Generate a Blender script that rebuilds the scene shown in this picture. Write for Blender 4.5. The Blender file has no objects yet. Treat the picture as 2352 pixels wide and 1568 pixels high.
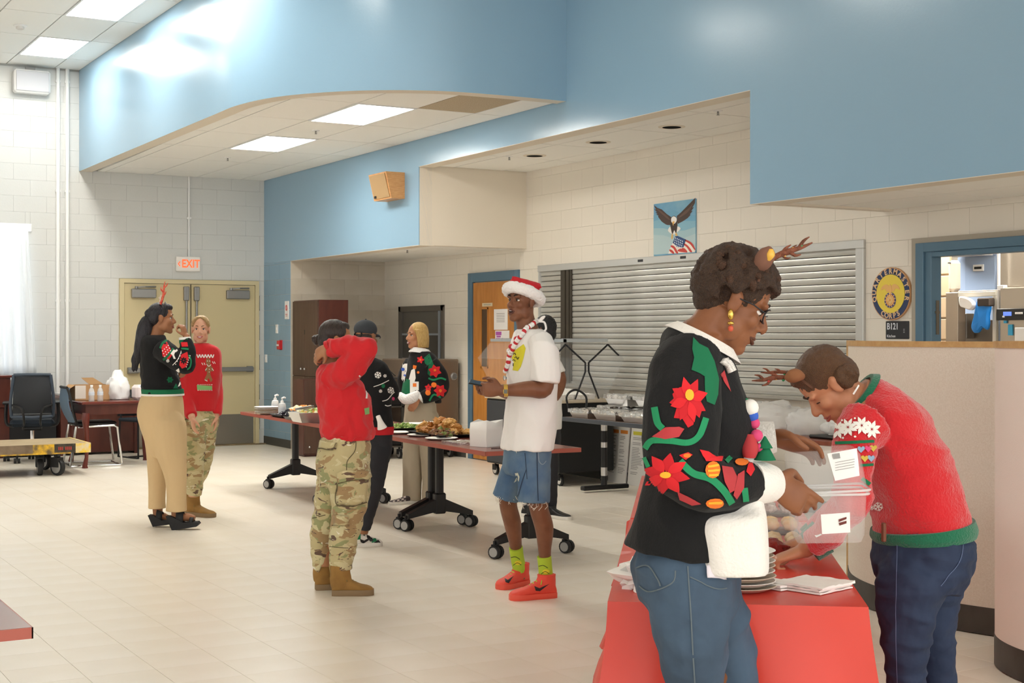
import bpy, bmesh, math, random
import numpy as np
from mathutils import Vector, Matrix, noise
from mathutils.bvhtree import BVHTree
random.seed(7)
C = bpy.context.scene.collection
PI = math.pi
# ---------------------------------------------------------------- camera, world, lights, exposure
cam = bpy.data.objects.new('camera', bpy.data.cameras.new('camera'))
C.objects.link(cam)
cam.location = (0, 0, 1.5); cam.rotation_euler = (PI/2, 0, -math.radians(30))
cam.data.lens = 50; cam.data.sensor_width = 36; cam.data.shift_y = -16/2352; cam.data.clip_end = 200
bpy.context.scene.camera = cam
w = bpy.data.worlds.new('daylight'); bpy.context.scene.world = w; w.use_nodes = True
w.node_tree.nodes['Background'].inputs[0].default_value = (1.0, 0.985, 0.96, 1)
w.node_tree.nodes['Background'].inputs[1].default_value = 1.3
vs = bpy.context.scene.view_settings
vs.view_transform = 'Standard'; vs.look = 'None'; vs.gamma = 1; vs.use_curve_mapping = False
vs.exposure = 1.2
TROFFER = 11.0
bpy.context.scene.cycles.use_denoising = True
bpy.context.scene.cycles.max_bounces = 7; bpy.context.scene.cycles.use_adaptive_sampling = True; bpy.context.scene.cycles.adaptive_threshold = .02
# ---------------------------------------------------------------- view geometry: a pixel of the photograph to a place in the room
FP, HZ, CX, EYE = 3267., 768., 1176., 1.5
SN, CS = math.sin(math.radians(30)), math.cos(math.radians(30))
RIGHT, AWAY = Vector((CS, -SN, 0)), Vector((SN, CS, 0))
def pd(px, py, d):            # a point d metres from the camera plane
    return RIGHT*((px-CX)/FP*d) + AWAY*d + Vector((0, 0, EYE+(HZ-py)/FP*d))
def pz(px, py, z=0.):         # the point of a level plane at height z
    return pd(px, py, FP*(EYE-z)/(py-HZ))
def px_(px, py, X):           # the point on the plane x = X
    return pd(px, py, X/(SN+CS*(px-CX)/FP))
def py_(px, py, Y):
    return pd(px, py, Y/(CS-SN*(px-CX)/FP))
# ---------------------------------------------------------------- materials
def lin(h):
    if isinstance(h, str):
        h = h.lstrip('#'); c = [int(h[i:i+2], 16)/255 for i in (0, 2, 4)]
    else: c = h
    return tuple((x/12.92 if x <= .04045 else ((x+.055)/1.055)**2.4) for x in c) + (1,)
MATS = {}
def mat(name, col, rough=.6, metal=0., bump=0., bscale=80., spec=.5, var=None, vscale=6., emit=None, alpha=None, trans=0., coat=0., sheen=0., stretch=None, ior=1.45):
    if name in MATS: return MATS[name]
    m = bpy.data.materials.new(name); m.use_nodes = True; MATS[name] = m
    nt = m.node_tree; b = nt.nodes['Principled BSDF']; L = nt.links.new
    b.inputs['Base Color'].default_value = lin(col); b.inputs['Roughness'].default_value = rough
    b.inputs['Metallic'].default_value = metal; b.inputs['Specular IOR Level'].default_value = spec
    b.inputs['Transmission Weight'].default_value = trans; b.inputs['Coat Weight'].default_value = coat
    b.inputs['Sheen Weight'].default_value = sheen; b.inputs['IOR'].default_value = ior
    if alpha is not None: b.inputs['Alpha'].default_value = alpha
    if emit: b.inputs['Emission Color'].default_value = lin(emit[0]); b.inputs['Emission Strength'].default_value = emit[1]
    if bump or var:
        tc = nt.nodes.new('ShaderNodeTexCoord'); src = tc.outputs['Object']
        if stretch:
            mp = nt.nodes.new('ShaderNodeMapping'); mp.inputs['Scale'].default_value = stretch
            L(src, mp.inputs[0]); src = mp.outputs[0]
    if var:
        n = nt.nodes.new('ShaderNodeTexNoise'); n.inputs['Scale'].default_value = vscale; n.inputs['Detail'].default_value = 5
        L(src, n.inputs['Vector'])
        r = nt.nodes.new('ShaderNodeValToRGB'); r.color_ramp.elements[0].position = .35; r.color_ramp.elements[1].position = .68
        r.color_ramp.elements[0].color = lin(var); r.color_ramp.elements[1].color = lin(col)
        L(n.outputs['Fac'], r.inputs[0]); L(r.outputs[0], b.inputs['Base Color'])
    if bump:
        n2 = nt.nodes.new('ShaderNodeTexNoise'); n2.inputs['Scale'].default_value = bscale; n2.inputs['Detail'].default_value = 3
        L(src, n2.inputs['Vector'])
        bp = nt.nodes.new('ShaderNodeBump'); bp.inputs['Strength'].default_value = bump; bp.inputs['Distance'].default_value = .01
        L(n2.outputs['Fac'], bp.inputs['Height']); L(bp.outputs[0], b.inputs['Normal'])
    return m
def mat_camo(name, cols, scale=9.):
    m = mat(name, cols[0], .85, sheen=.1); nt = m.node_tree; L = nt.links.new; b = nt.nodes['Principled BSDF']
    tc = nt.nodes.new('ShaderNodeTexCoord'); prev = None
    for i, (c, th, sc, st) in enumerate(cols[1]):
        mp = nt.nodes.new('ShaderNodeMapping'); mp.inputs['Scale'].default_value = (1, 1, st); mp.inputs['Location'].default_value = (i*3.7, i*1.3, i*2.1)
        L(tc.outputs['Object'], mp.inputs[0])
        n = nt.nodes.new('ShaderNodeTexNoise'); n.inputs['Scale'].default_value = sc*scale/9; n.inputs['Detail'].default_value = 3.; n.inputs['Distortion'].default_value = .7
        L(mp.outputs[0], n.inputs['Vector'])
        g = nt.nodes.new('ShaderNodeMath'); g.operation = 'GREATER_THAN'; g.inputs[1].default_value = th
        L(n.outputs['Fac'], g.inputs[0])
        x = nt.nodes.new('ShaderNodeMix'); x.data_type = 'RGBA'; L(g.outputs[0], x.inputs['Factor'])
        if prev is None: x.inputs['A'].default_value = lin(cols[0])
        else: L(prev, x.inputs['A'])
        x.inputs['B'].default_value = lin(c); prev = x.outputs['Result']
    L(prev, b.inputs['Base Color']); return m
def mat_wood(name, c1, c2, rough=.35, scale=(1, 1, 12), sc=4., spec=.5):
    m = mat(name, c1, rough, spec=spec); nt = m.node_tree; L = nt.links.new; b = nt.nodes['Principled BSDF']
    tc = nt.nodes.new('ShaderNodeTexCoord'); mp = nt.nodes.new('ShaderNodeMapping'); mp.inputs['Scale'].default_value = scale
    n = nt.nodes.new('ShaderNodeTexNoise'); n.inputs['Scale'].default_value = sc; n.inputs['Detail'].default_value = 6; n.inputs['Distortion'].default_value = .4
    r = nt.nodes.new('ShaderNodeValToRGB'); r.color_ramp.elements[0].position = .3; r.color_ramp.elements[1].position = .7
    r.color_ramp.elements[0].color = lin(c1); r.color_ramp.elements[1].color = lin(c2)
    L(tc.outputs['Object'], mp.inputs[0]); L(mp.outputs[0], n.inputs['Vector']); L(n.outputs['Fac'], r.inputs[0]); L(r.outputs[0], b.inputs['Base Color'])
    return m
# ---------------------------------------------------------------- mesh builder
class MB:
    def __init__(s): s.v = []; s.f = []; s.m = []
    def add(s, vs, fs, m=0):
        o = len(s.v); s.v += [tuple(p) for p in vs]; s.f += [tuple(i+o for i in f) for f in fs]; s.m += [m]*len(fs); return s
    def box(s, c, d, rz=0., m=0, M=None, ch=0.):
        x, y, z = d[0]/2, d[1]/2, d[2]/2
        if ch <= 0:
            vs = [Vector((a*x, b*y, e*z)) for e in (-1, 1) for b in (-1, 1) for a in (-1, 1)]
            fs = [(0, 2, 3, 1), (4, 5, 7, 6), (0, 1, 5, 4), (2, 6, 7, 3), (0, 4, 6, 2), (1, 3, 7, 5)]
        else:
            ch = min(ch, x*.9, y*.9, z*.9)
            vs, fs, idx = [], [], {}
            for a in (-1, 1):
                for b in (-1, 1):
                    for e in (-1, 1):
                        for k in range(3):
                            p = [a*(x-ch), b*(y-ch), e*(z-ch)]; p[k] = (a*x, b*y, e*z)[k]
                            idx[(a, b, e, k)] = len(vs); vs.append(Vector(p))
            I = idx
            for q in (-1, 1):
                fs.append(tuple(I[(q, b, e, 0)] for b, e in (((-1, -1), (1, -1), (1, 1), (-1, 1)) if q > 0 else ((-1, -1), (-1, 1), (1, 1), (1, -1)))))
                fs.append(tuple(I[(a, q, e, 1)] for a, e in (((-1, -1), (-1, 1), (1, 1), (1, -1)) if q > 0 else ((-1, -1), (1, -1), (1, 1), (-1, 1)))))
                fs.append(tuple(I[(a, b, q, 2)] for a, b in (((-1, -1), (1, -1), (1, 1), (-1, 1)) if q > 0 else ((-1, -1), (-1, 1), (1, 1), (1, -1)))))
            for a in (-1, 1):
                for b in (-1, 1):
                    fs.append((I[(a, b, -1, 0)], I[(a, b, -1, 1)], I[(a, b, 1, 1)], I[(a, b, 1, 0)]) if a*b > 0 else (I[(a, b, -1, 0)], I[(a, b, 1, 0)], I[(a, b, 1, 1)], I[(a, b, -1, 1)]))
                    fs.append((I[(a, -1, b, 0)], I[(a, 1, b, 0)], I[(a, 1, b, 2)], I[(a, -1, b, 2)]) if a*b > 0 else (I[(a, -1, b, 0)], I[(a, -1, b, 2)], I[(a, 1, b, 2)], I[(a, 1, b, 0)]))
                    fs.append((I[(-1, a, b, 1)], I[(-1, a, b, 2)], I[(1, a, b, 2)], I[(1, a, b, 1)]) if a*b > 0 else (I[(-1, a, b, 1)], I[(1, a, b, 1)], I[(1, a, b, 2)], I[(-1, a, b, 2)]))
                    for e in (-1, 1):
                        t = (I[(a, b, e, 0)], I[(a, b, e, 1)], I[(a, b, e, 2)])
                        fs.append(t if a*b*e > 0 else t[::-1])
        if M is None: M = Matrix.Translation(Vector(c)) @ Matrix.Rotation(rz, 4, 'Z')
        else: M = M @ Matrix.Translation(Vector(c))
        return s.add([M @ v for v in vs], fs, m)
    def b(s, x0, y0, z0, x1, y1, z1, m=0, ch=0.):
        return s.box(((x0+x1)/2, (y0+y1)/2, (z0+z1)/2), (abs(x1-x0), abs(y1-y0), abs(z1-z0)), m=m, ch=ch)
    def tube(s, pts, r, n=8, m=0, caps=True, up=None, flat=1.):
        pts = [Vector(p) for p in pts]; k = len(pts)
        rs = [r]*k if isinstance(r, (int, float)) else list(r)
        vs = []; prev = None
        for i, p in enumerate(pts):
            t = (pts[min(i+1, k-1)]-pts[max(i-1, 0)]).normalized()
            if prev is None:
                a = Vector(up) if up else (Vector((0, 0, 1)) if abs(t.z) < .9 else Vector((1, 0, 0)))
            else: a = prev
            a = (a - t*a.dot(t))
            a = a.normalized() if a.length > 1e-6 else t.orthogonal().normalized()
            prev = a; bb = t.cross(a)
            for j in range(n):
                q = 2*PI*j/n; vs.append(p + (a*math.cos(q)*flat + bb*math.sin(q))*rs[i])
        fs = [(i*n+j, i*n+(j+1) % n, (i+1)*n+(j+1) % n, (i+1)*n+j) for i in range(k-1) for j in range(n)]
        if caps: fs += [tuple(range(n))[::-1], tuple((k-1)*n+j for j in range(n))]
        return s.add(vs, fs, m)
    def lathe(s, prof, c=(0, 0, 0), n=16, m=0, sx=1., sy=1., M=None):
        c = Vector(c); vs = []
        for r, z in prof:
            for j in range(n):
                q = 2*PI*j/n; p = Vector((r*math.cos(q)*sx, r*math.sin(q)*sy, z))
                vs.append((M @ p if M else p) + c)
        k = len(prof)
        fs = [(i*n+j, i*n+(j+1) % n, (i+1)*n+(j+1) % n, (i+1)*n+j) for i in range(k-1) for j in range(n)]
        fs += [tuple(range(n))[::-1], tuple((k-1)*n+j for j in range(n))]
        return s.add(vs, fs, m)
    def ext(s, poly, vec, m=0):
        poly = [Vector(p) for p in poly]; vec = Vector(vec); n = len(poly)
        vs = poly + [p+vec for p in poly]
        fs = [tuple(range(n))[::-1], tuple(range(n, 2*n))] + [(i, (i+1) % n, n+(i+1) % n, n+i) for i in range(n)]
        return s.add(vs, fs, m)
    def sph(s, c, r, n=12, k=8, m=0, M=None):
        if isinstance(r, (int, float)): r = (r, r, r)
        vs = []
        for i in range(k+1):
            a = PI*i/k
            for j in range(n):
                q = 2*PI*j/n; p = Vector((r[0]*math.sin(a)*math.cos(q), r[1]*math.sin(a)*math.sin(q), r[2]*math.cos(a)))
                vs.append((M @ p if M else p) + Vector(c))
        fs = [(i*n+j, (i+1)*n+j, (i+1)*n+(j+1) % n, i*n+(j+1) % n) for i in range(k) for j in range(n)]
        return s.add(vs, fs, m)
    def quad(s, a, b, c, d, m=0): return s.add([a, b, c, d], [(0, 1, 2, 3)], m)
    def mesh(s, name, mats, smooth=35., fix=True):
        me = bpy.data.meshes.new(name); me.from_pydata(s.v, [], s.f)
        for x in (mats if isinstance(mats, (list, tuple)) else [mats]): me.materials.append(x)
        if any(s.m): me.polygons.foreach_set('material_index', s.m)
        if fix:
            bm = bmesh.new(); bm.from_mesh(me); bmesh.ops.remove_doubles(bm, verts=bm.verts, dist=1e-5)
            bmesh.ops.recalc_face_normals(bm, faces=bm.faces); bm.to_mesh(me); bm.free()
        if smooth:
            me.polygons.foreach_set('use_smooth', [True]*len(me.polygons)); me.set_sharp_from_angle(angle=math.radians(smooth))
        me.update(); return me
    def build(s, name, mats, parent=None, smooth=35., fix=True):
        return link(name, s.mesh(name, mats, smooth, fix), parent)
def link(name, me, parent=None, loc=None):
    o = bpy.data.objects.new(name, me); C.objects.link(o)
    if loc is not None: o.location = loc
    if parent is not None:
        o.parent = parent
        if not parent.get('local_frame'):
            R = parent
            while R is not None and R.type != 'EMPTY': R = R.parent
            if R is parent: o.matrix_parent_inverse = (Matrix.Translation(R.location) @ R.rotation_euler.to_matrix().to_4x4()).inverted()
    return o
def tag(o, label, cat, group=None, kind=None):
    if label: o['label'] = label
    if cat: o['category'] = cat
    if group: o['group'] = group
    if kind: o['kind'] = kind
    return o
def thing(name, label, cat, loc=(0, 0, 0), rz=0., group=None, local=True):
    o = bpy.data.objects.new(name, None); C.objects.link(o); o.location = loc; o.rotation_euler = (0, 0, rz)
    o.empty_display_size = .1
    if local: o['local_frame'] = 1
    return tag(o, label, cat, group)
def struct(o): o['kind'] = 'structure'; return o
def dup(o, loc, rz=None, label=None, parent=None):
    c = o.copy(); C.objects.link(c)
    if parent is not None: c.parent = parent
    else:
        c.location = loc
        if rz is not None: c.rotation_euler = (0, 0, rz)
        if label: c['label'] = label
    for ch in list(o.children): dup(ch, None, parent=c)
    return c
def text_mesh(body, size, depth=.001, align='CENTER', bold=0.):
    cu = bpy.data.curves.new('lettering', 'FONT'); cu.body = body; cu.size = size; cu.extrude = depth; cu.align_x = align; cu.align_y = 'CENTER'; cu.offset = bold; cu.resolution_u = 3
    o = bpy.data.objects.new('lettering', cu); C.objects.link(o); bpy.context.view_layer.update()
    me = bpy.data.meshes.new_from_object(o.evaluated_get(bpy.context.evaluated_depsgraph_get()))
    bpy.data.objects.remove(o); bpy.data.curves.remove(cu); return me
def text_on(mb, body, size, M, m=0, depth=.001, align='CENTER', bold=0., sx=1.):
    me = text_mesh(body, size, depth, align, bold); S = Matrix.Diagonal((sx, 1, 1, 1))
    mb.add([M @ S @ v.co for v in me.vertices], [tuple(p.vertices) for p in me.polygons], m); bpy.data.meshes.remove(me)
def frame(o, u, v):           # matrix whose x runs along u, y along v, z out of the surface
    u = Vector(u).normalized(); v = Vector(v).normalized(); n = u.cross(v)
    return Matrix(((u.x, v.x, n.x, o[0]), (u.y, v.y, n.y, o[1]), (u.z, v.z, n.z, o[2]), (0, 0, 0, 1)))
def spline(pts, k=6, closed=False):
    P = [np.array(p, float) for p in pts]; n = len(P); out = []
    rng = range(n) if closed else range(n-1)
    for i in rng:
        if closed: a, b, c, d = P[i-1], P[i], P[(i+1) % n], P[(i+2) % n]
        else: a, b, c, d = P[max(i-1, 0)], P[i], P[i+1], P[min(i+2, n-1)]
        for t in np.linspace(0, 1, k, endpoint=False):
            out.append(.5*((2*b) + (c-a)*t + (2*a-5*b+4*c-d)*t*t + (3*b-a-3*c+d)*t**3))
    if not closed: out.append(P[-1])
    return out
def clip_convex(poly, clip):
    out = list(poly)
    for i in range(len(clip)):
        a, b = clip[i], clip[(i+1) % len(clip)]; inp, out = out, []
        def side(p): return (b[0]-a[0])*(p[1]-a[1])-(b[1]-a[1])*(p[0]-a[0])
        for j in range(len(inp)):
            p, q = inp[j-1], inp[j]; sp, sq = side(p), side(q)
            if (sp >= 0) != (sq >= 0):
                t = sp/(sp-sq); out.append((p[0]+(q[0]-p[0])*t, p[1]+(q[1]-p[1])*t))
            if sq >= 0: out.append(q)
        if not out: return []
    return out
def sub_rect(rects, o):
    out = []
    for (a, b, c, d) in rects:
        if o[0] >= c or o[2] <= a or o[1] >= d or o[3] <= b: out.append((a, b, c, d)); continue
        if o[0] > a: out.append((a, b, o[0], d))
        if o[2] < c: out.append((o[2], b, c, d))
        lo, hi = max(a, o[0]), min(c, o[2])
        if o[1] > b: out.append((lo, b, hi, o[1]))
        if o[3] < d: out.append((lo, o[3], hi, d))
    return out
_blk = {}
def block_mesh(wd, h, m, dep=.02, g=.0035, ch=.004):
    k = (round(wd, 3), round(h, 3), m.name, dep)
    if k not in _blk:
        a, b = wd/2-g, h/2-g; vs = []
        for (x, y, z) in ((a, b, 0), (a, b, dep-ch), (a-ch, b-ch, dep)): vs += [(-x, -y, z), (x, -y, z), (x, y, z), (-x, y, z)]
        fs = [(8, 9, 10, 11)]
        for l in (0, 4): fs += [(l+i, l+(i+1) % 4, l+4+(i+1) % 4, l+4+i) for i in range(4)]
        me = bpy.data.meshes.new('block'); me.from_pydata(vs, [], fs); me.materials.append(m); _blk[k] = me
    return _blk[k]
def block_wall(parent, name, O, U, V, W, Hh, holes, m, bw=.4064, bh=.2032, off=0., voff=0., g=.0005, ch=.0012, limit=300):
    M = frame(O, U, V); n = 0; count = 0; rest = MB(); i = 0; z = -voff; items = []
    while z < Hh-1e-6:
        x = -off - (bw/2 if i % 2 else 0)
        while x < W:
            rs = [(max(x, 0), max(z, 0), min(x+bw, W), min(z+bh, Hh))]
            for h in holes: rs = sub_rect(rs, h)
            for r in rs:
                if r[2]-r[0] > .03 and r[3]-r[1] > .03: items.append(r)
            x += bw
        z += bh; i += 1
    for r in items:
        me = block_mesh(r[2]-r[0], r[3]-r[1], m, g=g, ch=ch)
        cx, cy = (r[0]+r[2])/2, (r[1]+r[3])/2
        if count < limit:
            o = bpy.data.objects.new(name, me); C.objects.link(o); o.parent = parent
            o.matrix_world = M @ Matrix.Translation((cx, cy, -.017)); count += 1
        else:
            T = M @ Matrix.Translation((cx, cy, -.017)); rest.add([T @ v.co for v in me.vertices], [tuple(p.vertices) for p in me.polygons])
    if rest.v:
        o = rest.build(name+'_field', m, parent, smooth=0, fix=False); o['kind'] = 'stuff'
# ================================================================ THE ROOM
XR, XB, YE, ZC, ZS = 8.19, 6.83, 18.65, 4.9, 3.6      # kitchen wall, bulkhead, exit wall, ceiling, soffit
M_floor = mat('floor_tile', '#F5EDDF', .3, spec=.4, var='#F0E6D5', vscale=2.2, bump=.02, bscale=8)
M_joint = mat('floor_joint', '#DDD2C0', .8)
M_cmu = mat('painted_block', '#CFD0CD', .45, bump=.06, bscale=60)
M_cmu_warm = mat('painted_block_warm', '#E4DDD0', .42, bump=.06, bscale=60)
M_mortar = mat('painted_mortar', '#CFCDC6', .6)
M_blue = mat('blue_paint', '#8DAFC6', .22, spec=.5, bump=.05, bscale=45)
M_bluec = mat('blue_block_paint', '#86A6BC', .4, bump=.05, bscale=50)
M_beige = mat('beige_paint', '#E3D9C8', .5, bump=.02)
M_tile = mat('acoustic_tile', '#F6F5F0', .9, bump=.15, bscale=160, spec=.1)
M_tile_old = mat('stained_tile', '#C9BBA4', .9, bump=.3, bscale=120, var='#B7A78E', vscale=90, spec=.1)
M_grid = mat('ceiling_grid', '#97958D', .6)
M_white = mat('white_metal', '#EEEEEC', .4)
M_diff = mat('lit_diffuser', '#FFFFFF', .5, emit=('#FFFBF2', TROFFER))
M_black = mat('black_plastic', '#161618', .45)
M_dark = mat('dark_metal', '#2A2A2C', .4, metal=.3)
M_base = mat('rubber_base', '#4A4843', .6)
M_steel = mat('brushed_steel', '#B9B7B1', .33, metal=.85, bump=.03, bscale=30, stretch=(1, 1, 30))
M_chrome = mat('chrome', '#D8D8D8', .12, metal=1.)
M_door = mat('tan_door', '#CBBC93', .45)
M_frame = mat('tan_frame', '#D2C49C', .4)
M_grey = mat('grey_hardware', '#8F8E8C', .35, metal=.6)
M_bframe = mat('blue_frame', '#55758B', .35)
# floor: nearest tiles one by one, the rest of the field joined
floor = struct(MB().b(-9, -7, -.06, 9.5, 18.8, -.006).build('floor', M_joint))
ts = .305; tm = {}
cells = []
for i in range(-47, 15):
    for j in range(-38, 46):
        x, y = 5.16+i*ts, 4.795+j*ts
        if x < -8.5 or x > 8.1 or y < -6.5 or y > 18.3: continue
        cxx, cyy = x+ts/2, y+ts/2
        d = cxx*SN+cyy*CS; l = cxx*CS-cyy*SN
        vis = d > 2.5 and abs(l)/max(d, .1) < .375 and 768+FP*1.5/max(d, .1) < 1650
        cells.append((0 if vis else 1, d, x, y))
cells.sort(); tilem = block_mesh(ts, ts, M_floor, dep=.006, g=.0007, ch=.0006); field = MB()
for k, (v, d, x, y) in enumerate(cells):
    if k < 300 and not v:
        o = bpy.data.objects.new('tile', tilem); C.objects.link(o); o.parent = floor; o.location = (x+ts/2, y+ts/2, -.006)
    else:
        field.add([(p.co.x+x+ts/2, p.co.y+y+ts/2, p.co.z-.006) for p in tilem.vertices], [tuple(p.vertices) for p in tilem.polygons])
fo = field.build('tile_field', M_floor, floor, smooth=0, fix=False); fo['kind'] = 'stuff'
# exit wall (far end)
wall_back = struct(MB().b(-9, YE+.02, 0, XB+.3, YE+.2, ZC+.1).build('wall_back', M_mortar))
x0 = 2.6; DX0, DX1, DZ = 4.84, 6.74, 2.23
block_wall(wall_back, 'block', (x0, YE, 0), (1, 0, 0), (0, 0, 1), XB-x0, ZC, [(DX0-x0, 0, DX1-x0, DZ), (2.9-x0, .95, 3.66-x0, 2.86), (4.5-x0, 3.62, XB-x0, ZC)], M_cmu, off=.1)
far = MB().b(-9, YE, 0, x0, YE+.03, ZC).build('plain_stretch', M_cmu, wall_back)
# kitchen wall on the right
wall_right = struct(MB().b(XR+.02, 7.91, 0, XR+.1, 18.8, 3.45).b(XR+.02, 6.6, 2.22, XR+.1, 7.91, 3.45).b(XR+.02, -2, 0, XR+.2, 6.6, 3.45).build('wall_right', M_mortar))
SY0, SY1, SZ = 8.49, 13.57, 2.255
hb = [(17.65-SY1, .98, 17.65-SY0, SZ), (17.65-15.21, 0, 17.65-14.0, 2.24), (17.65-17.16, 1.19, 17.65-15.87, 1.87), (17.65-7.91, 0, 17.65-6.6, 2.22)]
block_wall(wall_right, 'block', (XR, 17.65, 0), (0, -1, 0), (0, 0, 1), 17.65-4.8, 3.34, hb, M_cmu_warm, off=.13)
MB().b(XR, -2, 0, XR+.03, 4.8, 3.45).build('plain_stretch', M_cmu_warm, wall_right)
# blue bulkhead
wb = MB(); T = .16
for (y0, y1, z0) in ((13.85, YE, 2.47), (8.285, 13.85, 3.32), (-2, 8.285, 2.47)): wb.b(XB, y0, z0, XB+T, y1, ZC)
wall_bulkhead = struct(wb.build('wall_bulkhead', M_blue, smooth=0))
tr = MB()
for (y0, y1, z0) in ((13.85, 17.65, 2.47), (8.285, 13.85, 3.32), (-2, 8.285, 2.47)): tr.b(XB+.001, y0, z0-.004, XB+T+.02, y1, z0)
struct(tr.build('trim_1', M_beige, smooth=0))
wall_alcove = struct(MB().b(XB+.001, 17.67, 0, XB+.36, YE, 2.47).b(XB+.36, 17.67, 0, XR+.1, 17.85, 2.6).build('wall_alcove', M_mortar, smooth=0))
block_wall(wall_alcove, 'block', (XB, 17.65, 0), (1, 0, 0), (0, 0, 1), XR-XB, 2.5, [], mat('painted_block_grey', '#D3CBBD', .5, bump=.06, bscale=60, var='#C4BAA8', vscale=1.6), off=.05)
block_wall(wall_alcove, 'block', (XB, YE, 0), (0, -1, 0), (0, 0, 1), YE-17.65, 2.47, [], M_bluec, g=.0015, ch=.002)
struct(MB().b(XB+.01, 13.85, 2.47, XR+.1, 13.95, 3.5).build('wall_recess', M_beige, smooth=0))
struct(MB().b(XB+.16, 8.185, 2.47, XR+.1, 8.285, 3.5).build('wall_recess.001', M_beige, smooth=0))
# curved soffit hanging under the main ceiling
curve = spline([(4.33, YE), (4.33, 15.5), (4.33, 13.3), (4.345, 12.5), (4.52, 11.86), (4.95, 11.3), (5.55, 10.95), (6.2, 10.86), (XB+.02, 10.85)], 8)
curve = [(float(p[0]), float(p[1])) for p in curve]
def offset(c, d):
    out = []
    for i, p in enumerate(c):
        a, b = c[max(i-1, 0)], c[min(i+1, len(c)-1)]; t = Vector((b[0]-a[0], b[1]-a[1])).normalized()
        out.append((p[0]-t.y*d, p[1]+t.x*d))
    return out
inn = offset(curve, .16)
sf = MB(); n = len(curve)
vs = [(x, y, z) for z in (ZS, ZC) for (x, y) in curve] + [(x, y, z) for z in (ZS, ZC) for (x, y) in inn]
sf.add(vs, [(i, i+1, n+i+1, n+i) for i in range(n-1)], 0)
sf.add(vs, [(i, i+1, 2*n+i+1, 2*n+i) for i in range(n-1)] + [(2*n+i, 2*n+i+1, 3*n+i+1, 3*n+i) for i in range(n-1)], 1)
struct(sf.build('wall_soffit', [M_blue, M_beige]))
# ceilings of separate tiles
def tiles(parent, xs, ys, z, clip=None, skip=(), up=1, special={}):
    for i in range(len(xs)-1):
        for j in range(len(ys)-1):
            if (i, j) in skip: continue
            g = .007; r = [(xs[i]+g, ys[j]+g), (xs[i+1]-g, ys[j]+g), (xs[i+1]-g, ys[j+1]-g), (xs[i]+g, ys[j+1]-g)]
            if clip: r = clip_convex(r, clip)
            if len(r) < 3: continue
            MB().ext([(x, y, z) for x, y in r], (0, 0, .02)).build('ceiling_tile', special.get((i, j), M_tile), parent, smooth=0)
cl = [(x, y) for x, y in inn[::1]] + [(XB, YE)]
area = sum(cl[i-1][0]*cl[i][1]-cl[i][0]*cl[i-1][1] for i in range(len(cl)))
if area < 0: cl = cl[::-1]
ceil_s = struct(MB().ext([(x, y, ZS+.033) for x, y in offset(curve, .02)] + [(XB+.1, YE, ZS+.033)], (0, 0, .05)).build('ceiling.001', M_grid, smooth=0))
sxs = [4.05, 4.66, 5.27, 5.88, 6.49, XB]; sys_ = [10.74, 11.95, 13.16, 14.36, 15.57, 16.78, 17.98, YE]
tiles(ceil_s, sxs, sys_, ZS+.012, cl, {(2, 1), (2, 3)}, special={(3, 0): M_tile_old})
ceil_m = struct(MB().b(-9, -7, ZC+.022, XB+.2, YE+.1, ZC+.1).build('ceiling', M_grid, smooth=0))
uxs = [1.0, 1.61, 2.22, 2.82, 3.43, 4.02, 4.335]; uys = [8.2, 9.42, 10.64, 11.86, 13.08, 14.3, 15.5, 16.72, 17.92, YE]
tiles(ceil_m, uxs, uys, ZC, None, {(4, 5), (4, 7), (4, 3), (4, 1)})
MB().b(-9, -7, ZC, 1.0, YE, ZC+.02).b(1., -7, ZC, XB, 8.2, ZC+.02).b(4.34, 8.2, ZC, XB, 10.8, ZC+.02).build('plain_stretch', M_tile, ceil_m, smooth=0)
ceil_r = struct(MB().b(XB+.1, 8.2, 3.36, XR+.1, 13.9, 3.42).b(XB+.1, 13.9, 2.51, XR+.1, 17.8, 2.56).b(XB+.1, -2, 2.51, XR+.1, 8.28, 2.56).build('ceiling.002', M_grid, smooth=0))
tiles(ceil_r, [XB+.18, XB+.42, 7.88, XR], [8.285, 9.4, 10.5, 11.7, 12.75, 13.85], 3.335)
tiles(ceil_r, [XB+.18, 7.4, XR], [13.95, 14.6, 15.8, 17.0, 17.65], 2.485)
tiles(ceil_r, [XB+.18, 7.6, XR], [3.5, 4.7, 5.9, 7.1, 8.285], 2.485)
# troffers
def troffer(x0, y0, x1, y1, z, label):
    t = thing('ceiling_light', label, 'light', ((x0+x1)/2, (y0+y1)/2, z), group='recessed ceiling lights')
    a, b = (x1-x0)/2-.004, (y1-y0)/2-.004
    f = MB()
    for q in (-1, 1): f.b(q*a, -b, -.004, q*(a-.022), b, .03); f.b(-a+.022, q*b, -.004, a-.022, q*(b-.022), .03)
    f.build('frame', M_white, t, smooth=0); MB().b(-a+.022, -b+.022, .004, a-.022, b-.022, .012).build('diffuser', M_diff, t, smooth=0)
    return t
troffer(5.27, 11.95, 5.88, 13.16, ZS+.008, 'larger lit ceiling panel in the curved soffit, beside the stained tile')
troffer(5.27, 14.36, 5.88, 15.57, ZS+.008, 'smaller lit ceiling panel in the soffit above the tall locker cabinet')
t0 = troffer(3.43, 16.72, 4.02, 17.92, ZC-.003, 'lit ceiling panel just above the grey wall speaker')
dup(t0, (3.725, 14.9, ZC-.003), label='lit ceiling panel cut by the top of the photo near the blue wall')
dup(t0, (3.725, 12.47, ZC-.003), label='ceiling panel added for light above the open floor, hidden past the frame top')  # from here on the panels are out of view, added for light
dup(t0, (3.725, 10.03, ZC-.003), label='unseen ceiling panel added for light nearer the middle of the hall ceiling')
NTH = ('first', 'second', 'third', 'fourth', 'fifth', 'sixth', 'seventh', 'eighth')
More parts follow.
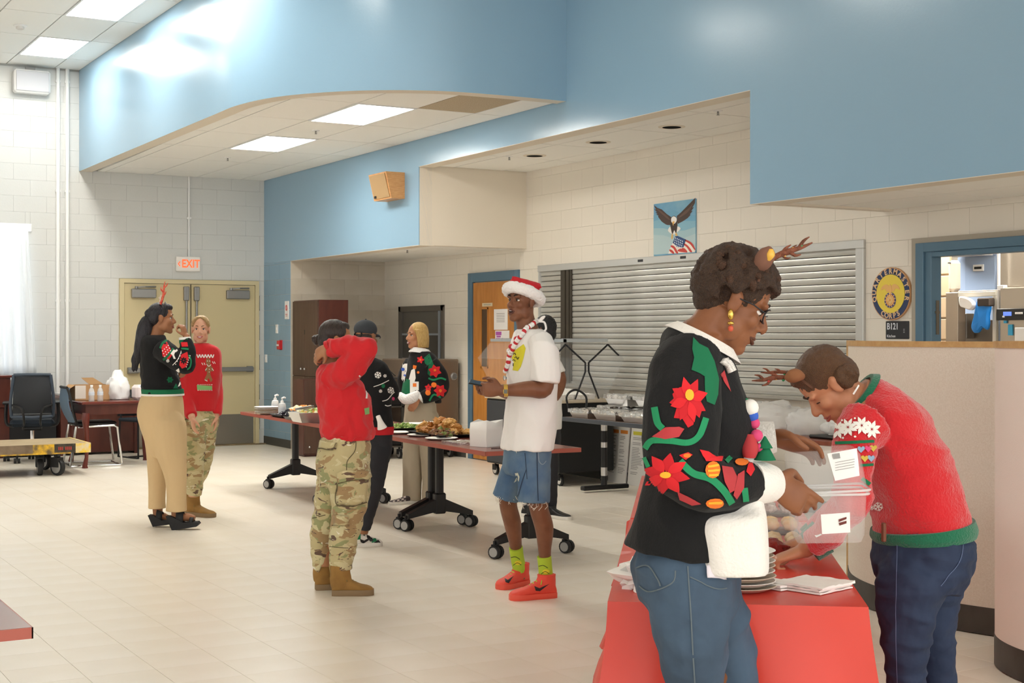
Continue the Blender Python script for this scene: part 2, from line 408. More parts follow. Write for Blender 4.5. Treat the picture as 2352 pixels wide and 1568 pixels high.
for i, x in enumerate((1.29, -1.15, -3.6, -6.)):  # unseen grid of panels, added to light the hall
    for j in range(8): dup(t0, (x, -2.2+2.44*j+1.2, ZC-.003), label='unseen ceiling panel added to light the open hall, %s row from camera, %s column from soffit' % (NTH[j], NTH[i+1]))
for j in range(4): dup(t0, (3.725, 7.59-2.44*j, ZC-.003), label='unseen ceiling panel added for light beside the bulkhead, %s one past the soffit curve' % NTH[j])
# window wall on the left (outside the frame), with deep piers
wl = MB(); ys = [-6, -3.4, -.8, 1.8, 4.4, 7.0, 9.6, 12.2, 14.8, 17.4, YE]
for y in ys: wl.b(-8.3, y-.45, 0, -8, y+.45, ZC)
wl.b(-8.3, -6, 0, -8, YE, .9).b(-8.3, -6, 3.6, -8, YE, ZC)
struct(wl.build('wall_left', M_cmu, smooth=0))
# baseboards
struct(MB().b(XB-.008, 17.65, 0, XB, YE, .11).build('baseboard_alcove', M_base))
struct(MB().b(2.6, YE-.01, 0, DX0, YE, .11).build('baseboard_back', mat('pale_base', '#B9B2A4', .6)))
struct(MB().b(XR-.01, 7.95, 0, XR, 14.0, .11).b(XR-.01, 15.3, 0, XR, 17.65, .11).build('baseboard_right', M_base))
# ---------------- exit doors
def box_(name, m, parent, *a, ch=.003, smooth=35): return MB().b(*a, ch=ch).build(name, m, parent, smooth)
d1 = struct(thing('door_1', None, None, (0, 0, 0), local=False))
f = MB(); yf = YE-.05
f.b(DX0, yf, 0, DX0+.055, YE+.06, DZ).b(DX1-.055, yf, 0, DX1, YE+.06, DZ).b(DX0+.055, yf, DZ-.055, DX1-.055, YE+.06, DZ)
f.build('frame', M_frame, d1); MB().b(DX0-.1, YE-.1, 0, DX1+.1, YE+.1, .012).build('threshold', mat('worn_sill', '#A28C68', .7, var='#7d6d55'), d1)
MB().b(DX0, YE+.04, 0, DX1, YE+.06, DZ-.05).build('backing', M_black, d1)
mid = (DX0+DX1)/2
for s, xa, xb in ((-1, DX0+.058, mid-.008), (1, mid+.008, DX1-.058)):
    lf = MB().b(xa, YE-.035, .015, xb, YE+.01, DZ-.06, ch=.003).build('leaf', M_door, d1)
    MB().b(xa+.02, YE-.038, .02, xb-.02, YE-.033, .42).build('kick_plate', mat('bronze_plate', '#8C857A', .35, metal=.6), lf)
    y = YE-.035
    MB().b(xa+.04, y-.085, 1.0, xb-.04, y-.035, 1.06, ch=.008).b(xa+.04, y-.05, .99, xa+.18, y, 1.07, ch=.004).b(xb-.12, y-.05, .99, xb-.04, y, 1.07, ch=.004).build('panic_bar', M_grey, lf)
    xm = mid+s*.07; MB().tube([(xm, y-.035, 1.06), (xm, y-.035, 2.0)], .014, 8).b(xm-.035, y-.06, 1.95, xm+.035, y, 2.14, ch=.01).build('vertical_rod', M_grey, lf)
    xc = xa+.25 if s < 0 else xb-.25
    MB().b(xc-.16, y-.07, 1.98, xc+.16, y, 2.1, ch=.01).build('door_closer', M_grey, lf)
    MB().tube([(xc-.1, y-.05, 2.115), (xc, y-.1, 2.125), (xc+.16*1, y-.03, 2.13)], .01, 6).tube([(xc-.1, y-.05, 2.1), (xc-.1, y-.05, 2.13)], .022, 8).build('closer_arm', M_grey, lf)
# ---------------- orange wooden door in the alcove
d2 = struct(thing('door_2', None, None, (0, 0, 0), local=False)); x = XR
MB().b(x-.03, 15.11, 0, x+.1, 15.21, 2.24, ch=.004).b(x-.03, 14.0, 0, x+.1, 14.09, 2.24, ch=.004).b(x-.03, 14.09, 2.13, x+.1, 15.11, 2.24, ch=.004).build('frame', M_bframe, d2)
M_oak = mat_wood('honey_oak', '#B5742F', '#C98A45', .4, (3, 3, .5), 6)
lf = MB().b(x-.012, 14.1, .01, x+.015, 15.1, 2.12).build('leaf', M_oak, d2)
MB().b(x-.014, 14.74, 1.12, x-.01, 14.88, 1.8).build('vision_panel', mat('wired_glass', '#5b4a38', .1, spec=.6), lf)
vf = MB()
for a in (14.725, 14.88): vf.b(x-.022, a, 1.1, x-.01, a+.015, 1.82)
vf.b(x-.022, 14.725, 1.8, x-.01, 14.895, 1.82).b(x-.022, 14.725, 1.1, x-.01, 14.895, 1.12).build('vision_frame', M_oak, lf)
MB().lathe([(.03, 0), (.03, .02), (.012, .03), (.012, .05), (.03, .06), (.03, .085), (.01, .095)], (x-.01, 14.2, 1.0), 12, M=Matrix.Rotation(-PI/2, 4, 'Y')).build('knob', M_chrome, lf)
MB().b(x-.02, 14.45, .0, x+.02, 15.1, .004).build('threshold', M_grey, d2)
# ---------------- kitchen doorway
d3 = struct(thing('door_3', None, None, (0, 0, 0), local=False))
MB().b(x-.04, 7.84, 0, x+.02, 7.92, 2.2, ch=.004).b(x-.02, 7.775, 0, x+.09, 7.84, 2.14, ch=.004).b(x-.04, 6.6, 2.13, x+.02, 7.84, 2.2, ch=.004).b(x-.02, 6.6, 2.09, x+.09, 7.775, 2.13, ch=.004).build('frame', M_bframe, d3)
MB().b(x+.02, 7.77, 1.66, x+.07, 7.776, 1.68).b(x+.03, 7.768, 1.5, x+.06, 7.777, 1.76).build('strike_plate', mat('worn_bronze', '#6d675c', .5, metal=.4), d3)
MB().b(x-.025, 7.92, 0, x+.02, 7.97, 2.24).b(x-.025, 6.6, 2.2, x+.02, 7.92, 2.24).build('casing', mat('casing_grey', '#A79F90', .5), d3)
# ---------------- curtain window in the exit wall
wn = struct(thing('window_1', None, None, (0, 0, 0), local=False))
MB().b(2.9, YE-.004, .95, 3.66, YE+.01, 2.86).build('pane', mat('bright_pane', '#FFFFFF', .3, emit=('#EAF4FF', 1.3)), wn)
MB().b(2.88, YE-.03, 2.8, 3.74, YE, 2.9, ch=.01).build('header_rail', M_white, wn)
MB().b(2.86, YE-.05, .93, 3.7, YE+.03, .97).build('sill', M_white, wn)
# ---------------- steel framed hatch in the alcove wall
w2 = struct(thing('window_2', None, None, (0, 0, 0), local=False))
M_bronze = mat('hatch_frame', '#77726A', .4, metal=.5)
f = MB(); a0, a1 = 15.87, 17.16
f.b(x-.03, a0, 1.15, x+.03, a0+.06, 1.87).b(x-.03, a1-.06, 1.15, x+.03, a1, 1.87).b(x-.03, a0, 1.8, x+.03, a1, 1.87).build('frame', M_bronze, w2)
MB().b(x+.005, a0+.06, 1.5, x+.015, a1-.06, 1.8).build('pane', mat('hatch_dark', '#6F6C66', .3, metal=.3), w2)
MB().b(x+.005, a0+.06, 1.15, x+.012, a1-.06, 1.5).build('pane', mat('hatch_low', '#5d5a55', .25, metal=.3), w2)
MB().b(x-.005, a0+.06, 1.49, x+.02, a1-.06, 1.515).b(x-.01, a0+.12, 1.15, x+.02, a0+.17, 1.8).build('rail', mat('pale_rail', '#B9C4CF', .3, metal=.6), w2)
# ================================================================ FIXTURES ON WALLS AND CEILINGS
def sprinkler(p, label):
    t = thing('sprinkler_head', label, 'sprinkler', p, group='ceiling sprinklers')
    MB().lathe([(.04, 0), (.038, -.006), (.02, -.008)], (0, 0, 0), 14).build('escutcheon', M_white, t)
    MB().lathe([(.008, 0), (.008, -.016), (.004, -.02), (.004, -.034), (.013, -.036), (.013, -.039)], (0, 0, 0), 10).tube([(-.008, 0, -.012), (-.01, 0, -.027), (-.003, 0, -.037)], .002, 5).tube([(.008, 0, -.012), (.01, 0, -.027), (.003, 0, -.037)], .002, 5).build('nozzle', M_grey, t)
sprinkler((7.30, 12.7, 3.335), 'brass sprinkler beside the furthest round downlight of the recess')
sprinkler((7.29, 9.25, 3.335), 'brass sprinkler in the recess ceiling next to the blue bulkhead corner')
sprinkler((5.6, 13.76, ZS+.012), 'small sprinkler between the two lit panels of the soffit')
sprinkler((5.55, 16.4, ZS+.012), 'small sprinkler in the soffit tiles near the exit wall')
sprinkler((7.2, 14.9, 2.485), 'tiny sprinkler in the low alcove ceiling below the wooden loudspeaker')
for (px, py), lb in (((1228, 357), 'round black downlight of the recess furthest from the bulkhead corner'), ((1374, 326), 'middle one of three round black downlights in the recess'), ((1543, 291), 'round black downlight nearest to the blue bulkhead corner')):
    p = pz(px, py, 3.335); t = thing('downlight', lb, 'light', p, group='recess downlights')
    MB().lathe([(.12, 0), (.12, -.004), (.085, -.006), (.083, .0)], (0, 0, 0), 24).build('trim_ring', M_beige, t)
    MB().lathe([(.084, -.0065), (.06, -.0066), (.02, -.0067)], (0, 0, 0), 24).build('baffle', mat('downlight_black', '#0c0b0a', .9, spec=.1), t)
p = pz(46, 58, ZC); t = thing('smoke_detector', 'small white smoke detector on the high ceiling tile', 'detector', p)
MB().lathe([(.07, .0), (.07, -.012), (.06, -.018)], (0, 0, 0), 16).build('base', M_white, t)
MB().lathe([(.045, -.018), (.045, -.04), (.03, -.048)], (0, 0, 0), 16).build('head', mat('detector_grey', '#D9D6D0', .5), t)
# grey wall loudspeaker, top left
t = thing('wall_speaker', 'light grey boxed loudspeaker high on the exit wall', 'speaker', (3.72, YE, 4.68))
MB().b(-.22, -.17, -.145, .22, -.0, .145, ch=.025).build('cabinet', mat('speaker_white', '#EBEBEA', .4), t)
MB().b(-.2, -.178, -.125, .2, -.165, .125, ch=.012).build('grille', mat('speaker_grille', '#C3C4C8', .6, bump=.4, bscale=400), t)
MB().b(-.06, -.03, .12, .06, 0, .2).build('bracket', M_grey, t)
# wooden wall loudspeaker
t = thing('wall_speaker', 'tapered wooden loudspeaker hung on the blue bulkhead', 'speaker', (XB, 14.2, 3.0))
M_ply = mat_wood('speaker_wood', '#C08A55', '#D3A06A', .45, (2, 2, 9), 7)
a = [(-.23, 0, .29), (0, 0, .29), (0, 0, .0), (-.16, 0, .0)]
MB().ext(a, (0, .46, 0)).build('cabinet', M_ply, t, smooth=0)
MB().ext([(-.231, .03, .275), (-.231, .43, .275), (-.165, .43, .018), (-.165, .03, .018)], (-.006, 0, -.0015)).build('grille', mat('speaker_cloth', '#A98B63', .9, bump=.3, bscale=300), t, smooth=0)
MB().b(-.186, .36, .025, -.178, .41, .05).build('badge', M_dark, t)
# exit sign
t = thing('exit_sign', 'white lit EXIT sign above the double doors', 'sign', (5.75, YE, 2.44))
MB().b(-.165, -.06, -.1, .165, -.005, .1, ch=.01).build('housing', mat('sign_white', '#EDEAE4', .4), t)
M_red = mat('exit_letters', '#FF6A3C', .5, emit=('#FF5A2A', .45))
mb = MB(); F = frame((.03, -.061, 0), (1, 0, 0), (0, 0, 1)); text_on(mb, 'EXIT', .15, F, depth=.002, bold=.003, sx=.8); mb.build('lettering', M_red, t, smooth=0)
mb = MB()
for s in (-1, 1): mb.tube([(-.115, -.062, .03*s), (-.14, -.062, 0)], .006, 6)
mb.build('chevron', M_red, t)
for x, z0, z1, r, lb in ((4.06, 0.02, ZC, .024, 'left white conduit of the pair running up the exit wall'), (4.175, .02, ZC, .024, 'right white conduit of the pair running up the exit wall'), (5.765, 2.54, 3.61, .012, 'thin conduit from the EXIT sign up to the soffit')):
    t = thing('conduit', lb, 'pipe', (x, YE-.03, z0), group='surface conduits' if r > .02 else None)
    MB().tube([(0, 0, 0), (0, 0, z1-z0)], r, 10).build('pipe', M_white, t)
    mb = MB(); z = .5
    while z < z1-z0: mb.b(-.03, -.006, z, .03, .03, z+.03); z += 1.4
    mb.build('strap', M_white, t)
# ---------------------------------------------------------------- signs and plates on the blue column
def plate(name, label, cat, px, py, X, wd, h, m, extra=None):
    p = px_(px, py, X); t = thing(name, label, cat, p)
    MB().b(-.012, -wd/2, -h/2, .004, wd/2, h/2, ch=.004).build('plate', m, t)
    if extra: extra(t)
    return t
def ex(t):
    MB().tube([(-.014, .03*math.cos(q), .03+.035*math.sin(q)) for q in np.linspace(0, 2*PI, 17)], .004, 5).b(-.015, -.035, -.06, -.011, .035, -.052).b(-.015, -.03, -.08, -.011, .03, -.074).b(-.015, -.005, .0, -.011, .005, .06).build('print', mat('sign_red', '#C8504A', .5), t)
plate('notice_sign', 'white wall sign with red print beside the alcove edge', 'sign', 660, 712, XB, .14, .24, M_white, ex)
def sw(t): MB().b(-.02, -.012, -.02, -.011, .012, .02, ch=.003).build('toggle', M_white, t)
plate('switch_plate', 'upper white switch plate on the blue column', 'switch', 637, 755, XB, .08, .12, M_white, sw)
plate('switch_plate', 'lower white switch plate on the blue column, nearer the doors', 'switch', 612, 823, XB, .08, .11, M_white, sw)
def fa(t):
    MB().b(-.05, -.045, -.06, -.01, .045, .06, ch=.008).build('housing', mat('alarm_red', '#C7252B', .35), t)
    MB().b(-.058, -.035, -.015, -.048, .035, .01, ch=.003).build('pull_bar', M_white, t)
plate('fire_alarm_pull', 'red fire alarm pull station on the blue column', 'alarm', 646, 792, XB, .1, .13, mat('alarm_red', '#C7252B', .35), fa)
# ---------------------------------------------------------------- eagle painting
t = thing('painting', 'painted canvas of a bald eagle carrying a flag', 'painting', (XR-.003, 11.045, 2.522))
MB().b(-.012, -.335, -.255, 0, .335, .255).build('canvas', mat('sky_paint', '#5E9CC6', .6, var='#86B6CC', vscale=3.), t, smooth=0)
T0 = .018
PW, PH = .335, .255
def ppoly(pts, z, m, name, sm=True):      # u to the right, v up, each -1..1 of the canvas
    if sm: pts = [tuple(q) for q in spline([(a, b, 0) for a, b in pts], 4, True)]
    v = [(-.0125-z, -p[0]*PW, p[1]*PH) for p in pts]
    return MB().ext(v, (-.0006, 0, 0)).build(name, mat(*m), t, smooth=0)
def ep(x, y): return ((x-(242+932*.5))/466, ((870)-y)/(590) )
def E(pts): return [((x-705)/462, (865-(y+ (x-705)*.085))/592) for x, y in pts]
for zz, (ya, yb, yc), cc in ((0, (560, 470, 600), '#73A9C6'), (.0002, (700, 640, 720), '#86B5C8'), (.0004, (860, 930, 850), '#A3C2C9'), (.0006, (1010, 1100, 1000), '#B3CACD')): ppoly(E([(240, ya), (470, (ya+yb)/2-30), (700, yb), (930, (yb+yc)/2+35), (1170, yc), (1170, 1380), (900, 1420), (242, 1460)]), zz, ('painted_cloud'+cc[1:], cc, .7), 'cloud', False)
ppoly(E([(250, 335), (330, 400), (430, 440), (540, 545), (650, 625), (640, 700), (625, 800), (560, 795), (520, 780), (470, 745), (425, 710), (380, 650), (345, 600), (355, 580), (300, 545), (335, 540), (280, 495), (320, 500), (255, 420), (300, 440)]), .001, ('wing_brown', '#4F403A', .7), 'wing', False)
for q in ([(300, 410), (420, 480), (560, 600), (620, 690), (540, 640), (420, 530)], [(1120, 330), (1040, 420), (920, 520), (800, 640), (900, 600), (1030, 500)]): ppoly(E(q), .0013, ('wing_light', '#6A5348', .7), 'feather_band')
ppoly(E([(1165, 215), (1080, 300), (960, 420), (860, 520), (765, 600), (770, 700), (790, 775), (900, 720), (1000, 655), (1060, 590), (1050, 570), (1110, 500), (1075, 505), (1135, 420), (1100, 430), (1155, 330)]), .001, ('wing_brown', '#4F403A', .7), 'wing', False)
ppoly(E([(570, 925), (625, 830), (700, 900), (780, 830), (850, 885), (770, 960), (690, 1010)]), .0012, ('tail_white', '#E9E4DE', .7), 'tail')
ppoly(E([(640, 640), (700, 595), (760, 640), (780, 800), (755, 980), (735, 960), (710, 915), (690, 960), (668, 1000), (640, 900), (622, 780)]), .0016, ('body_brown', '#3F3430', .7), 'eagle_body')
ppoly(E([(650, 640), (700, 605), (755, 640), (765, 700), (730, 760), (690, 765), (645, 720)]), .0022, ('head_white', '#F2EFEA', .7), 'eagle_head')
ppoly(E([(670, 730), (700, 715), (725, 735), (700, 770), (690, 815), (675, 770)]), .003, ('beak_yellow', '#E3B463', .6), 'beak')
for q in ([(655, 1000), (680, 1000), (685, 1060), (670, 1110), (645, 1100)], [(735, 985), (765, 980), (785, 1030), (765, 1070), (745, 1050)]): ppoly(E(q), .0026, ('talon_yellow', '#DDB36B', .6), 'talon')
ppoly(E([(770, 1035), (960, 1120), (1090, 1200), (1160, 1330), (1160, 1400), (580, 1440), (610, 1350), (680, 1190), (730, 1060)]), .0028, ('flag_cream', '#F1E6DA', .7), 'flag', False)
ppoly(E([(735, 1050), (785, 1040), (970, 1125), (915, 1300), (780, 1290), (680, 1195)]), .0034, ('flag_blue', '#33507F', .7), 'flag_canton', False)
st = MB()
for i in range(5):
    for j in range(4):
        c = E([(742+i*38-j*8, 1090+i*18+j*50)])[0]; st.add([(-.0165-.0005, -(c[0]*PW+.008*math.cos(k*PI/2)), c[1]*PH+.009*math.sin(k*PI/2)) for k in range(4)], [(0, 1, 2, 3)])
st.build('flag_stars', mat('star_white', '#E8F0F5', .7), t, smooth=0)
for q in ([(965, 1130), (1090, 1195), (1165, 1330), (1150, 1350), (1060, 1230), (955, 1160)], [(935, 1210), (1010, 1260), (1100, 1385), (1060, 1400), (990, 1300), (925, 1240)], [(905, 1310), (960, 1340), (1000, 1400), (960, 1410), (800, 1385), (805, 1345)], [(650, 1250), (720, 1280), (800, 1420), (755, 1425), (700, 1330), (635, 1280)], [(620, 1340), (680, 1370), (715, 1430), (680, 1435), (605, 1370)]):
    ppoly(E(q), .0034, ('flag_red', '#C8463F', .7), 'flag_stripe')
# ---------------------------------------------------------------- corps emblem and room sign
t = thing('wall_emblem', 'round blue and yellow QUARTERMASTER CORPS wall emblem', 'emblem', (XR, 8.19, 1.82))
RY = Matrix.Rotation(-PI/2, 4, 'Y')
def disc(r, x0, x1, n=40): return MB().lathe([(r, -x0), (r, -x1)], (0, 0, 0), n, M=Matrix(((0, 0, 1, 0), (1, 0, 0, 0), (0, 1, 0, 0), (0, 0, 0, 1))))
disc(.208, .0, .024).build('rim', mat('emblem_gold', '#C8986A', .5), t)
disc(.2, .022, .027).build('ring', mat('emblem_navy', '#27395F', .5), t)
disc(.152, .026, .030).build('field', mat('emblem_yellow', '#E8CF4B', .5), t)
M_gl = mat('emblem_letters', '#E3BE92', .5); mb = MB()
def letters(word, a0, a1, rad, flip):
    for i, ch in enumerate(word):
        a = math.radians(a0+(a1-a0)*i/(len(word)-1)); u = -math.sin(a) if False else math.sin(a); c = math.cos(a)
        o = (-.028, -rad*u, rad*c)
        up = Vector((0, -u, c))*(1 if not flip else -1)
        rt = up.cross(Vector((-1, 0, 0)))
        text_on(mb, ch, .058, frame(o, rt, up), depth=.0012, bold=.0015)
letters('QUARTERMASTER', -103, 103, .176, False); letters('CORPS', 208, 152, .176, True)
mb.build('lettering', M_gl, t, smooth=0)
M_or = mat('emblem_orange', '#E09A4A', .5); mb = MB()
for s in (-1, 1):
    P = spline([(0, .045), (s*.04, .075), (s*.085, .06), (s*.1, .03), (s*.06, .04), (s*.03, .015)], 4, True)
    mb.ext([(-.030, -p[0], p[1]) for p in P], (-.0015, 0, 0))
P = spline([(-.02, .03), (0, .075), (.02, .03), (0, -.01)], 4, True); mb.ext([(-.031, -p[0], p[1]) for p in P], (-.0015, 0, 0))
mb.build('eagle_relief', mat('emblem_tan', '#E7B56B', .5), t, smooth=0)
def disc2(r, y, z, x0, x1, n=28): return MB().lathe([(r, -x0), (r, -x1)], (0, y, z), n, M=Matrix(((0, 0, 1, 0), (1, 0, 0, 0), (0, 1, 0, 0), (0, 0, 0, 1))))
disc2(.062, 0, -.05, .030, .032).build('wheel_rim', mat('emblem_purple', '#4A4478', .5), t)
disc2(.046, 0, -.05, .031, .0335).build('wheel_face', M_or, t)
mb = MB()
for k in range(13):
    a = 2*PI*k/13; mb.tube([(-.0338, .012*math.cos(a), -.05+.012*math.sin(a)), (-.0338, .042*math.cos(a), -.05+.042*math.sin(a))], .003, 4)
    mb.b(-.0335, .054*math.cos(a)-.004, -.05+.054*math.sin(a)-.004, -.0325, .054*math.cos(a)+.004, -.05+.054*math.sin(a)+.004)
mb.build('wheel_spokes', mat('emblem_cream', '#F1DDA8', .5), t, smooth=0)
t = thing('room_sign', 'black B121 Kitchen sign below the round emblem', 'sign', (XR, 8.137, 1.535))
MB().b(-.012, -.123, -.07, .0, .123, .07, ch=.004).build('plate', mat('sign_black', '#26272C', .4), t)
mb = MB(); text_on(mb, 'B121', .072, frame((-.0125, .108, .027), (0, -1, 0), (0, 0, 1)), depth=.001, align='LEFT', bold=.001, sx=.85)
mb.build('lettering', mat('sign_letters', '#DDE0E6', .5), t, smooth=0); mb = MB(); text_on(mb, 'Kitchen', .03, frame((-.0125, .108, -.048), (0, -1, 0), (0, 0, 1)), depth=.001, align='LEFT')
mb.build('lettering', mat('sign_letters', '#DDE0E6', .5), t, smooth=0); mb = MB()
for k in range(3):
    for l in range(2): mb.b(-.0135, -.07-.008*l, -.02+.012*k, -.012, -.074-.008*l, -.016+.012*k)
mb.build('braille_dots', mat('sign_letters', '#DDE0E6', .5), t, smooth=0)
# ---------------------------------------------------------------- roller shutter
t = thing('roller_shutter', 'long closed steel roller shutter over the kitchen counter', 'shutter', (XR, 8.49, .98))
X0 = 0.; L = SY1-SY0; M_slat = mat('shutter_slat', '#CFCDC7', .33, metal=.7, bump=.05, bscale=3, var='#B9B7B0', vscale=1.3)
fr = MB().b(-.03, -.0, 1.215, .02, L, 1.285, ch=.004).b(-.03, 0, 0, .02, .09, 1.215, ch=.004).b(-.02, L-.03, 0, .02, L, 1.215).build('frame', mat('worn_steel', '#C9C9C6', .4, metal=.6, bump=.05, bscale=20), t)
MB().b(-.012, 4.4, 0, .02, 4.62, 1.215).b(-.02, 4.44, 0, .0, 4.48, 1.215).b(-.02, 4.52, 0, .0, 4.54, 1.215).build('guide_rail', mat('guide_bronze', '#4B443B', .4, metal=.5), t)
MB().b(.012, .0, 0, .02, L, 1.22).build('backing', M_dark, t)
sm = MB().ext([(.012, 0, .0015), (.001, 0, .0025), (-.0012, 0, .012), (-.0016, 0, .028), (-.0012, 0, .044), (.001, 0, .0525), (.012, 0, .0535)], (0, L-.11, 0)).mesh('slat', M_slat, smooth=40)
for k in range(21):
    o = link('slat', sm, t); o.location = (0, .085, .02+.0573*k)
MB().b(-.012, .085, -.005, .015, L-.03, .022, ch=.004).build('bottom_bar', M_steel, t)
MB().b(-.1, -.05, -.04, .015, L+.05, -.005, ch=.006).build('counter_ledge', M_steel, t)
for yy in (2.35, 3.05): MB().b(-.0312, yy, 1.24, -.0295, yy+.09, 1.265).build('sticker', M_dark, t)
# ---------------------------------------------------------------- alcove furniture
M_mahog = mat_wood('mahogany', '#4A231C', '#5E3026', .32, (1.5, 1.5, .4), 5)
M_walnut = mat_wood('walnut_laminate', '#4B352B', '#5A4236', .4, (6, 6, .5), 4)
t = thing('locker_cabinet', 'tall brown two-door locker cabinet in the alcove corner', 'cabinet', (6.86, 16.75, 0), group=None)
MB().b(0, 0, 0, .4, .86, 1.94, ch=.003).build('body', M_mahog, t, smooth=0)
for y0 in (.006, .433):
    d = MB().b(-.02, y0, .97, 0, y0+.42, 1.93, ch=.002).build('door', M_walnut, t)
    MB().lathe([(.006, 0), (.006, .02), (.016, .03), (.01, .04)], (-.02, y0+(.36 if y0 < .1 else .06), 1.06), 10, M=RY).build('knob', M_chrome, d)
    d = MB().b(-.02, y0, .02, 0, y0+.42, .96, ch=.002).build('door', M_walnut, t)
    MB().lathe([(.006, 0), (.006, .02), (.016, .03), (.01, .04)], (-.02, y0+.2, .12), 10, M=RY).build('knob', M_chrome, d)
MB().b(-.022, .42, 1.5, -.018, .45, 1.56).build('lock', M_black, t)
t = thing('low_cabinet', 'low brown cabinet standing before the tall locker', 'cabinet', (6.5, 16.37, 0))
MB().b(0, 0, .02, .6, .35, .95, ch=.003).b(.02, .02, 0, .58, .33, .03).build('body', mat_wood('walnut_red', '#52302A', '#5D3930', .4, (6, 6, .5), 4), t, smooth=0)
MB().b(.01, -.018, .04, .29, 0, .94, ch=.002).build('door', M_walnut, t); d = MB().b(.3, -.018, .04, .59, 0, .94, ch=.002).build('door', M_walnut, t)
MB().sph((.07, -.025, .12), .015, 8, 6).build('knob', M_chrome, t)
def caster(mb, x, y, r=.05, m=0, wdt=.03, z=0., twin=False, a=0.):
    T = Matrix.Translation((x, y, z)) @ Matrix.Rotation(a, 4, 'Z'); MX = T @ Matrix.Translation((0, 0, r)) @ Matrix.Rotation(PI/2, 4, 'Y')
    for s in ((-.02, .02) if twin else (0,)):
        mb.lathe([(r*.5, -wdt/2), (r*.95, -wdt/2), (r, -wdt/4), (r, wdt/4), (r*.95, wdt/2), (r*.5, wdt/2)], (0, 0, 0), 16, m=m, M=MX @ Matrix.Translation((0, 0, s)))
        for q in (-1, 1): mb.lathe([(r*.72, 0), (r*.72, .004)], (0, 0, 0), 14, m=m+1, M=MX @ Matrix.Translation((0, 0, s+q*wdt/2-.002)))
    mb.box((0, .01, r*1.5), (.018 if twin else wdt*1.6, r*1.1, r*1.1), m=m, M=T)
    mb.tube([T @ Vector((0, .012, r*1.8)), T @ Vector((0, .012, r*2.6))], .011, 8, m=m)
M_tyre = mat('caster_rubber', '#1c1c1d', .6); M_hub = mat('caster_hub', '#A5A39F', .35, metal=.4)
_cst = {}
def casters(t, spots, r=.055, hub=None, twin=False, a=0., z=0.):
    k = (r, twin, (hub or M_hub).name)
    if k not in _cst:
        mb = MB(); caster(mb, 0, 0, r, twin=twin); _cst[k] = mb.mesh('caster', [M_tyre, hub or M_hub])
    for x, y in spots:
        o = link('caster', _cst[k], t); o.location = (x, y, z); o.rotation_euler = (0, 0, a)
t = thing('food_warmer', 'brown steel hot food cabinet on casters behind the bob-haired woman', 'cabinet', (7.5, 15.4, 0))
MB().b(0, 0, .16, .64, .85, 1.2, ch=.012).build('body', mat('warmer_steel', '#8D7D6C', .35, metal=.55), t)
MB().b(.02, -.012, .2, .62, .0, 1.17, ch=.006).build('door', mat('warmer_door', '#84715F', .35, metal=.5), t)
MB().lathe([(.045, 0), (.045, .02), (.03, .03), (.028, .02)], (.56, -.01, .99), 18, M=Matrix.Rotation(PI/2, 4, 'X')).build('latch', M_grey, t)
casters(t, [(a_, b_) for a_ in (.08, .56) for b_ in (.08, .76)], .06)
t = thing('tray_rack', 'open dark rack with foil trays beside the hot food cabinet', 'rack', (7.02, 15.55, 0))
mb = MB()
for a_ in (0, .42):
    for b_ in (0, .6): mb.b(a_, b_, .12, a_+.03, b_+.03, 1.0)
for z in (.14, .4, .62, .82, .96): mb.b(0, 0, z, .45, .63, z+.02)
mb.build('frame', mat('rack_steel', '#55524E', .4, metal=.6), t, smooth=0)
for z in (.16, .64): MB().b(.02, .02, z, .43, .6, z+.2, ch=.01).build('tray_box', M_black, t)
casters(t, [(a_, b_) for a_ in (.04, .41) for b_ in (.04, .58)], .055)
MB().tube([tuple(p) for p in spline([(.02, .1, .99), (.1, .1, 1.05), (.3, .15, 1.07), (.43, .2, 1.0)], 5)], .01, 6).tube([tuple(p) for p in spline([(.02, .3, .99), (.15, .3, 1.06), (.35, .35, 1.05), (.43, .4, 1.0)], 5)], .01, 6).build('wire_basket', M_chrome, t)
def crumple(mb, c, d, seed, amp=.012, nx=14, ny=10, nz=4, m=0, dome=0.):
    """a box with wrinkled sides, for foil and bags"""
    x, y, z = d; off = Vector((seed*3.1, seed*1.7, seed*.9)); vs, fs = [], []
    def P(a, b, e): 
        p = Vector((a*x/2, b*y/2, e*z)); p.z += dome*(1-a*a)*(1-b*b)*(1 if e > .5 else 0)
        n = noise.noise_vector(p*28+off)*amp + noise.noise_vector(p*65+off)*amp*.5
        if e <= 0: n = Vector((n.x, n.y, 0))
        return Vector(c)+p+n
    grid = {}
    def idx(a, b, e):
        k = (round(a, 4), round(b, 4), round(e, 4))
        if k not in grid: grid[k] = len(vs); vs.append(P(a, b, e))
        return grid[k]
    A = np.linspace(-1, 1, nx+1); B = np.linspace(-1, 1, ny+1); Z = np.linspace(0, 1, nz+1)
    for i in range(nx):
        for j in range(ny): fs.append((idx(A[i], B[j], 1), idx(A[i+1], B[j], 1), idx(A[i+1], B[j+1], 1), idx(A[i], B[j+1], 1))); fs.append((idx(A[i], B[j], 0), idx(A[i], B[j+1], 0), idx(A[i+1], B[j+1], 0), idx(A[i+1], B[j], 0)))
        for k in range(nz):
            for b in (-1, 1): fs.append((idx(A[i], b, Z[k]), idx(A[i+1], b, Z[k]), idx(A[i+1], b, Z[k+1]), idx(A[i], b, Z[k+1]))[::1 if b < 0 else -1])
    for j in range(ny):
        for k in range(nz):
            for a in (-1, 1): fs.append((idx(a, B[j], Z[k]), idx(a, B[j+1], Z[k]), idx(a, B[j+1], Z[k+1]), idx(a, B[j], Z[k+1]))[::-1 if a < 0 else 1])
    mb.add(vs, fs, m); return mb
M_foil = mat('aluminium_foil', '#DADADA', .22, metal=1., bump=.5, bscale=60)
M_pan = mat('foil_pan', '#C9C7C4', .3, metal=.9)
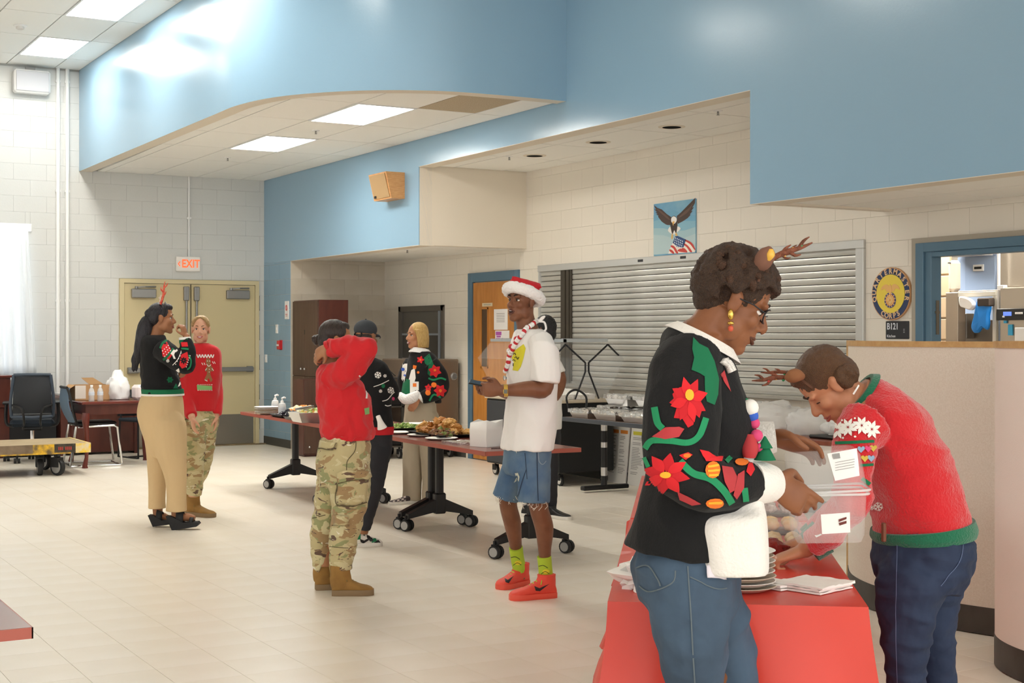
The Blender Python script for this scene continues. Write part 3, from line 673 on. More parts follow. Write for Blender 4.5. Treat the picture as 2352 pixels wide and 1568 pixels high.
# ---------------------------------------------------------------- salad bar with clear guard
t = thing('salad_bar', 'black wheeled salad bar with a clear sneeze guard', 'serving cart', (7.4, 11.9, 0))
SW, SL = .66, 1.46
MB().b(0, .0, .13, SW, SL, .82, ch=.01).build('body', mat('bar_black', '#151617', .55), t)
MB().b(-.012, .02, .15, 0.0, SL-.02, .8, ch=.004).build('side_panel', mat('bar_side_lit', '#34363B', .5), t)  # greyer than the body: light on this side put into the colour
MB().b(-.02, -.02, .82, SW+.02, SL+.02, .85, ch=.008).build('top', mat('bar_top', '#C9BCA6', .4), t)
casters(t, [(a_, b_) for a_ in (.07, SW-.07) for b_ in (.08, SL-.08)], .055, M_chrome)
M_acr = mat('clear_acrylic', '#E9EEF0', .06, alpha=.07, spec=.6)
cxm = SW/2; prof = [(cxm-.27, 1.42), (cxm+.27, 1.42), (cxm+.43, 1.25), (cxm+.2, .86)]
def sheet(p, q, y0, y1, m=M_acr, nm='guard_panel', th=.006):
    d = Vector((q[0]-p[0], 0, q[1]-p[1])).normalized(); n = Vector((-d.z, 0, d.x))*th
    return MB().ext([Vector((p[0], y0, p[1])), Vector((q[0], y0, q[1])), Vector((q[0], y0, q[1]))+n, Vector((p[0], y0, p[1]))+n], (0, y1-y0, 0)).build(nm, m, t, smooth=0)
sheet(prof[0], prof[1], -.02, SL+.02)
for s in (-1, 1):
    sheet((cxm+s*.27, 1.42), (cxm+s*.43, 1.25), -.02, SL+.02); sheet((cxm+s*.43, 1.25), (cxm+s*.22, .87), -.02, SL+.02)
for y in (-.005,):
    mb = MB(); tt = lambda *q: mb.tube([(cxm+a_, y, b_) for a_, b_ in q], .01, 6)
    for s in (-1, 1): tt((s*.25, 1.4), (s*.02, 1.22)), tt((s*.25, 1.4), (s*.38, 1.29)), tt((s*.02, 1.22), (s*.02, 1.13)), tt((s*.02, 1.13), (s*.14, .86))
    mb.build('brace', M_dark, t)
mb = MB()
for y in (-.02, SL-.25): mb.b(cxm-.29, y, 1.425, cxm+.24, y+.035, 1.46)
mb.b(cxm-.285, -.02, 1.425, cxm-.25, SL, 1.455).build('top_rail', mat('aluminium', '#B9BDBE', .3, metal=.8), t)
crumple(MB(), (.25, .3, .852), (.4, .5, .05), 3, .02, dome=.05).build('white_cloth', mat('white_paper', '#F2EFEA', .7), t)
# ---------------------------------------------------------------- black-edged table with foil pans
TT = thing('side_table', 'brown topped table with black edge carrying foil pans', 'table', (7.2, 9.72, 0))
MB().b(.01, .01, .69, .74, 1.79, .715).build('table_top', mat_wood('brown_laminate', '#6A4F40', '#7B5F4E', .3, (8, 1, 1), 4), TT)
MB().b(0, 0, .675, .015, 1.8, .716, ch=.004).b(.735, 0, .675, .75, 1.8, .716, ch=.004).b(0, 0, .675, .75, .015, .716, ch=.004).b(0, 1.785, .675, .75, 1.8, .716, ch=.004).build('edge_band', mat('edge_grey', '#3E434B', .45), TT)
for y in (.2, 1.63):
    l = MB().tube([(.37, y, .06), (.37, y, .68)], .03, 12).b(.12, y-.035, .02, .64, y+.035, .06, ch=.008).build('leg', M_black, TT)
    for z0, z1 in ((.15, .23), (.42, .47), (.58, .64)): MB().tube([(.37, y, z0), (.37, y, z1)], .0315, 12).build('bright_band', M_pan, l)
def foil_pan(x, y, z, wd, l, h, seed, label, rz=0., cover=True):
    t = thing('foil_pan', label, 'pan', (x, y, z), rz, 'foil covered pans')
    b0, b1 = .82, 1.; mb = MB()
    ring = lambda s, zz: [(-wd/2*s, -l/2*s, zz), (wd/2*s, -l/2*s, zz), (wd/2*s, l/2*s, zz), (-wd/2*s, l/2*s, zz)]
    mb.add(ring(b0, 0)+ring(b1, h), [(3, 2, 1, 0)]+[(i, (i+1) % 4, 4+(i+1) % 4, 4+i) for i in range(4)]+[(4, 5, 6, 7)]).build('pan', M_pan, t, smooth=0)
    if cover: crumple(MB(), (0, 0, h-.012), (wd*1.05, l*1.05, .035), seed, .012, 16, 16, 2).build('foil_cover', M_foil, t, smooth=20)
    return t
zt = .7165
foil_pan(7.36, 11.28, zt, .26, .32, .06, 1, 'foil pan at the far left end of the brown side table', cover=True)
foil_pan(7.38, 10.86, zt, .28, .38, .065, 2, 'shallow foil pan, second from the left on the side table')
foil_pan(7.38, 10.42, zt, .28, .36, .06, 3, 'crumpled foil pan nearest the floral-sleeved woman')
for k, yy in enumerate((11.3, 10.86, 10.42)): foil_pan(7.73, yy, zt, .3, .36, .075, 7+k, ('back foil pan under the left upper pan', 'back foil pan under the middle of the pile', 'back foil pan under the right upper pan')[k])
foil_pan(7.68, 11.08, zt+.116, .32, .38, .075, 4, 'upper foil pan resting on the back row, left')
foil_pan(7.7, 10.6, zt+.116, .32, .4, .075, 5, 'upper foil pan resting on the back row, right')
MB().tube([tuple(p) for p in spline([(7.28, 11.47, .72), (7.24, 11.5, .9), (7.34, 11.5, .97), (7.45, 11.48, .9), (7.42, 11.45, .75)], 6)], .011, 6).build('cable', M_black, None)
o = bpy.context.scene.objects['cable']; tag(o, 'black cable looping over the far end of the side table', 'cable')
# two printed boards leaning on the wall under the shutter
for (ya, yb, lb, cols) in ((11.76, 12.1, 'narrow printed notice board with an orange header, leaning on the wall', ('#D9863B', '#D9863B')), (11.18, 11.73, 'wide printed notice board with green and yellow headers', ('#3F9B57', '#D9D04B'))):
    t = thing('notice_board', lb, 'notice', (XR-.09, (ya+yb)/2, 0)); hw = (yb-ya)/2
    MB().ext([(-.0, -hw, 0), (-.0, hw, 0), (.06, hw, .62), (.06, -hw, .62)], (.012, 0, 0)).build('board', mat('board_white', '#E6E4DF', .5), t, smooth=0)
    def on(z): return .06*z/.62-.0012
    mb = MB()
    for s, c in ((-1, 0), (1, 1)):
        y0, y1 = sorted((s*hw*.1, s*hw*.85)); mb.b(on(.5), y0, .5, on(.5)+.002, y1, .535, m=c)
        z = .47
        while z > .1:
            wl_ = random.uniform(.5, .95); mb.b(on(z), y1-(y1-y0)*wl_, z, on(z)+.0016, y1, z+.006, m=2); z -= random.choice((.016, .016, .034))
    mb.build('print', [mat('head_'+c[1:], c, .5) for c in cols]+[mat('print_grey', '#9A9896', .6)], t, smooth=0)
# ---------------------------------------------------------------- mahogany table with plastic bags behind the front table
t = thing('serving_table', 'reddish brown table against the shutter, under the plastic bags', 'table', (7.05, 7.3, 0))
MB().b(0, 0, .7, .8, 2.1, .735, ch=.005).build('table_top', mat_wood('red_laminate', '#7C3E2E', '#8A4A37', .3, (1, 6, 1), 4), t)
for y in (.15, 1.95): MB().tube([(.4, y, .05), (.4, y, .7)], .03, 10).b(.1, y-.03, 0, .7, y+.03, .05, ch=.008).build('leg', M_black, t)
M_film = mat('clear_film', '#F6F7F6', .22, alpha=.5, spec=.7, bump=.35, bscale=14)
def bag(name, c, d, seed, m, label, group=None, knot=0., bulge=.25, amp=.18, n=40, k=22, cat='bag'):
    """a soft sack: rounded lump with broad creases, flat underneath"""
    vs = []; off = Vector((seed*2.3, seed*5.1, seed*1.1)); mb = MB()
    for i in range(k+1):
        a = PI*i/k
        for j in range(n):
            q = 2*PI*j/n; p = Vector((math.sin(a)*math.cos(q), math.sin(a)*math.sin(q), math.cos(a)))
            w_ = 1+amp*(abs(noise.noise(p*2.6+off))*1.6-.4)+amp*.5*(abs(noise.noise(p*6+off))-.3)
            e = abs(p.z)**.8*(1 if p.z > 0 else -1); s_ = (p.x*p.x+p.y*p.y)**.5; f = (s_**.7)/max(s_, 1e-6)
            z = max(e*w_, -.55)+.55
            if knot and p.z > .9: z += knot*(p.z-.9)*10
            vs.append((c[0]+p.x*f*w_*d[0]/2, c[1]+p.y*f*w_*d[1]/2, c[2]+.002+z*d[2]/1.55))
    fs = [(i*n+j, (i+1)*n+j, (i+1)*n+(j+1) % n, i*n+(j+1) % n) for i in range(k) for j in range(n)]
    o = mb.add(vs, fs).build(name, m, None, smooth=60); tag(o, label, cat, group); return o
bag('plastic_bag', (7.42, 8.78, .736), (.5, .58, .23), 21, M_film, 'bulging clear plastic bag on the red-brown table', 'clear plastic bags')
bag('plastic_bag', (7.4, 7.78, .763), (.44, .46, .13), 25, M_film, 'flatter clear plastic bag lying on a black tray', 'clear plastic bags')
bag('plastic_bag', (7.45, 8.28, .736), (.45, .36, .2), 29, M_film, 'middle clear plastic bag between the bulging one and the tray', 'clear plastic bags')
t = thing('black_tray', 'black party tray under the flatter plastic bag', 'tray', (7.4, 7.78, .736))
MB().b(-.24, -.24, 0, .24, .24, .025, ch=.01).build('tray', M_black, t)
# ---------------------------------------------------------------- curved fabric partitions
M_fab = mat('partition_fabric', '#E6DDD0', .95, bump=.25, bscale=220, spec=.1, var='#DED3C4', vscale=120)
M_fab2 = mat('partition_fabric_pale', '#EBE0D6', .95, bump=.2, bscale=220, spec=.1)
M_trimw = mat_wood('partition_oak', '#B98F58', '#C9A46D', .5, (4, 4, 4), 6)
def partition(name, label, path, H, fab, edge):
    t = thing(name, label, 'partition', (path[0][0], path[0][1], 0), local=False); P = [(float(p[0]), float(p[1])) for p in spline([(a, b, 0) for a, b in path], 8)]
    def wall(th, z0, z1, m, nm, sm=35):
        A, B = offset(P, th/2), offset(P, -th/2); mb = MB(); n = len(P)
        mb.add([(x, y, z) for z in (z0, z1) for (x, y) in A] + [(x, y, z) for z in (z0, z1) for (x, y) in B],
               [(i, i+1, n+i+1, n+i) for i in range(n-1)] + [(2*n+i, 3*n+i, 3*n+i+1, 2*n+i+1) for i in range(n-1)] + [(i, 2*n+i, 2*n+i+1, i+1) for i in range(n-1)] + [(n+i, n+i+1, 3*n+i+1, 3*n+i) for i in range(n-1)] + [(0, n, 3*n, 2*n), (n-1, 3*n-1, 4*n-1, 2*n-1)])
        return mb.build(nm, m, t, sm)
    wall(.05, .14, H-.03, fab, 'panel'); wall(.056, 0.005, .14, mat('partition_base', '#4A4742', .55, var='#3b3834', vscale=5), 'base'); wall(.062, H-.03, H, M_trimw, 'cap_rail')
    if edge:
        a = P[0]; MB().tube([(a[0], a[1], 0.005), (a[0], a[1], H)], .034, 10).build('end_post', M_trimw, t)
    return t
partition('office_partition', 'curved cream fabric partition behind the bending woman', [(5.95, 6.28), (5.72, 6.0), (5.58, 5.68), (5.55, 5.35), (5.62, 4.95), (5.78, 4.6)], 1.465, M_fab, True)
partition('office_partition', 'nearer curved partition cut off by the right frame edge', [(5.55, 4.62), (5.3, 4.58), (5.12, 4.45), (5.0, 4.22), (4.95, 3.9), (4.97, 3.5)], 1.47, M_fab2, False)
# ---------------------------------------------------------------- kitchen seen through the blue doorway
kw = struct(MB().b(11.2, 5, 0, 11.3, 12, 2.7).b(8.4, 11.9, 0, 11.3, 12, 2.7).b(8.4, 5, 2.65, 11.3, 12, 2.75).b(8.38, 4.9, 0, 11.3, 5, 2.7).build('wall_kitchen', mat('kitchen_wall', '#E9E2D6', .4), smooth=0))
struct(MB().b(8.2, 5, -.05, 11.3, 12, 0).build('floor.001', mat('quarry_tile', '#A0806a', .5), smooth=0))
troffer(9.5, 7.2, 10.1, 8.4, 2.64, 'lit ceiling panel inside the kitchen')  # neither kitchen lamp is in view; both added to brighten the room
troffer(9.5, 9.2, 10.1, 10.4, 2.64, 'second lit ceiling panel inside the kitchen')
kx = 10.0
def kp(px, py, X=kx): return px_(px, py, X)
def kbox(mb, xa, ya, xb, yb, X0, X1, m=0, ch=.004):
    a, b = kp(xa, ya, X0), kp(xb, yb, X0); return mb.b(X0, a.y, a.z, X1, b.y, b.z, m=m, ch=ch)
pw = struct(kbox(MB(), 2120, 540, 2182, 900, 10.02, 10.05).build('wall_kitchen.001', mat('kitchen_grout', '#BFA98C', .7), smooth=0))
a, b = kp(2163, 560), kp(2183, 800); M_ktile = mat('kitchen_tile', '#DCC5A5', .3)
for k in range(11):
    me = block_mesh(.42, .19, M_ktile); o = bpy.data.objects.new('wall_tile', me); C.objects.link(o); o.parent = pw
    o.matrix_world = frame((10.005, b.y+.215, .35+k*.2), (0, -1, 0), (0, 0, 1)) @ Matrix.Translation((0, 0, -.017))
t = thing('steel_cooler', 'tall steel cooler with pale blue light put into its colour, inside the kitchen', 'refrigerator', (10.6, 9.6, 0), local=False)
M_bsteel = mat('steel_blue_cast', '#AFC4E4', .35)  # blue light on the steel is put into the base colour
mb = MB(); a, b = kp(2198, 588, 10.6), kp(2292, 668, 10.6); mb.b(10.6, b.y, 0, 11.1, a.y, a.z, ch=.01).build('body', M_bsteel, t)
c = kp(2220, 588, 10.6); d = MB().b(10.575, b.y+.01, b.z, 10.6, c.y, a.z-.02, ch=.006).build('door', mat('steel_blue_cast_door', '#A3B9DA', .35), t)
e, f = kp(2236, 608, 10.57), kp(2260, 622, 10.57); MB().b(10.56, f.y, f.z, 10.576, e.y, e.z, ch=.003).build('display_frame', M_white, d); MB().b(10.557, f.y+.02, f.z+.02, 10.562, e.y-.02, e.z-.02).build('display', M_black, d)
t = thing('wire_shelf', 'wire shelf of pans in front of the steel cooler top', 'shelf', kp(2230, 590, 10.55), local=False)
a, b = kp(2186, 588, 10.5), kp(2272, 568, 10.5)
mb = MB().b(10.3, b.y, a.z-.012, 10.55, a.y, a.z)
for k in range(5): yy = b.y+(a.y-b.y)*k/4; mb.b(10.29, yy-.008, a.z, 10.305, yy+.008, b.z+.1)
mb.build('wire', M_white, t, smooth=0)
for k in range(4):
    yy = b.y+(a.y-b.y)*(k+.5)/4; o = MB().b(10.33, yy-.045, a.z+.001, 10.54, yy+.045, a.z+.11+.02*(k % 2), ch=.01).build('storage_box', mat('box_tone%d' % (k % 2), ('#8D7F6B', '#5B6671')[k % 2], .5), None); tag(o, ('dark storage box at the near end of the kitchen wire shelf', 'tan storage box, second from the near end of the wire shelf', 'dark storage box, third along the kitchen wire shelf', 'tan storage box at the far end of the wire shelf')[k], 'box', 'boxes on the wire shelf')
t = thing('paper_towel_dispenser', 'cream towel dispenser on the kitchen tiled wall', 'dispenser', kp(2190, 640, 9.95), local=False)
a, b = kp(2183, 598, 9.95), kp(2199, 670, 9.95); MB().b(9.9, b.y, b.z, 10.02, a.y, a.z, ch=.03).build('cover', mat('cream_plastic', '#F3E9DA', .4), t); MB().b(9.895, b.y+.03, a.z-.03, 9.905, a.y-.02, a.z-.02).build('slot', M_dark, t)
t = thing('prep_rack', 'steel prep table and rack with mitts inside the kitchen', 'rack', kp(2230, 777, 9.9), local=False)
mb = MB()
kbox(mb, 2172, 672, 2200, 1100, 9.85, 9.95); kbox(mb, 2200, 668, 2296, 676, 9.88, 10.4); mb.build('steel_post', mat('warm_steel', '#B3A594', .35, metal=.6), t, smooth=0)
mb = MB(); kbox(mb, 2200, 671, 2287, 680, 9.84, 9.875); kbox(mb, 2279, 680, 2287, 1100, 9.84, 9.875); mb.build('white_frame', mat('rack_cream', '#E4DFD2', .4), t, smooth=0)
mb = MB(); kbox(mb, 2202, 720, 2220, 777, 10.0, 10.1); kbox(mb, 2202, 735, 2280, 1100, 10.12, 10.2); mb.build('back_panel', mat('dull_steel', '#958E85', .35, metal=.6), t, smooth=0)
def mitt(name, label, pts, m, cuff, X, th=.05):
    o = thing(name, label, 'oven mitt', kp(*pts[0], X), local=False)
    P = spline([tuple(kp(a, b, X)) for a, b in pts], 5, True)
    c = Vector(np.mean(P, axis=0)); mb = MB(); n = len(P); R = []
    for dx, s in ((0, .0), (0, .8), (th*.3, 1.), (th*.7, 1.), (th, .8), (th, 0.)):
        R += [Vector((X+dx-.01, c.y+(p[1]-c.y)*max(s, .02), c.z+(p[2]-c.z)*max(s, .02))) for p in P]
    mb.add(R, [(i*n+j, i*n+(j+1) % n, (i+1)*n+(j+1) % n, (i+1)*n+j) for i in range(5) for j in range(n)]).build('mitt', m, o)
    if cuff:
        mb = MB(); kbox(mb, cuff[0], cuff[1], cuff[2], cuff[3], X-.018, X+th+.002, ch=.01); mb.build('cuff', mat('mitt_cuff', '#4A4039', .7), o)
    return o
mitt('oven_mitt', 'blue silicone oven mitt with dark cuff hanging in the kitchen', [(2246, 690), (2272, 700), (2270, 725), (2270, 745), (2266, 757), (2258, 752), (2252, 755), (2246, 763), (2236, 763), (2230, 750), (2235, 728), (2240, 705)], mat('mitt_blue', '#1E86E0', .4), (2243, 684, 2273, 703), 9.78)
mitt('oven_mitt', 'white oven mitt hanging beside the blue one', [(2202, 682), (2216, 682), (2232, 690), (2238, 702), (2230, 712), (2216, 708), (2204, 702)], mat('mitt_white', '#F4F2EE', .7), None, 9.78)
t = thing('oven', 'large steel oven with black control strip inside the kitchen', 'oven', kp(2330, 777, 9.9), local=False)
mb = MB(); a, b = kp(2296, 660, 9.8), kp(2420, 1200, 9.8); mb.b(9.8, b.y, 0, 10.5, a.y, a.z, ch=.01); kbox(mb, 2296, 560, 2420, 655, 9.9, 10.5); mb.build('body', mat('oven_steel', '#B7AD9F', .3, metal=.7), t)
mb = MB(); kbox(mb, 2288, 709, 2420, 734, 9.77, 9.81); mb.build('control_strip', mat('oven_black', '#222222', .3), t)
mb = MB(); kbox(mb, 2304, 716, 2322, 725, 9.763, 9.772, 0, .001); mb.build('display', mat('oven_display', '#5570C8', .4, emit=('#5570C8', .6)), t)
mb = MB(); kbox(mb, 2331, 717, 2348, 721, 9.763, 9.772, 0, .001); kbox(mb, 2302, 725, 2307, 729, 9.763, 9.772, 0, .001); mb.build('label_strip', M_white, t)
mb = MB(); kbox(mb, 2315, 745, 2325, 770, 9.785, 9.8, 0, .001); kbox(mb, 2305, 736, 2312, 742, 9.785, 9.8, 0, .001); mb.build('hang_tag', mat('tag_blue', '#41AEE0', .5), t)
mb = MB(); kbox(mb, 2330, 752, 2400, 790, 9.76, 9.78, 0, .004); mb.build('towel', M_white, t)
mb = MB(); kbox(mb, 2290, 568, 2294, 712, 9.83, 9.85, 0, .001); kbox(mb, 2290, 655, 2305, 667, 9.8, 9.85, 0, .004); mb.build('white_pipe', M_white, t)
# papers and plate on the oak door
def door_paper(name, label, cat, xa, ya, xb, yb, m, lines=None):
    a, b = px_(xa, ya, XR-.014), px_(xb, yb, XR-.014); t = thing(name, label, cat, ((a+b)/2), group='papers taped to the oak door' if cat == 'paper' else None)
    w_, h_ = abs(a.y-b.y)/2, abs(a.z-b.z)/2; MB().b(-.003, -w_, -h_, .0015, w_, h_).build('sheet' if cat == 'paper' else 'plate', m, t, smooth=0)
    if lines:
        mb = MB()
        for (y0, y1, z0, z1) in lines: mb.b(-.0042, -w_*y1, h_*z0, -.0028, -w_*y0, h_*z1)
        mb.build('print', mat('flyer_purple', '#B65BB0', .6) if name == 'flyer' else mat('print_grey', '#9A9896', .6), t, smooth=0)
M_sheet = mat('paper_sheet', '#ECE9E6', .7)
door_paper('notice_paper', 'white printed notice taped high on the oak door', 'paper', 1135, 710, 1166, 757, M_sheet, [(-.6, .6, .55-.16*k, .6-.16*k) for k in range(6)])
door_paper('flyer', 'flyer with purple print taped below the white notice', 'paper', 1138, 759, 1170, 783, M_sheet, [(-.9, -.1, .1, .8), (-.8, -.2, -.3, 0), (-.9, .1, -.7, -.45)])
door_paper('door_plate', 'small cream name plate above the door window', 'plate', 1108, 696, 1131, 703, mat('plate_cream', '#D9C9A8', .5), [(-.7, .7, -.2, .2)])
# ================================================================ TABLES, FOOD AND THE LEFT CORNER
M_cherry = mat_wood('cherry_laminate', '#7A3F36', '#8B4A3F', .22, (1, 8, 1), 3)
M_cedge = mat('cherry_edge', '#A9584A', .35)
A24 = -math.radians(2.42)
def leg_mesh(side):
    mb = MB(); mb.box((.47, 0, .42), (.06, .055, .56), ch=.012)
    for s, x1 in ((-1, .2), (1, .745)):
        y = .03; xa = .47+s*.02
        mb.ext([(xa, -y, .24), (xa, -y, .14), (x1-s*.0, -y*1., .095), (x1, -y, .13)], (0, 2*y, 0))
    mb.box((.47, 0, .2), (.09, .07, .16), ch=.01)
    return mb.mesh('leg', M_black)
_legm = leg_mesh(0)
def training_table(x, y, rz, label, L=1.8, W=.72, legs=(.26, 1.72)):
    t = thing('training_table', label, 'table', (x, y, 0), rz, 'red-topped rolling tables')
    MB().b(.004, .004, .712, W-.004, L-.004, .7405).build('table_top', M_cherry, t)
    e = MB()
    for a in ((0, 0, W, .004), (0, L-.004, W, L), (0, 0, .004, L), (W-.004, 0, W, L)): e.b(a[0], a[1], .711, a[2], a[3], .740)
    e.build('edge_band', M_cedge, t)
    for yy in legs:
        o = link('leg', _legm, t); o.location = (0, yy, 0)
        casters(t, [(.2, yy), (.745, yy)], .045, twin=True, a=.5)
        MB().b(.1, yy-.02, .69, .65, yy+.02, .713).build('support_bar', M_black, t)
    return t
ux, uy = math.sin(-A24), math.cos(A24)
for k, (lb, lg) in enumerate((('nearest red-topped rolling table of the row, behind the man in the hat', (.24, 1.74)), ('middle red-topped rolling table, hidden partly by the woman in red', (.07, 1.7)), ('far red-topped rolling table holding the plate stack and fruit', (.1, 1.52)))):
    training_table(4.46+ux*1.803*k, 8.07+uy*1.803*k, A24, lb, legs=lg)
training_table(.77-.76, 3.82, 0, 'red-topped table corner at the lower left frame edge', L=1.8, W=.76)
ZT = .7415
# helpers for food
def blob(mb, c, r, seed, m=0, n=8, k=6, amp=.25, sq=(1, 1, 1)):
    off = Vector((seed*1.37, seed*2.11, seed*.73)); vs = []
    for i in range(k+1):
        a = PI*i/k
        for j in range(n):
            q = 2*PI*j/n; p = Vector((math.sin(a)*math.cos(q), math.sin(a)*math.sin(q), math.cos(a)))
            w_ = r*(1+amp*noise.noise(p*2+off)*1.6+amp*.5*noise.noise(p*5+off)); vs.append((c[0]+p.x*w_*sq[0], c[1]+p.y*w_*sq[1], c[2]+p.z*w_*sq[2]))
    return mb.add(vs, [(i*n+j, (i+1)*n+j, (i+1)*n+(j+1) % n, i*n+(j+1) % n) for i in range(k) for j in range(n)], m)
M_plate = mat('paper_plate', '#F5F1EA', .6); M_ply2 = mat('plate_side', '#D9C9B5', .7)
def plate_mesh(r=.12): return MB().lathe([(r*.7, 0), (r*.97, .012), (r, .013), (r*.97, .0145), (r*.7, .004), (.001, .004)], (0, 0, 0), 28)
def plate_thing(p, label, r=.12, m=M_plate, group='paper plates'):
    o = plate_mesh(r).build('paper_plate', m, None); o.location = p; return tag(o, label, 'plate', group)
def plate_stack(p, n, r, place, group):
    me = plate_mesh(r).mesh('paper_plate', M_plate); me2 = plate_mesh(r).mesh('paper_plate', M_ply2)
    words_ = ('bottom', 'second', 'third', 'fourth', 'fifth', 'sixth', 'seventh', 'eighth', 'ninth', 'tenth', 'eleventh', 'twelfth')
    for k in range(n):
        o = link('paper_plate', me if (k % 2 or k == n-1) else me2, None); o.location = (p[0]+random.uniform(-.003, .003), p[1]+random.uniform(-.003, .003), p[2]+k*.0148)
        tag(o, ('top plate of the stack ' if k == n-1 else 'bottom plate of the stack ' if k == 0 else words_[k]+' plate from below in the stack ')+place, 'plate', group)
# far table
plate_stack(pz(614, 951, ZT), 5, .125, 'by the pump bottles', 'plates by the pump bottles')
def pump(p, label):
    t = thing('pump_bottle', label, 'bottle', p, group='sanitizer pump bottles')
    MB().lathe([(.034, 0), (.036, .01), (.036, .1), (.03, .12), (.015, .128)], (0, 0, 0), 14).build('bottle', mat('gel_bottle', '#EDEFEF', .25, alpha=.85), t)
    MB().lathe([(.0365, .03), (.0365, .085)], (0, 0, 0), 14).build('sticker', mat('gel_label', '#D5DAE0', .5), t)
    MB().lathe([(.016, .128), (.016, .145), (.006, .147), (.006, .165)], (0, 0, 0), 10).tube([(-.006, 0, .165), (.02, 0, .175), (.032, .0, .168)], .009, 8).build('pump', M_white, t)
pump(pz(632, 948, ZT), 'sanitizer pump bottle further back by the plate stack'); pump(pz(648, 956, ZT), 'sanitizer pump bottle nearer the fruit tray')
def tray(name, p, wd, l, label, rz=A24, m=None):
    t = thing(name, label, 'tray', p, rz); x, y = wd/2, l/2
    ring = lambda s, z: [(-x*s, -y*s, z), (x*s, -y*s, z), (x*s, y*s, z), (-x*s, y*s, z)]
    MB().add(ring(.85, 0)+ring(1, .025)+ring(1.04, .025)+ring(.97, .02)+ring(.84, .006), [(3, 2, 1, 0)]+[(a*4+i, a*4+(i+1) % 4, a*4+4+(i+1) % 4, a*4+4+i) for a in range(4) for i in range(4)]+[(16, 17, 18, 19)]).build('tray', m or M_black, t, smooth=0)
    return t
def pile(parent_name, p, wd, l, h, n, r, cols, label, cat, group=None, amp=.25, z0=.008, rz=A24):
    """a heap nobody could count: one object"""
    mb = MB(); T = Matrix.Translation(Vector(p)) @ Matrix.Rotation(rz, 4, 'Z')
    for i in range(n):
        while True:
            a, b = random.uniform(-1, 1), random.uniform(-1, 1)
            if a*a+b*b < 1: break
        z = z0+r*.6+h*(1-(a*a+b*b)**.8)*random.uniform(.2, 1)
        blob(mb, T @ Vector((a*wd/2, b*l/2, z)), r*random.uniform(.7, 1.2), i, random.randrange(len(cols)), 6, 4, amp)
    return tag(mb.build(parent_name, cols, None, fix=False), label, cat, group, 'stuff')
M_berry = mat('blueberry', '#23222E', .3); M_grape = mat('dark_grape', '#35303A', .25)
p = pz(668, 957, ZT); tray('fruit_tray', p, .3, .34, 'black tray heaped with dark berries on the far table'); pile('berries', p, .26, .3, .05, 150, .014, [M_berry, M_grape], 'heap of dark blue berries on the black tray', 'berries', amp=.05)
p = pz(696, 948, ZT); tray('fruit_tray', p, .3, .3, 'tray of orange and white cut fruit behind the berries'); pile('cut_fruit', p, .26, .26, .05, 60, .024, [mat('melon', '#EE9A4C', .4), mat('cream_fruit', '#EFE3C0', .5), mat('cream_fruit', '#EFE3C0', .5)], 'orange and white cut fruit on the rear tray', 'fruit')
p = pz(690, 963, ZT); tray('salad_tray', p, .24, .26, 'small black dish of pale yellow salad beside the berries'); pile('pale_salad', p, .22, .24, .06, 90, .018, [mat('egg_salad', '#E9DE9A', .6), mat('egg_white', '#F1EBCB', .6)], 'pale yellow egg salad on the small dish', 'salad')
P0 = pz(724, 968, ZT); foil_pan(P0[0], P0[1], ZT, .3, .4, .085, 0, 'open foil pan of salad beside the woman in red', rz=A24+PI/2, cover=False)
pile('green_salad', P0+Vector((0, 0, .07)), .3, .24, .035, 120, .016, [mat('lettuce', '#B9CF6A', .6), mat('salad_pale', '#E6E3C0', .6), mat('salad_orange', '#E2A85C', .6)], 'pale green salad in the open foil pan', 'salad', z0=0)
t = thing('serving_tongs', 'grey tongs lying across the salad pan', 'tongs', P0+Vector((-.1, .0, .115)), A24)
MB().box((0, 0, .012), (.035, .2, .012), M=Matrix.Rotation(-.18, 4, 'X') @ Matrix.Rotation(.5, 4, 'Z'), ch=.004).build('handle', M_grey, t); MB().box((.01, 0, .0), (.03, .2, .008), M=Matrix.Rotation(-.14, 4, 'X') @ Matrix.Rotation(.58, 4, 'Z'), ch=.003).build('blade', M_steel, t)
# middle and near table
t = thing('sandwich', 'round bun sandwich with lettuce at the sleeve of the black sweater', 'sandwich', pz(888, 985, ZT))
MB().lathe([(.05, 0), (.055, .015), (.052, .022)], (0, 0, 0), 14).build('bun_base', mat('bun', '#D89A55', .6), t)
blob(MB(), (0, 0, .03), .06, 4, 0, 14, 6, .3, (1, 1, .22)).build('lettuce', mat('leaf_green', '#6D8F3C', .6), t)
MB().lathe([(.056, .035), (.058, .05), (.04, .068), (.001, .074)], (0, 0, 0), 16).build('bun_top', mat('bun_top', '#DDA566', .45), t)
p = pz(930, 986, ZT); tray('green_tray', p, .34, .4, 'black tray of chopped greens on the middle table'); pile('chopped_greens', p, .3, .36, .03, 130, .014, [mat('leaf_green', '#6D8F3C', .6), mat('leaf_pale', '#A5B866', .6)], 'chopped greens on the black tray', 'greens')
plate_thing(pz(912, 995, ZT), 'empty paper plate beside the tray of greens')
plate_thing(pz(972, 1001, ZT), 'paper plate touching the fried chicken tray corner')
plate_thing(pz(1014, 1009, ZT), 'paper plate in front of the fried chicken tray')
plate_thing(pz(956, 975, ZT), 'paper plate behind the greens, furthest from the edge')
plate_thing(pz(998, 973, ZT), 'paper plate behind the fried chicken, near the wall side')
t = thing('plastic_knife', 'white plastic knife lying by the tray of greens', 'knife', pz(892, 990, ZT), .4)
MB().b(-.006, -.05, 0, .006, .04, .006, ch=.002).build('handle', M_white, t); MB().b(-.008, .04, .001, .008, .13, .004, ch=.001).build('blade', M_white, t)
p = pz(1018, 1000, ZT); CT = tray('chicken_tray', p, .34, .6, 'long black tray of fried chicken beside the white paper bag')
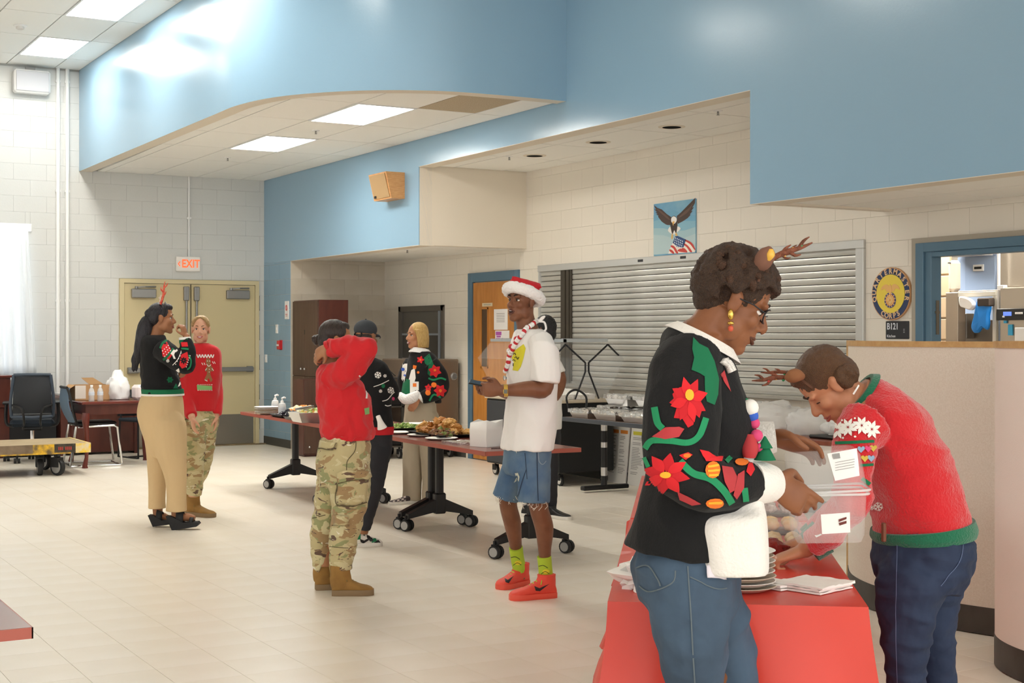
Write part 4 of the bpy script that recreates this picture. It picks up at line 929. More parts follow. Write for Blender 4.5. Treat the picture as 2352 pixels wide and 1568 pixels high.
M_fry = [mat('fried_a', '#C88A42', .55, bump=.8, bscale=90), mat('fried_b', '#B8752F', .55, bump=.8, bscale=90), mat('fried_c', '#D9A45A', .55, bump=.8, bscale=90)]
meshes = []
for i in range(6):
    mb = MB(); blob(mb, (0, 0, 0), .034, i*7+1, 0, 12, 8, .45, (1.25, 1, .75)); meshes.append([mb.mesh('fried_chicken', m) for m in M_fry])
T = Matrix.Translation(p) @ Matrix.Rotation(A24, 4, 'Z'); n = 0
for lay, cnt, z in ((0, 26, .034), (1, 16, .068), (2, 7, .1)):
    for i in range(cnt):
        s_ = 1-.28*lay; a = (random.uniform(-.11, .13))*s_; b = (-.27+.54*(i+.5)/cnt)*s_+.04
        if a < -.02 and b < .05: a += .1
        o = link('fried_chicken', random.choice(random.choice(meshes)), None); o.location = T @ Vector((a, b, z)); o.rotation_euler = (random.uniform(-.5, .5), random.uniform(-.5, .5), random.uniform(0, 6))
        tag(o, 'golden fried chicken piece heaped on the long black tray', 'chicken', 'fried chicken pieces')
pile('shredded_meat', T @ Vector((-.07, -.14, 0)), .17, .3, .05, 150, .016, [mat('meat_a', '#7D5535', .6), mat('meat_b', '#9A6C43', .6), mat('meat_c', '#5F3F28', .6), mat('meat_g', '#7F8A45', .6)], 'brown shredded meat with green onion at the tray front', 'meat', amp=.5)
p = pz(1117, 1024, ZT); t = thing('paper_bag', 'white paper bag standing open on the red tabletop', 'bag', p, .35)
def bagm():
    mb = MB(); x, y, h = .085, .075, .17; vs = []
    for k, z in enumerate((0, .05, .11, h)):
        for (a, b) in ((-1, -1), (0, -1.12), (1, -1), (1.05, 0), (1, 1), (0, 1), (-1, 1), (-1.05, 0)): vs.append((a*x*(1+.03*math.sin(k*2+a)), b*y*(1+.04*math.cos(k*3+b)), z+(.012*math.sin(a*3+b*2) if k == 3 else 0)))
    return mb.add(vs, [(k*8+i, k*8+(i+1) % 8, k*8+8+(i+1) % 8, k*8+8+i) for k in range(3) for i in range(8)]+[tuple(range(8))[::-1]])
o = bagm().build('sack', mat('white_paper', '#F2EFEA', .7), t, smooth=20); md = o.modifiers.new('s', 'SOLIDIFY'); md.thickness = .002
p = pz(1100, 1027, ZT)
o = crumple(MB(), (0, 0, 0), (.2, .24, .012), 33, .006, 14, 14, 1).build('foil_sheet', M_foil, None, 20); o.location = pz(1062, 1017, ZT); tag(o, 'crumpled foil sheet lying beside the white paper bag', 'foil')
p = pz(1190, 1022, ZT); t = tray('foil_tray', p, .26, .24, 'shallow foil tray partly hidden behind the man', m=M_pan)
o = MB().b(-.07, -.004, 0, .05, .004, .004).b(.05, -.012, 0, .09, .012, .004).build('fork', M_black, None); o.location = pz(1150, 1029, ZT); tag(o, 'black plastic fork at the near table edge', 'fork')
# ---------------------------------------------------------------- red clothed tables
RO, ru, rv = Vector((2.24, 3.34, 0)), Vector((.598, .801, 0)), Vector((.801, -.598, 0)); RA = math.atan2(-.598, .801); RWD = .72
M_red1 = mat('red_plastic_cloth', '#DC4638', .32, bump=.25, bscale=6, spec=.4)
def RT(a, b, z=0): return RO + rv*a + ru*b + Vector((0, 0, z))
for k, lb in enumerate(('folding table under the nearest red cloth', 'folding table under the further red cloth')):
    t = thing('folding_table', lb, 'table', RT(0, 1.83*k), RA, 'cloth covered folding tables')
    MB().b(.01, .01, .71, RWD-.01, 1.8, .745, ch=.006).build('table_top', M_white, t)
    for a in (.08, RWD-.08):
        for b in (.15, 1.65): MB().tube([(a, b, 0), (a, b, .71)], .014, 8).build('leg', M_grey, t)
def cloth(b0, b1, label, seed, drop_front, drop_back):
    """plastic sheet draped on the table: level top, flaring skirts with soft folds"""
    mb = MB(); vs, fs = [], []; nx, ny, nd = 16, 34, 12; D = .62
    rows = []
    def pt(a, b, s, side):         # s = how far down the skirt
        n = noise.noise(Vector((a*5+seed, b*5, s*2))) if s > 0 else noise.noise(Vector((a*9+seed, b*9, 0)))*.05
        out = (.03+.11*s)*s*(1+.8*n)+.012*s*math.sin((a+b)*16+seed)
        z = .7475-D*s
        if s == 0: z += .0015*n
        if side == 'l': a -= out
        if side == 'r': a += out
        if side == 'f': b -= out
        if side == 'k': b += out
        return RT(a, b, z)
    idx = {}
    def V(k, p):
        if k not in idx: idx[k] = len(vs); vs.append(p)
        return idx[k]
    A = np.linspace(0, RWD, nx+1); B = np.linspace(b0, b1, ny+1); S = np.linspace(0, 1, nd+1)
    for i in range(nx):
        for j in range(ny): fs.append(tuple(V((0, i+p, j+q), pt(A[i+p], B[j+q], 0, '')) for p, q in ((0, 0), (1, 0), (1, 1), (0, 1))))
    # skirts run around corners: perimeter samples
    per = [(A[i], B[0], 'f') for i in range(nx)] + [(A[nx], B[j], 'r') for j in range(ny)] + [(A[nx-i], B[ny], 'k') for i in range(nx)] + [(A[0], B[ny-j], 'l') for j in range(ny)]
    def nrm(i):
        a, b, s = per[i % len(per)]; s2 = per[(i-1) % len(per)][2]
        v = {'f': (0, -1), 'r': (1, 0), 'k': (0, 1), 'l': (-1, 0)}
        x, y = v[s]
        if s2 != s: x2, y2 = v[s2]; x, y = x+x2, y+y2
        return x, y, s2 != s
    n = len(per)
    for i in range(n):
        for k in range(nd+1):
            a, b, s = per[i]; x, y, cor = nrm(i); s_ = S[k]; q = noise.noise(Vector((a*4+seed, b*4+.3, s_*1.5)))
            drop = D*s_
            if y > 0 and not drop_back or y < 0 and not drop_front: drop *= .02
            out = (.02+.07*s_)*s_*(1+1.1*q)+.02*s_*math.sin((a*1.3+b)*13+seed*2)*(not cor)
            if cor: out *= 1.5
            if drop < D*s_*.5: out *= .1
            p = RT(a+x*out, b+y*out, .7475-drop-(.0 if s_ else 0)); V((1, i, k), p)
    for i in range(n):
        for k in range(nd): fs.append((idx[(1, i, k)], idx[(1, i, k+1)], idx[(1, (i+1) % n, k+1)], idx[(1, (i+1) % n, k)]))
    o = mb.add(vs, fs).build('tablecloth', M_red1, None, smooth=50); tag(o, label, 'tablecloth', 'red plastic tablecloths'); return o
cloth(0, 1.80, 'nearest red plastic tablecloth, under the napkins and plate stack', 3, True, False); cloth(1.835, 3.6, 'further red plastic tablecloth, mostly behind the floral sweater', 8, True, True)
ZR = .7495
plate_stack(pz(1700, 1352, ZR), 8, .105, 'on the red cloth', 'plates on the red cloth')
M_nap = mat('napkin', '#F7F2EC', .75, bump=.15, bscale=40)
def napkin(p, wd, l, rz, layers, seed, label):
    mb = MB(); z = 0
    for k in range(layers): crumple(mb, (random.uniform(-.006, .006), random.uniform(-.006, .006), z), (wd, l, .006), seed+k, .004, 10, 10, 1); z += .0075
    o = mb.build('napkin', M_nap, None, 25); o.location = p; o.rotation_euler = (0, 0, rz); return tag(o, label, 'napkin', 'paper napkins')
napkin(pz(1868, 1350, ZR), .17, .17, .25, 3, 40, 'large folded white napkin at the right of the red table'); napkin(pz(1778, 1346, ZR), .1, .13, .1, 2, 44, 'smaller folded napkin between the plates and the large one')
o = blob(MB(), (0, 0, .035), .05, 9, 0, 20, 14, .8, (1, 1.2, .75)).build('tissue', M_nap, None, 30); o.location = pz(1466, 1350, ZR); tag(o, 'crumpled white tissue at the left edge of the red table', 'tissue')
M_pack = mat('clear_pack', '#F5F3F0', .12, alpha=.16, spec=.7)
def pastry_pack(px, py, wd, l, h, label, kind, rz=RA, nx=2, ny=3):
    p = pz(px, py, ZR); t = thing('pastry_pack', label, 'package', p, rz, 'clear packs of pastries')
    MB().b(-wd/2, -l/2, 0, wd/2, l/2, .012, ch=.005).build('tray', M_black if kind != 'bun' else M_pack, t)
    MB().b(-wd/2+.004, -l/2+.004, .012, wd/2-.004, l/2-.004, h, ch=.012).build('lid', M_pack, t)
    for i in range(nx):
        for j in range(ny):
            x, y = -wd/2+wd*(i+.5)/nx, -l/2+l*(j+.5)/ny; r = min(wd/nx, l/ny)*.43; q = Matrix.Translation(p) @ Matrix.Rotation(rz, 4, 'Z') @ Vector((x, y, .013))
            if kind == 'cake':
                o = blob(MB(), (0, 0, r*.75), r, i*3+j, 0, 14, 9, .12, (1, 1, .8)).build('iced_bun', mat('iced_cream', '#F1DDB4', .5, var='#E3BE86', vscale=40), None, 60); nm = 'round cream iced bun in the nearest clear pack'
            elif kind == 'orange':
                o = blob(MB(), (0, 0, r*.75), r, i*5+j, 0, 14, 9, .1, (1, 1, .8)).build('glazed_bun', mat('orange_glaze', '#F0A445', .35, var='#F6D9A0', vscale=30), None, 60); nm = 'orange glazed bun in the middle clear pack'
            else:
                o = blob(MB(), (0, 0, r*.7), r, i*5+j, 0, 14, 9, .15, (1, 1, .7)).build('white_cookie', mat('sugar_cookie', '#EFE7DE', .5, var='#9C8C86', vscale=60), None, 60); nm = 'speckled white cookie in the furthest clear pack'
            o.location = q; tag(o, ('near', 'middle', 'far')[j if ny > 2 else j*2]+' '+('left', 'middle', 'right')[i]+' '+nm, 'pastry', nm.split(' in ')[0]+'s')
pastry_pack(1778, 1262, .2, .2, .1, 'nearest clear pack of cream iced buns on the red cloth', 'cake', nx=3, ny=2)
pastry_pack(1772, 1222, .2, .16, .09, 'middle clear pack of orange glazed buns', 'orange', nx=3, ny=2)
pastry_pack(1768, 1182, .2, .16, .08, 'furthest clear pack of speckled white cookies', 'cookie', nx=3, ny=2)
blob(MB(), (0, 0, .03), .055, 12, 0, 12, 8, .4, (1.3, .8, .55)).build('jam_filling', mat('berry_jam', '#8E2A22', .35, bump=.6, bscale=60), None, 40)
o = bpy.context.scene.objects['jam_filling']; o.location = pz(1768, 1277, ZR); tag(o, 'dark red berry filling piled before the iced buns', 'berries')
t = thing('snack_box', 'pink printed snack box behind the plate stack', 'box', pz(1700, 1312, ZR), RA)
MB().b(-.09, -.05, 0, .07, .05, .035, ch=.004).build('carton', mat('pink_card', '#E9B8B0', .5), t)
mb = MB()
for k in range(7): mb.b(-.075+.009*k, -.0515, .008, -.071+.009*k, -.0495, .03)
mb.build('print', mat('barcode', '#8A6A68', .6), t)
# ---------------------------------------------------------------- left corner: mahogany table, desk, chairs, cart, curtain
M_mah2 = mat_wood('mahogany_red', '#5A2620', '#6E332A', .22, (1, 5, 1), 3)
t = thing('mahogany_table', 'mahogany table with curved legs against the exit wall', 'table', (3.78, 16.15, 0)); TW = .98
MB().b(0, 0, .715, TW, .8, .745, ch=.008).build('table_top', M_mah2, t); MB().b(.05, .04, .6, TW-.05, .76, .715).build('apron', M_mahog, t)
pr = [(0, .0, .0), (-.008, 0, .03), (.012, 0, .12), (.02, 0, .3), (.0, 0, .48), (-.015, 0, .6)]
for sx, x in ((1, .06), (-1, TW-.07)):
    for y in (.06, .74):
        MB().tube([(x-.012*sx, y, .002), (x-.012*sx, y, .03), (x+.005*sx, y, .12), (x+.012*sx, y, .3), (x+.0*sx, y, .46), (x-.005*sx, y, .56), (x, y, .62)], [.035, .03, .021, .024, .033, .046, .04], 10).build('leg', M_mah2, t)
t = thing('mahogany_desk', 'dark mahogany desk behind the table against the wall', 'desk', (3.93, 17.95, 0))
MB().b(0, 0, .7, 1.0, .62, .74, ch=.006).build('desk_top', M_mah2, t); MB().b(.05, .05, .03, .95, .08, .7).build('modesty_panel', M_mahog, t); MB().b(0.02, .02, 0, .07, .6, .7).build('side_panel', M_mahog, t); MB().b(.93, .02, 0, .98, .6, .7).build('side_panel', M_mahog, t)
t = thing('mahogany_cabinet', 'dark wooden cabinet at the left frame edge behind the office chair', 'cabinet', (2.33, 17.95, 0))
MB().b(1.02, .1, .02, 1.58, .6, .52).build('kneehole_shade', M_black, t)  # black box stands in for the shade of the desk kneehole
MB().b(0, .06, .0, 1.02, .5, .62).b(0, .02, .62, 1.02, .5, .66).b(0, .0, .66, 1.02, .5, .98).build('body', M_mahog, t); MB().b(-.02, -.03, .98, 1.04, .52, 1.01, ch=.006).build('top', M_mah2, t)
o = MB().b(0, 0, 0, .24, .3, .03, ch=.004).build('paper_ream', mat('ream_white', '#E8E6E2', .6), None); o.location = (3.95, 18.0, .7415); tag(o, 'flat white paper stack on the dark desk corner', 'paper')
zt2 = .7465
p = pz(185, 913, zt2); t = thing('cardboard_box', 'open brown cardboard box on the mahogany table', 'box', (3.99, 16.68, zt2), .05)
M_card = mat('cardboard', '#C29A6E', .8, var='#B78D60', vscale=4)
mb = MB()
for a in ((-.2, -.13, .2, -.125), (-.2, .125, .2, .13), (-.2, -.13, -.195, .13), (.195, -.13, .2, .13)): mb.b(a[0], a[1], 0, a[2], a[3], .175)
mb.b(-.2, -.13, 0, .2, .13, .006).build('carton', M_card, t, smooth=0)
MB().ext([(.03, .12, .175), (.2, .12, .175), (.1, .2, .25), (-.04, .2, .25)], (0, .004, 0)).build('flap', mat('card_inside', '#9C7850', .8), t, smooth=0); MB().ext([(-.2, -.13, .175), (-.2, .13, .175), (-.27, .13, .13), (-.27, -.13, .13)], (0, 0, .004)).build('flap', M_card, t, smooth=0)
MB().b(-.201, -.1315, .02, -.08, -.1295, .17).build('sticker', mat('box_label', '#DCD3C8', .7), t, smooth=0)
def bottle(p, label):
    t = thing('water_bottle', label, 'bottle', p, group='water bottles')
    MB().lathe([(.03, 0), (.033, .008), (.031, .05), (.033, .06), (.032, .11), (.028, .13), (.013, .155), (.013, .165)], (0, 0, 0), 16).build('bottle', mat('bottle_clear', '#EEF2F4', .08, alpha=.4, spec=.7), t)
    MB().lathe([(.0335, .065), (.0335, .105)], (0, 0, 0), 16).build('sticker', mat('bottle_label', '#D5DCE6', .5), t); MB().lathe([(.016, .16), (.016, .18), (.014, .182)], (0, 0, 0), 12).build('cap', M_white, t)
bottle((3.93, 16.33, zt2), 'left water bottle on the mahogany table before the carton'); bottle((4.03, 16.34, zt2), 'right water bottle on the mahogany table beside the white bag')
bag('rubbish_bag', (4.3, 16.62, zt2), (.27, .3, .27), 5, mat('white_film', '#F2F2F2', .35, alpha=.93), 'knotted white plastic bag on the mahogany table', knot=.45, amp=.15)
t = thing('towel_pack', 'white wrapped pack with blue print behind the ponytail woman', 'package', (4.44, 16.45, zt2))
MB().b(0, -.1, 0, .28, .12, .17, ch=.03).build('pack', mat('wrap_pink', '#EADFDd', .4), t); MB().b(.08, -.105, .11, .2, -.09, .14).build('print', mat('print_blue', '#4566B0', .5), t)
def wheel_base(t, r=.3, z0=.08, n=5):
    for k in range(n):
        a = 2*PI*k/n+.35; c, s = math.cos(a), math.sin(a)
        MB().tube([(0, 0, .14), (c*r*.5, s*r*.5, .12), (c*r, s*r, .085)], [.028, .024, .016], 8).build('base_arm', M_black, t)
        o = link('caster', _cst[(.03, True, M_hub.name)] if (.03, True, M_hub.name) in _cst else None, t) if False else None
    casters(t, [(r*math.cos(2*PI*k/n+.35), r*math.sin(2*PI*k/n+.35)) for k in range(n)], .03, twin=True)
# office chair seen from behind
t = thing('office_chair', 'black mesh office chair seen from behind at the desk', 'chair', (3.5, 17.42, 0), -.2)
wheel_base(t)
MB().tube([(0, 0, .12), (0, 0, .4)], .025, 10).build('gas_lift', M_chrome, t)
MB().b(-.25, -.22, .42, .25, .28, .5, ch=.035).build('seat', mat('seat_navy', '#15202C', .8), t); MB().b(-.12, -.12, .37, .12, .12, .43, ch=.02).build('mechanism', M_black, t)
def bowed(mb, w0, w1, z0, z1, y0, y1, th, n=10, k=10, m=0):
    vs = []
    for s in (0, 1):
        for i in range(k+1):
            f = i/k; wd = w0+(w1-w0)*f; z = z0+(z1-z0)*f; yb = y0+(y1-y0)*f+.05*math.sin(f*PI)*-1
            for j in range(n+1): u = -1+2*j/n; vs.append((u*wd/2, yb+.05*u*u+s*th, z))
    N = (k+1)*(n+1); fs = []
    for i in range(k):
        for j in range(n): a = i*(n+1)+j; fs += [(a, a+1, a+n+2, a+n+1), (N+a, N+a+n+1, N+a+n+2, N+a+1)]
    for i in range(k): a = i*(n+1); fs += [(a, a+n+1, N+a+n+1, N+a), (a+n, N+a+n, N+a+2*n+1, a+2*n+1)]
    for j in range(n): fs += [(j, N+j, N+j+1, j+1), (k*(n+1)+j, k*(n+1)+j+1, N+k*(n+1)+j+1, N+k*(n+1)+j)]
    return mb.add(vs, fs, m)
M_mesh = mat('chair_mesh', '#2B2E33', .8, alpha=.85)
bowed(MB(), .44, .40, .58, 1.02, -.27, -.3, .012).build('backrest', M_mesh, t)
mb = MB()
for s in (-1, 1): mb.tube([tuple(q) for q in spline([(s*.23, -.2, .54), (s*.24, -.24, .7), (s*.22, -.27, .9), (s*.205, -.27, 1.03)], 4)], .018, 8)
mb.tube([(-.205, -.27, 1.03), (0, -.31, 1.035), (.205, -.27, 1.03)], .018, 8).tube([(-.23, -.2, .54), (0, -.26, .53), (.23, -.2, .54)], .02, 8).build('back_frame', mat('chair_grey', '#3D4856', .5), t)
for s in (-1, 1): MB().tube([tuple(q) for q in spline([(s*.22, -.26, .68), (s*.12, -.33, .64), (s*.09, -.3, .5), (s*.1, -.1, .4)], 5)], .014, 8).build('back_strut', M_black, t)
for s in (-1, 1): MB().tube([tuple(q) for q in spline([(s*.2, .0, .42), (s*.29, .0, .46), (s*.29, .02, .68)], 4)], .02, 8).b(s*.29-.045, -.1, .68, s*.29+.045, .2, .71, ch=.012).build('armrest', M_black, t)
# guest chair with chrome sled legs
t = thing('guest_chair', 'blue-grey mesh guest chair with chrome sled legs at the table corner', 'chair', (4.0, 16.6, 0), -PI/2-.06)
mb = MB()
for s in (-1, 1): mb.tube([tuple(q) for q in [(s*.25, -.22, .46), (s*.25, -.28, .02), (s*.25, -.27, .012), (s*.25, .27, .012), (s*.25, .29, .03), (s*.25, .24, .44), (s*.25, .2, .465), (s*.25, -.2, .455)]], .013, 8)
mb.tube([(-.25, -.27, .012), (.25, -.27, .012)], .012, 8).tube([(-.25, .27, .012), (.25, .27, .012)], .012, 8).build('sled_frame', M_chrome, t)
MB().b(-.23, -.24, .465, .23, .24, .51, ch=.018).build('seat', M_black, t)
bowed(MB(), .42, .40, .5, .9, -.26, -.34, .014).build('backrest', mat('mesh_blue', '#62788F', .6, alpha=.9), t)
mb = MB()
for s in (-1, 1): mb.tube([tuple(q) for q in spline([(s*.22, -.2, .47), (s*.225, -.24, .6), (s*.215, -.28, .8), (s*.2, -.31, .9)], 4)], .014, 8)
mb.tube([(-.2, -.31, .9), (0, -.35, .905), (.2, -.31, .9)], .014, 8).build('back_frame', M_black, t)
# black stacking chair beyond the table
t = thing('stacking_chair', 'black stacking chair between the table and the doors', 'chair', (4.8, 17.35, 0), .3)
mb = MB()
for s in (-1, 1): mb.tube([(s*.2, -.2, .44), (s*.21, -.22, .01), (s*.21, .22, .01), (s*.2, .2, .44)], .013, 6)
mb.tube([(-.21, 0, .012), (.21, 0, .012)], .01, 6).build('sled_frame', M_black, t); MB().b(-.22, -.22, .44, .22, .22, .48, ch=.015).build('seat', mat('seat_navy', '#15202C', .8), t); bowed(MB(), .4, .38, .5, .82, .2, .26, .014).build('backrest', M_black, t)
for s in (-1, 1): MB().tube([(s*.18, .2, .45), (s*.18, .235, .6)], .012, 6).build('back_post', M_black, t)
# platform cart
t = thing('platform_cart', 'flat wooden platform cart with worn yellow and black edges', 'cart', (2.3, 15.46, 0))
M_plank = mat_wood('worn_plank', '#A08C6E', '#BDAA8A', .75, (.4, 6, 1), 6)
for k in range(5): MB().b(0, .01+k*.186, .3, 1.38, .01+k*.186+.182, .338, ch=.004).build('plank', M_plank, t)
M_yel = mat('worn_yellow', '#E5B528', .5, var='#6b5a3a', vscale=16); M_rim = mat('rim_steel', '#8C7A66', .5, metal=.5, var='#6f5f4d', vscale=7)
MB().b(0, -.012, .245, .81, .0, .34).build('side_rail', M_rim, t, smooth=0); MB().b(.81, -.012, .245, 1.03, .0, .34).build('side_rail', M_yel, t, smooth=0); MB().b(1.03, -.013, .245, 1.25, .0, .34).build('side_rail', mat('rim_black', '#232019', .5, var='#4a4236', vscale=20), t, smooth=0); MB().b(1.25, -.014, .24, 1.41, .0, .342).b(1.38, -.012, .24, 1.41, .95, .342).build('corner_guard', mat('chipped_yellow', '#E8C22F', .5, var='#d8cdb4', vscale=22), t, smooth=0)
MB().b(0, -.016, .235, 1.2, -.0, .25).build('lip', M_yel, t, smooth=0)
mb = MB(); random.seed(3)
for k in range(8):
    if k != 3: mb.b(1.07+.018*k, -.0155, .275, 1.082+.018*k, -.0125, .31)
mb.build('print', mat('stencil_red', '#A33A30', .6), t, smooth=0); mb = MB()
MB().b(.1, .1, .235, 1.3, .84, .3).build('under_frame', M_dark, t)
for x, y in ((.92, .18), (1.08, .06), (.2, .18), (.2, .78), (1.1, .8)):
    o = MB(); caster(o, 0, 0, .095, wdt=.05); o = o.build('wheel', [M_tyre, M_hub], t); o.location = (x, y, 0); o.rotation_euler = (0, 0, .5 if x > 1 else -.1)
# sheer curtain
mb = MB(); vs = []; nx, nz = 60, 12
for i in range(nz+1):
    z = .98+(2.8-.98)*i/nz; f = 1-i/nz
    for j in range(nx+1):
        u = j/nx; x = 2.75+u*(.93+.1*f); vs.append((x, YE-.1+.035*math.sin(u*40+f)*(.7+.3*f)+.015*math.sin(u*91), z))
fs = [(i*(nx+1)+j, i*(nx+1)+j+1, (i+1)*(nx+1)+j+1, (i+1)*(nx+1)+j) for i in range(nz) for j in range(nx)]
M_sheer = mat('sheer_white', '#F4F8FA', .8, alpha=.82)
o = mb.add(vs, fs).build('curtain', M_sheer, None, 80); tag(o, 'long white sheer curtain over the left window', 'curtain'); md = o.modifiers.new('s', 'SOLIDIFY'); md.thickness = .002
# ================================================================ PEOPLE
def loft(mb, rings, n=26, k=4, m=0, pw=1.):
    arr = spline([np.concatenate([np.array(c), np.array(a), np.array(b)]) for c, a, b in rings], k)
    vs = []; N = len(arr)
    for r in arr:
        c, a, b = Vector(r[:3]), Vector(r[3:6]), Vector(r[6:9])
        for j in range(n):
            q = 2*PI*j/n; x, y = math.cos(q), math.sin(q)
            if pw != 1: x = math.copysign(abs(x)**pw, x); y = math.copysign(abs(y)**pw, y)
            vs.append(c + a*x + b*y)
    fs = [(i*n+j, i*n+(j+1) % n, (i+1)*n+(j+1) % n, (i+1)*n+j) for i in range(N-1) for j in range(n)]
    fs += [tuple(range(n))[::-1], tuple((N-1)*n+j for j in range(n))]
    return mb.add(vs, fs, m)
def limb(mb, pts, rs, n=16, k=5, m=0, flat=1., up=None):
    arr = spline([np.append(np.array(p), r) for p, r in zip(pts, rs)], k)
    return mb.tube([Vector(a[:3]) for a in arr], [float(a[3]) for a in arr], n, m, up=up, flat=flat)
def limbcap(mb, pts, rs, **kw):
    limb(mb, pts, rs, **kw); mb.sph(pts[0], rs[0]*.98); mb.sph(pts[-1], rs[-1]*.98); return mb
def remesh(mb, name, mats, parent, voxel=.006, smooth=3, wr=None, sub=0):
    me = mb.mesh(name+'_src', mats, smooth=0, fix=True)
    o = bpy.data.objects.new('tmp', me); C.objects.link(o)
    r = o.modifiers.new('r', 'REMESH'); r.mode = 'VOXEL'; r.voxel_size = voxel; r.use_smooth_shade = True
    if smooth: s = o.modifiers.new('s', 'SMOOTH'); s.iterations = smooth; s.factor = .5
    bpy.context.view_layer.update()
    m2 = bpy.data.meshes.new_from_object(o.evaluated_get(bpy.context.evaluated_depsgraph_get()))
    bpy.data.objects.remove(o); bpy.data.meshes.remove(me); m2.name = name
    m2.materials.clear()
    for x in (mats if isinstance(mats, (list, tuple)) else [mats]): m2.materials.append(x)
    if wr: wrinkle(m2, *wr)
    m2.polygons.foreach_set('use_smooth', [True]*len(m2.polygons)); m2.update()
    return link(name, m2, parent)
def wrinkle(me, amp, sc=(9, 9, 14), seed=0., ridge=True):
    n = len(me.vertices); co = np.empty(n*3, 'f'); me.vertices.foreach_get('co', co); no = np.empty(n*3, 'f'); me.vertex_normals.foreach_get('vector', no)
    co = co.reshape(-1, 3); no = no.reshape(-1, 3); d = np.empty(n, 'f'); S = np.array(sc, 'f'); q = co*S+seed
    for i in range(n):
        p = Vector(q[i].tolist()); a = noise.noise(p)
        d[i] = (1-2*abs(a) if ridge else a)+.4*noise.noise(p*2.3)
    co += no*(d*amp-amp*.4)[:, None]
    me.vertices.foreach_set('co', co.ravel()); me.update()
def bvh_of(*objs):
    vs, ps, o_ = [], [], 0
    for o in objs:
        me = o.data; vs += [v.co.copy() for v in me.vertices]; ps += [tuple(i+o_ for i in p.vertices) for p in me.polygons]; o_ = len(vs)
    return BVHTree.FromPolygons(vs, ps)
EYEP = Vector((0, 0, EYE))
def hit(bv, px, py, off=.002):
    d = (pd(px, py, 1.)-EYEP).normalized(); h = bv.ray_cast(EYEP, d)
    if h[0] is None: return None
    n = h[1] if h[1].dot(d) < 0 else -h[1]
    return h[0]+n*off
def motif(bv, polys, name, m, parent, off=.0022, step=4., thick=0.):
    """knitted or printed figures laid onto the cloth; polys in photo pixels, ('r', pts, width) makes a ribbon"""
    mb = MB(); made = []
    def flush():
        nonlocal mb
        if mb.f:
            o = mb.build(name, m, parent, 60, fix=False); made.append(o)
            if thick: md = o.modifiers.new('s', 'SOLIDIFY'); md.thickness = thick; md.offset = 0
        mb = MB()
    for P in polys:
        if P and P[0] == 'r':
            pts = [np.array(p) for p in spline([(a, b, 0) for a, b in P[1]], 6)]; hw = P[2]/2; rows = []
            for i, p in enumerate(pts):
                t = pts[min(i+1, len(pts)-1)]-pts[max(i-1, 0)]; t = t/max(np.linalg.norm(t), 1e-6); nn = np.array((-t[1], t[0], 0))
                rows.append([hit(bv, *(p+nn*hw*u)[:2], off) for u in (-1, 0, 1)])
            for a, b in zip(rows, rows[1:]):
                for j in (0, 1):
                    q = [a[j], a[j+1], b[j+1], b[j]]
                    if None not in q and max((q[0]-x).length for x in q) < .12: mb.add(q, [(0, 1, 2, 3)])
            if len(polys) > 1 and len(pts) > 1 and sum(np.linalg.norm(b-a) for a, b in zip(pts, pts[1:])) > 24: flush()
            continue
        pts = np.array(P, float); c = pts.mean(0); edge = []
        for a, b in zip(pts, np.roll(pts, -1, 0)):
            k = max(1, int(np.linalg.norm(b-a)/step)); edge += [a+(b-a)*i/k for i in range(k)]
        edge = np.array(edge); R = max(2, int(np.abs(edge-c).max()/step/1.5)); n = len(edge); rings = []
        ch = hit(bv, *c, off)
        if ch is None: continue
        for r in range(1, R+1): rings.append([hit(bv, *(c+(e-c)*r/R), off) for e in edge])
        vs, ok = [ch], {}
        for r in range(R):
            for j in range(n): vs.append(rings[r][j] if rings[r][j] is not None else ch)
        good = lambda *ii: all((vs[ii[0]]-vs[i]).length < .09 for i in ii) and all(i == 0 or rings[(i-1)//n][(i-1) % n] is not None for i in ii)
        fs = [f for f in [(0, 1+j, 1+(j+1) % n) for j in range(n)]+[(1+r*n+j, 1+(r+1)*n+j, 1+(r+1)*n+(j+1) % n, 1+r*n+(j+1) % n) for r in range(R-1) for j in range(n)] if good(*f)]
        if len(polys) > 1 and np.ptp(pts[:, 0]) > 5 and np.ptp(pts[:, 1]) > 4:
            hold = mb; mb = MB()
            if fs: mb.add(vs, fs)
            flush(); mb = hold
        elif fs: mb.add(vs, fs)
    flush()
    return made[-1] if made else None
def star(x, y, r, n=8, inner=.4, rot=0., sx=1., sy=1.):
    return [(x+sx*(r if i % 2 == 0 else r*inner)*math.cos(rot+PI*i/n), y+sy*(r if i % 2 == 0 else r*inner)*math.sin(rot+PI*i/n)) for i in range(2*n)]
def oval(x, y, rx, ry=None, n=12): return [(x+rx*math.cos(2*PI*i/n), y+(ry or rx)*math.sin(2*PI*i/n)) for i in range(n)]
def petals(x, y, r, n=6, rot=0., w_=.32, sx=1., sy=1.):
    out = []
    for k in range(n):
        a = rot+2*PI*k/n; c, s = math.cos(a), math.sin(a)
        out.append([(x+sx*r*(u*c-v*s), y+sy*r*(u*s+v*c)) for u, v in ((.08, 0), (.35, w_*.8), (.6, w_), (.85, w_*.45), (1.02, 0), (.85, -w_*.45), (.6, -w_), (.35, -w_*.8))])
    return out
def flake(x, y, r):
    out = []
    for k in range(3):
        a = PI*k/3+.3; out.append(('r', [(x-r*math.cos(a), y-r*math.sin(a)), (x, y), (x+r*math.cos(a), y+r*math.sin(a))], r*.22))
    for k in range(6):
        a = PI*k/3+.3
        for s in (-.5, .5): out.append(('r', [(x+r*.55*math.cos(a), y+r*.55*math.sin(a)), (x+r*.9*math.cos(a+s*.8), y+r*.9*math.sin(a+s*.8))], r*.18))
    return out
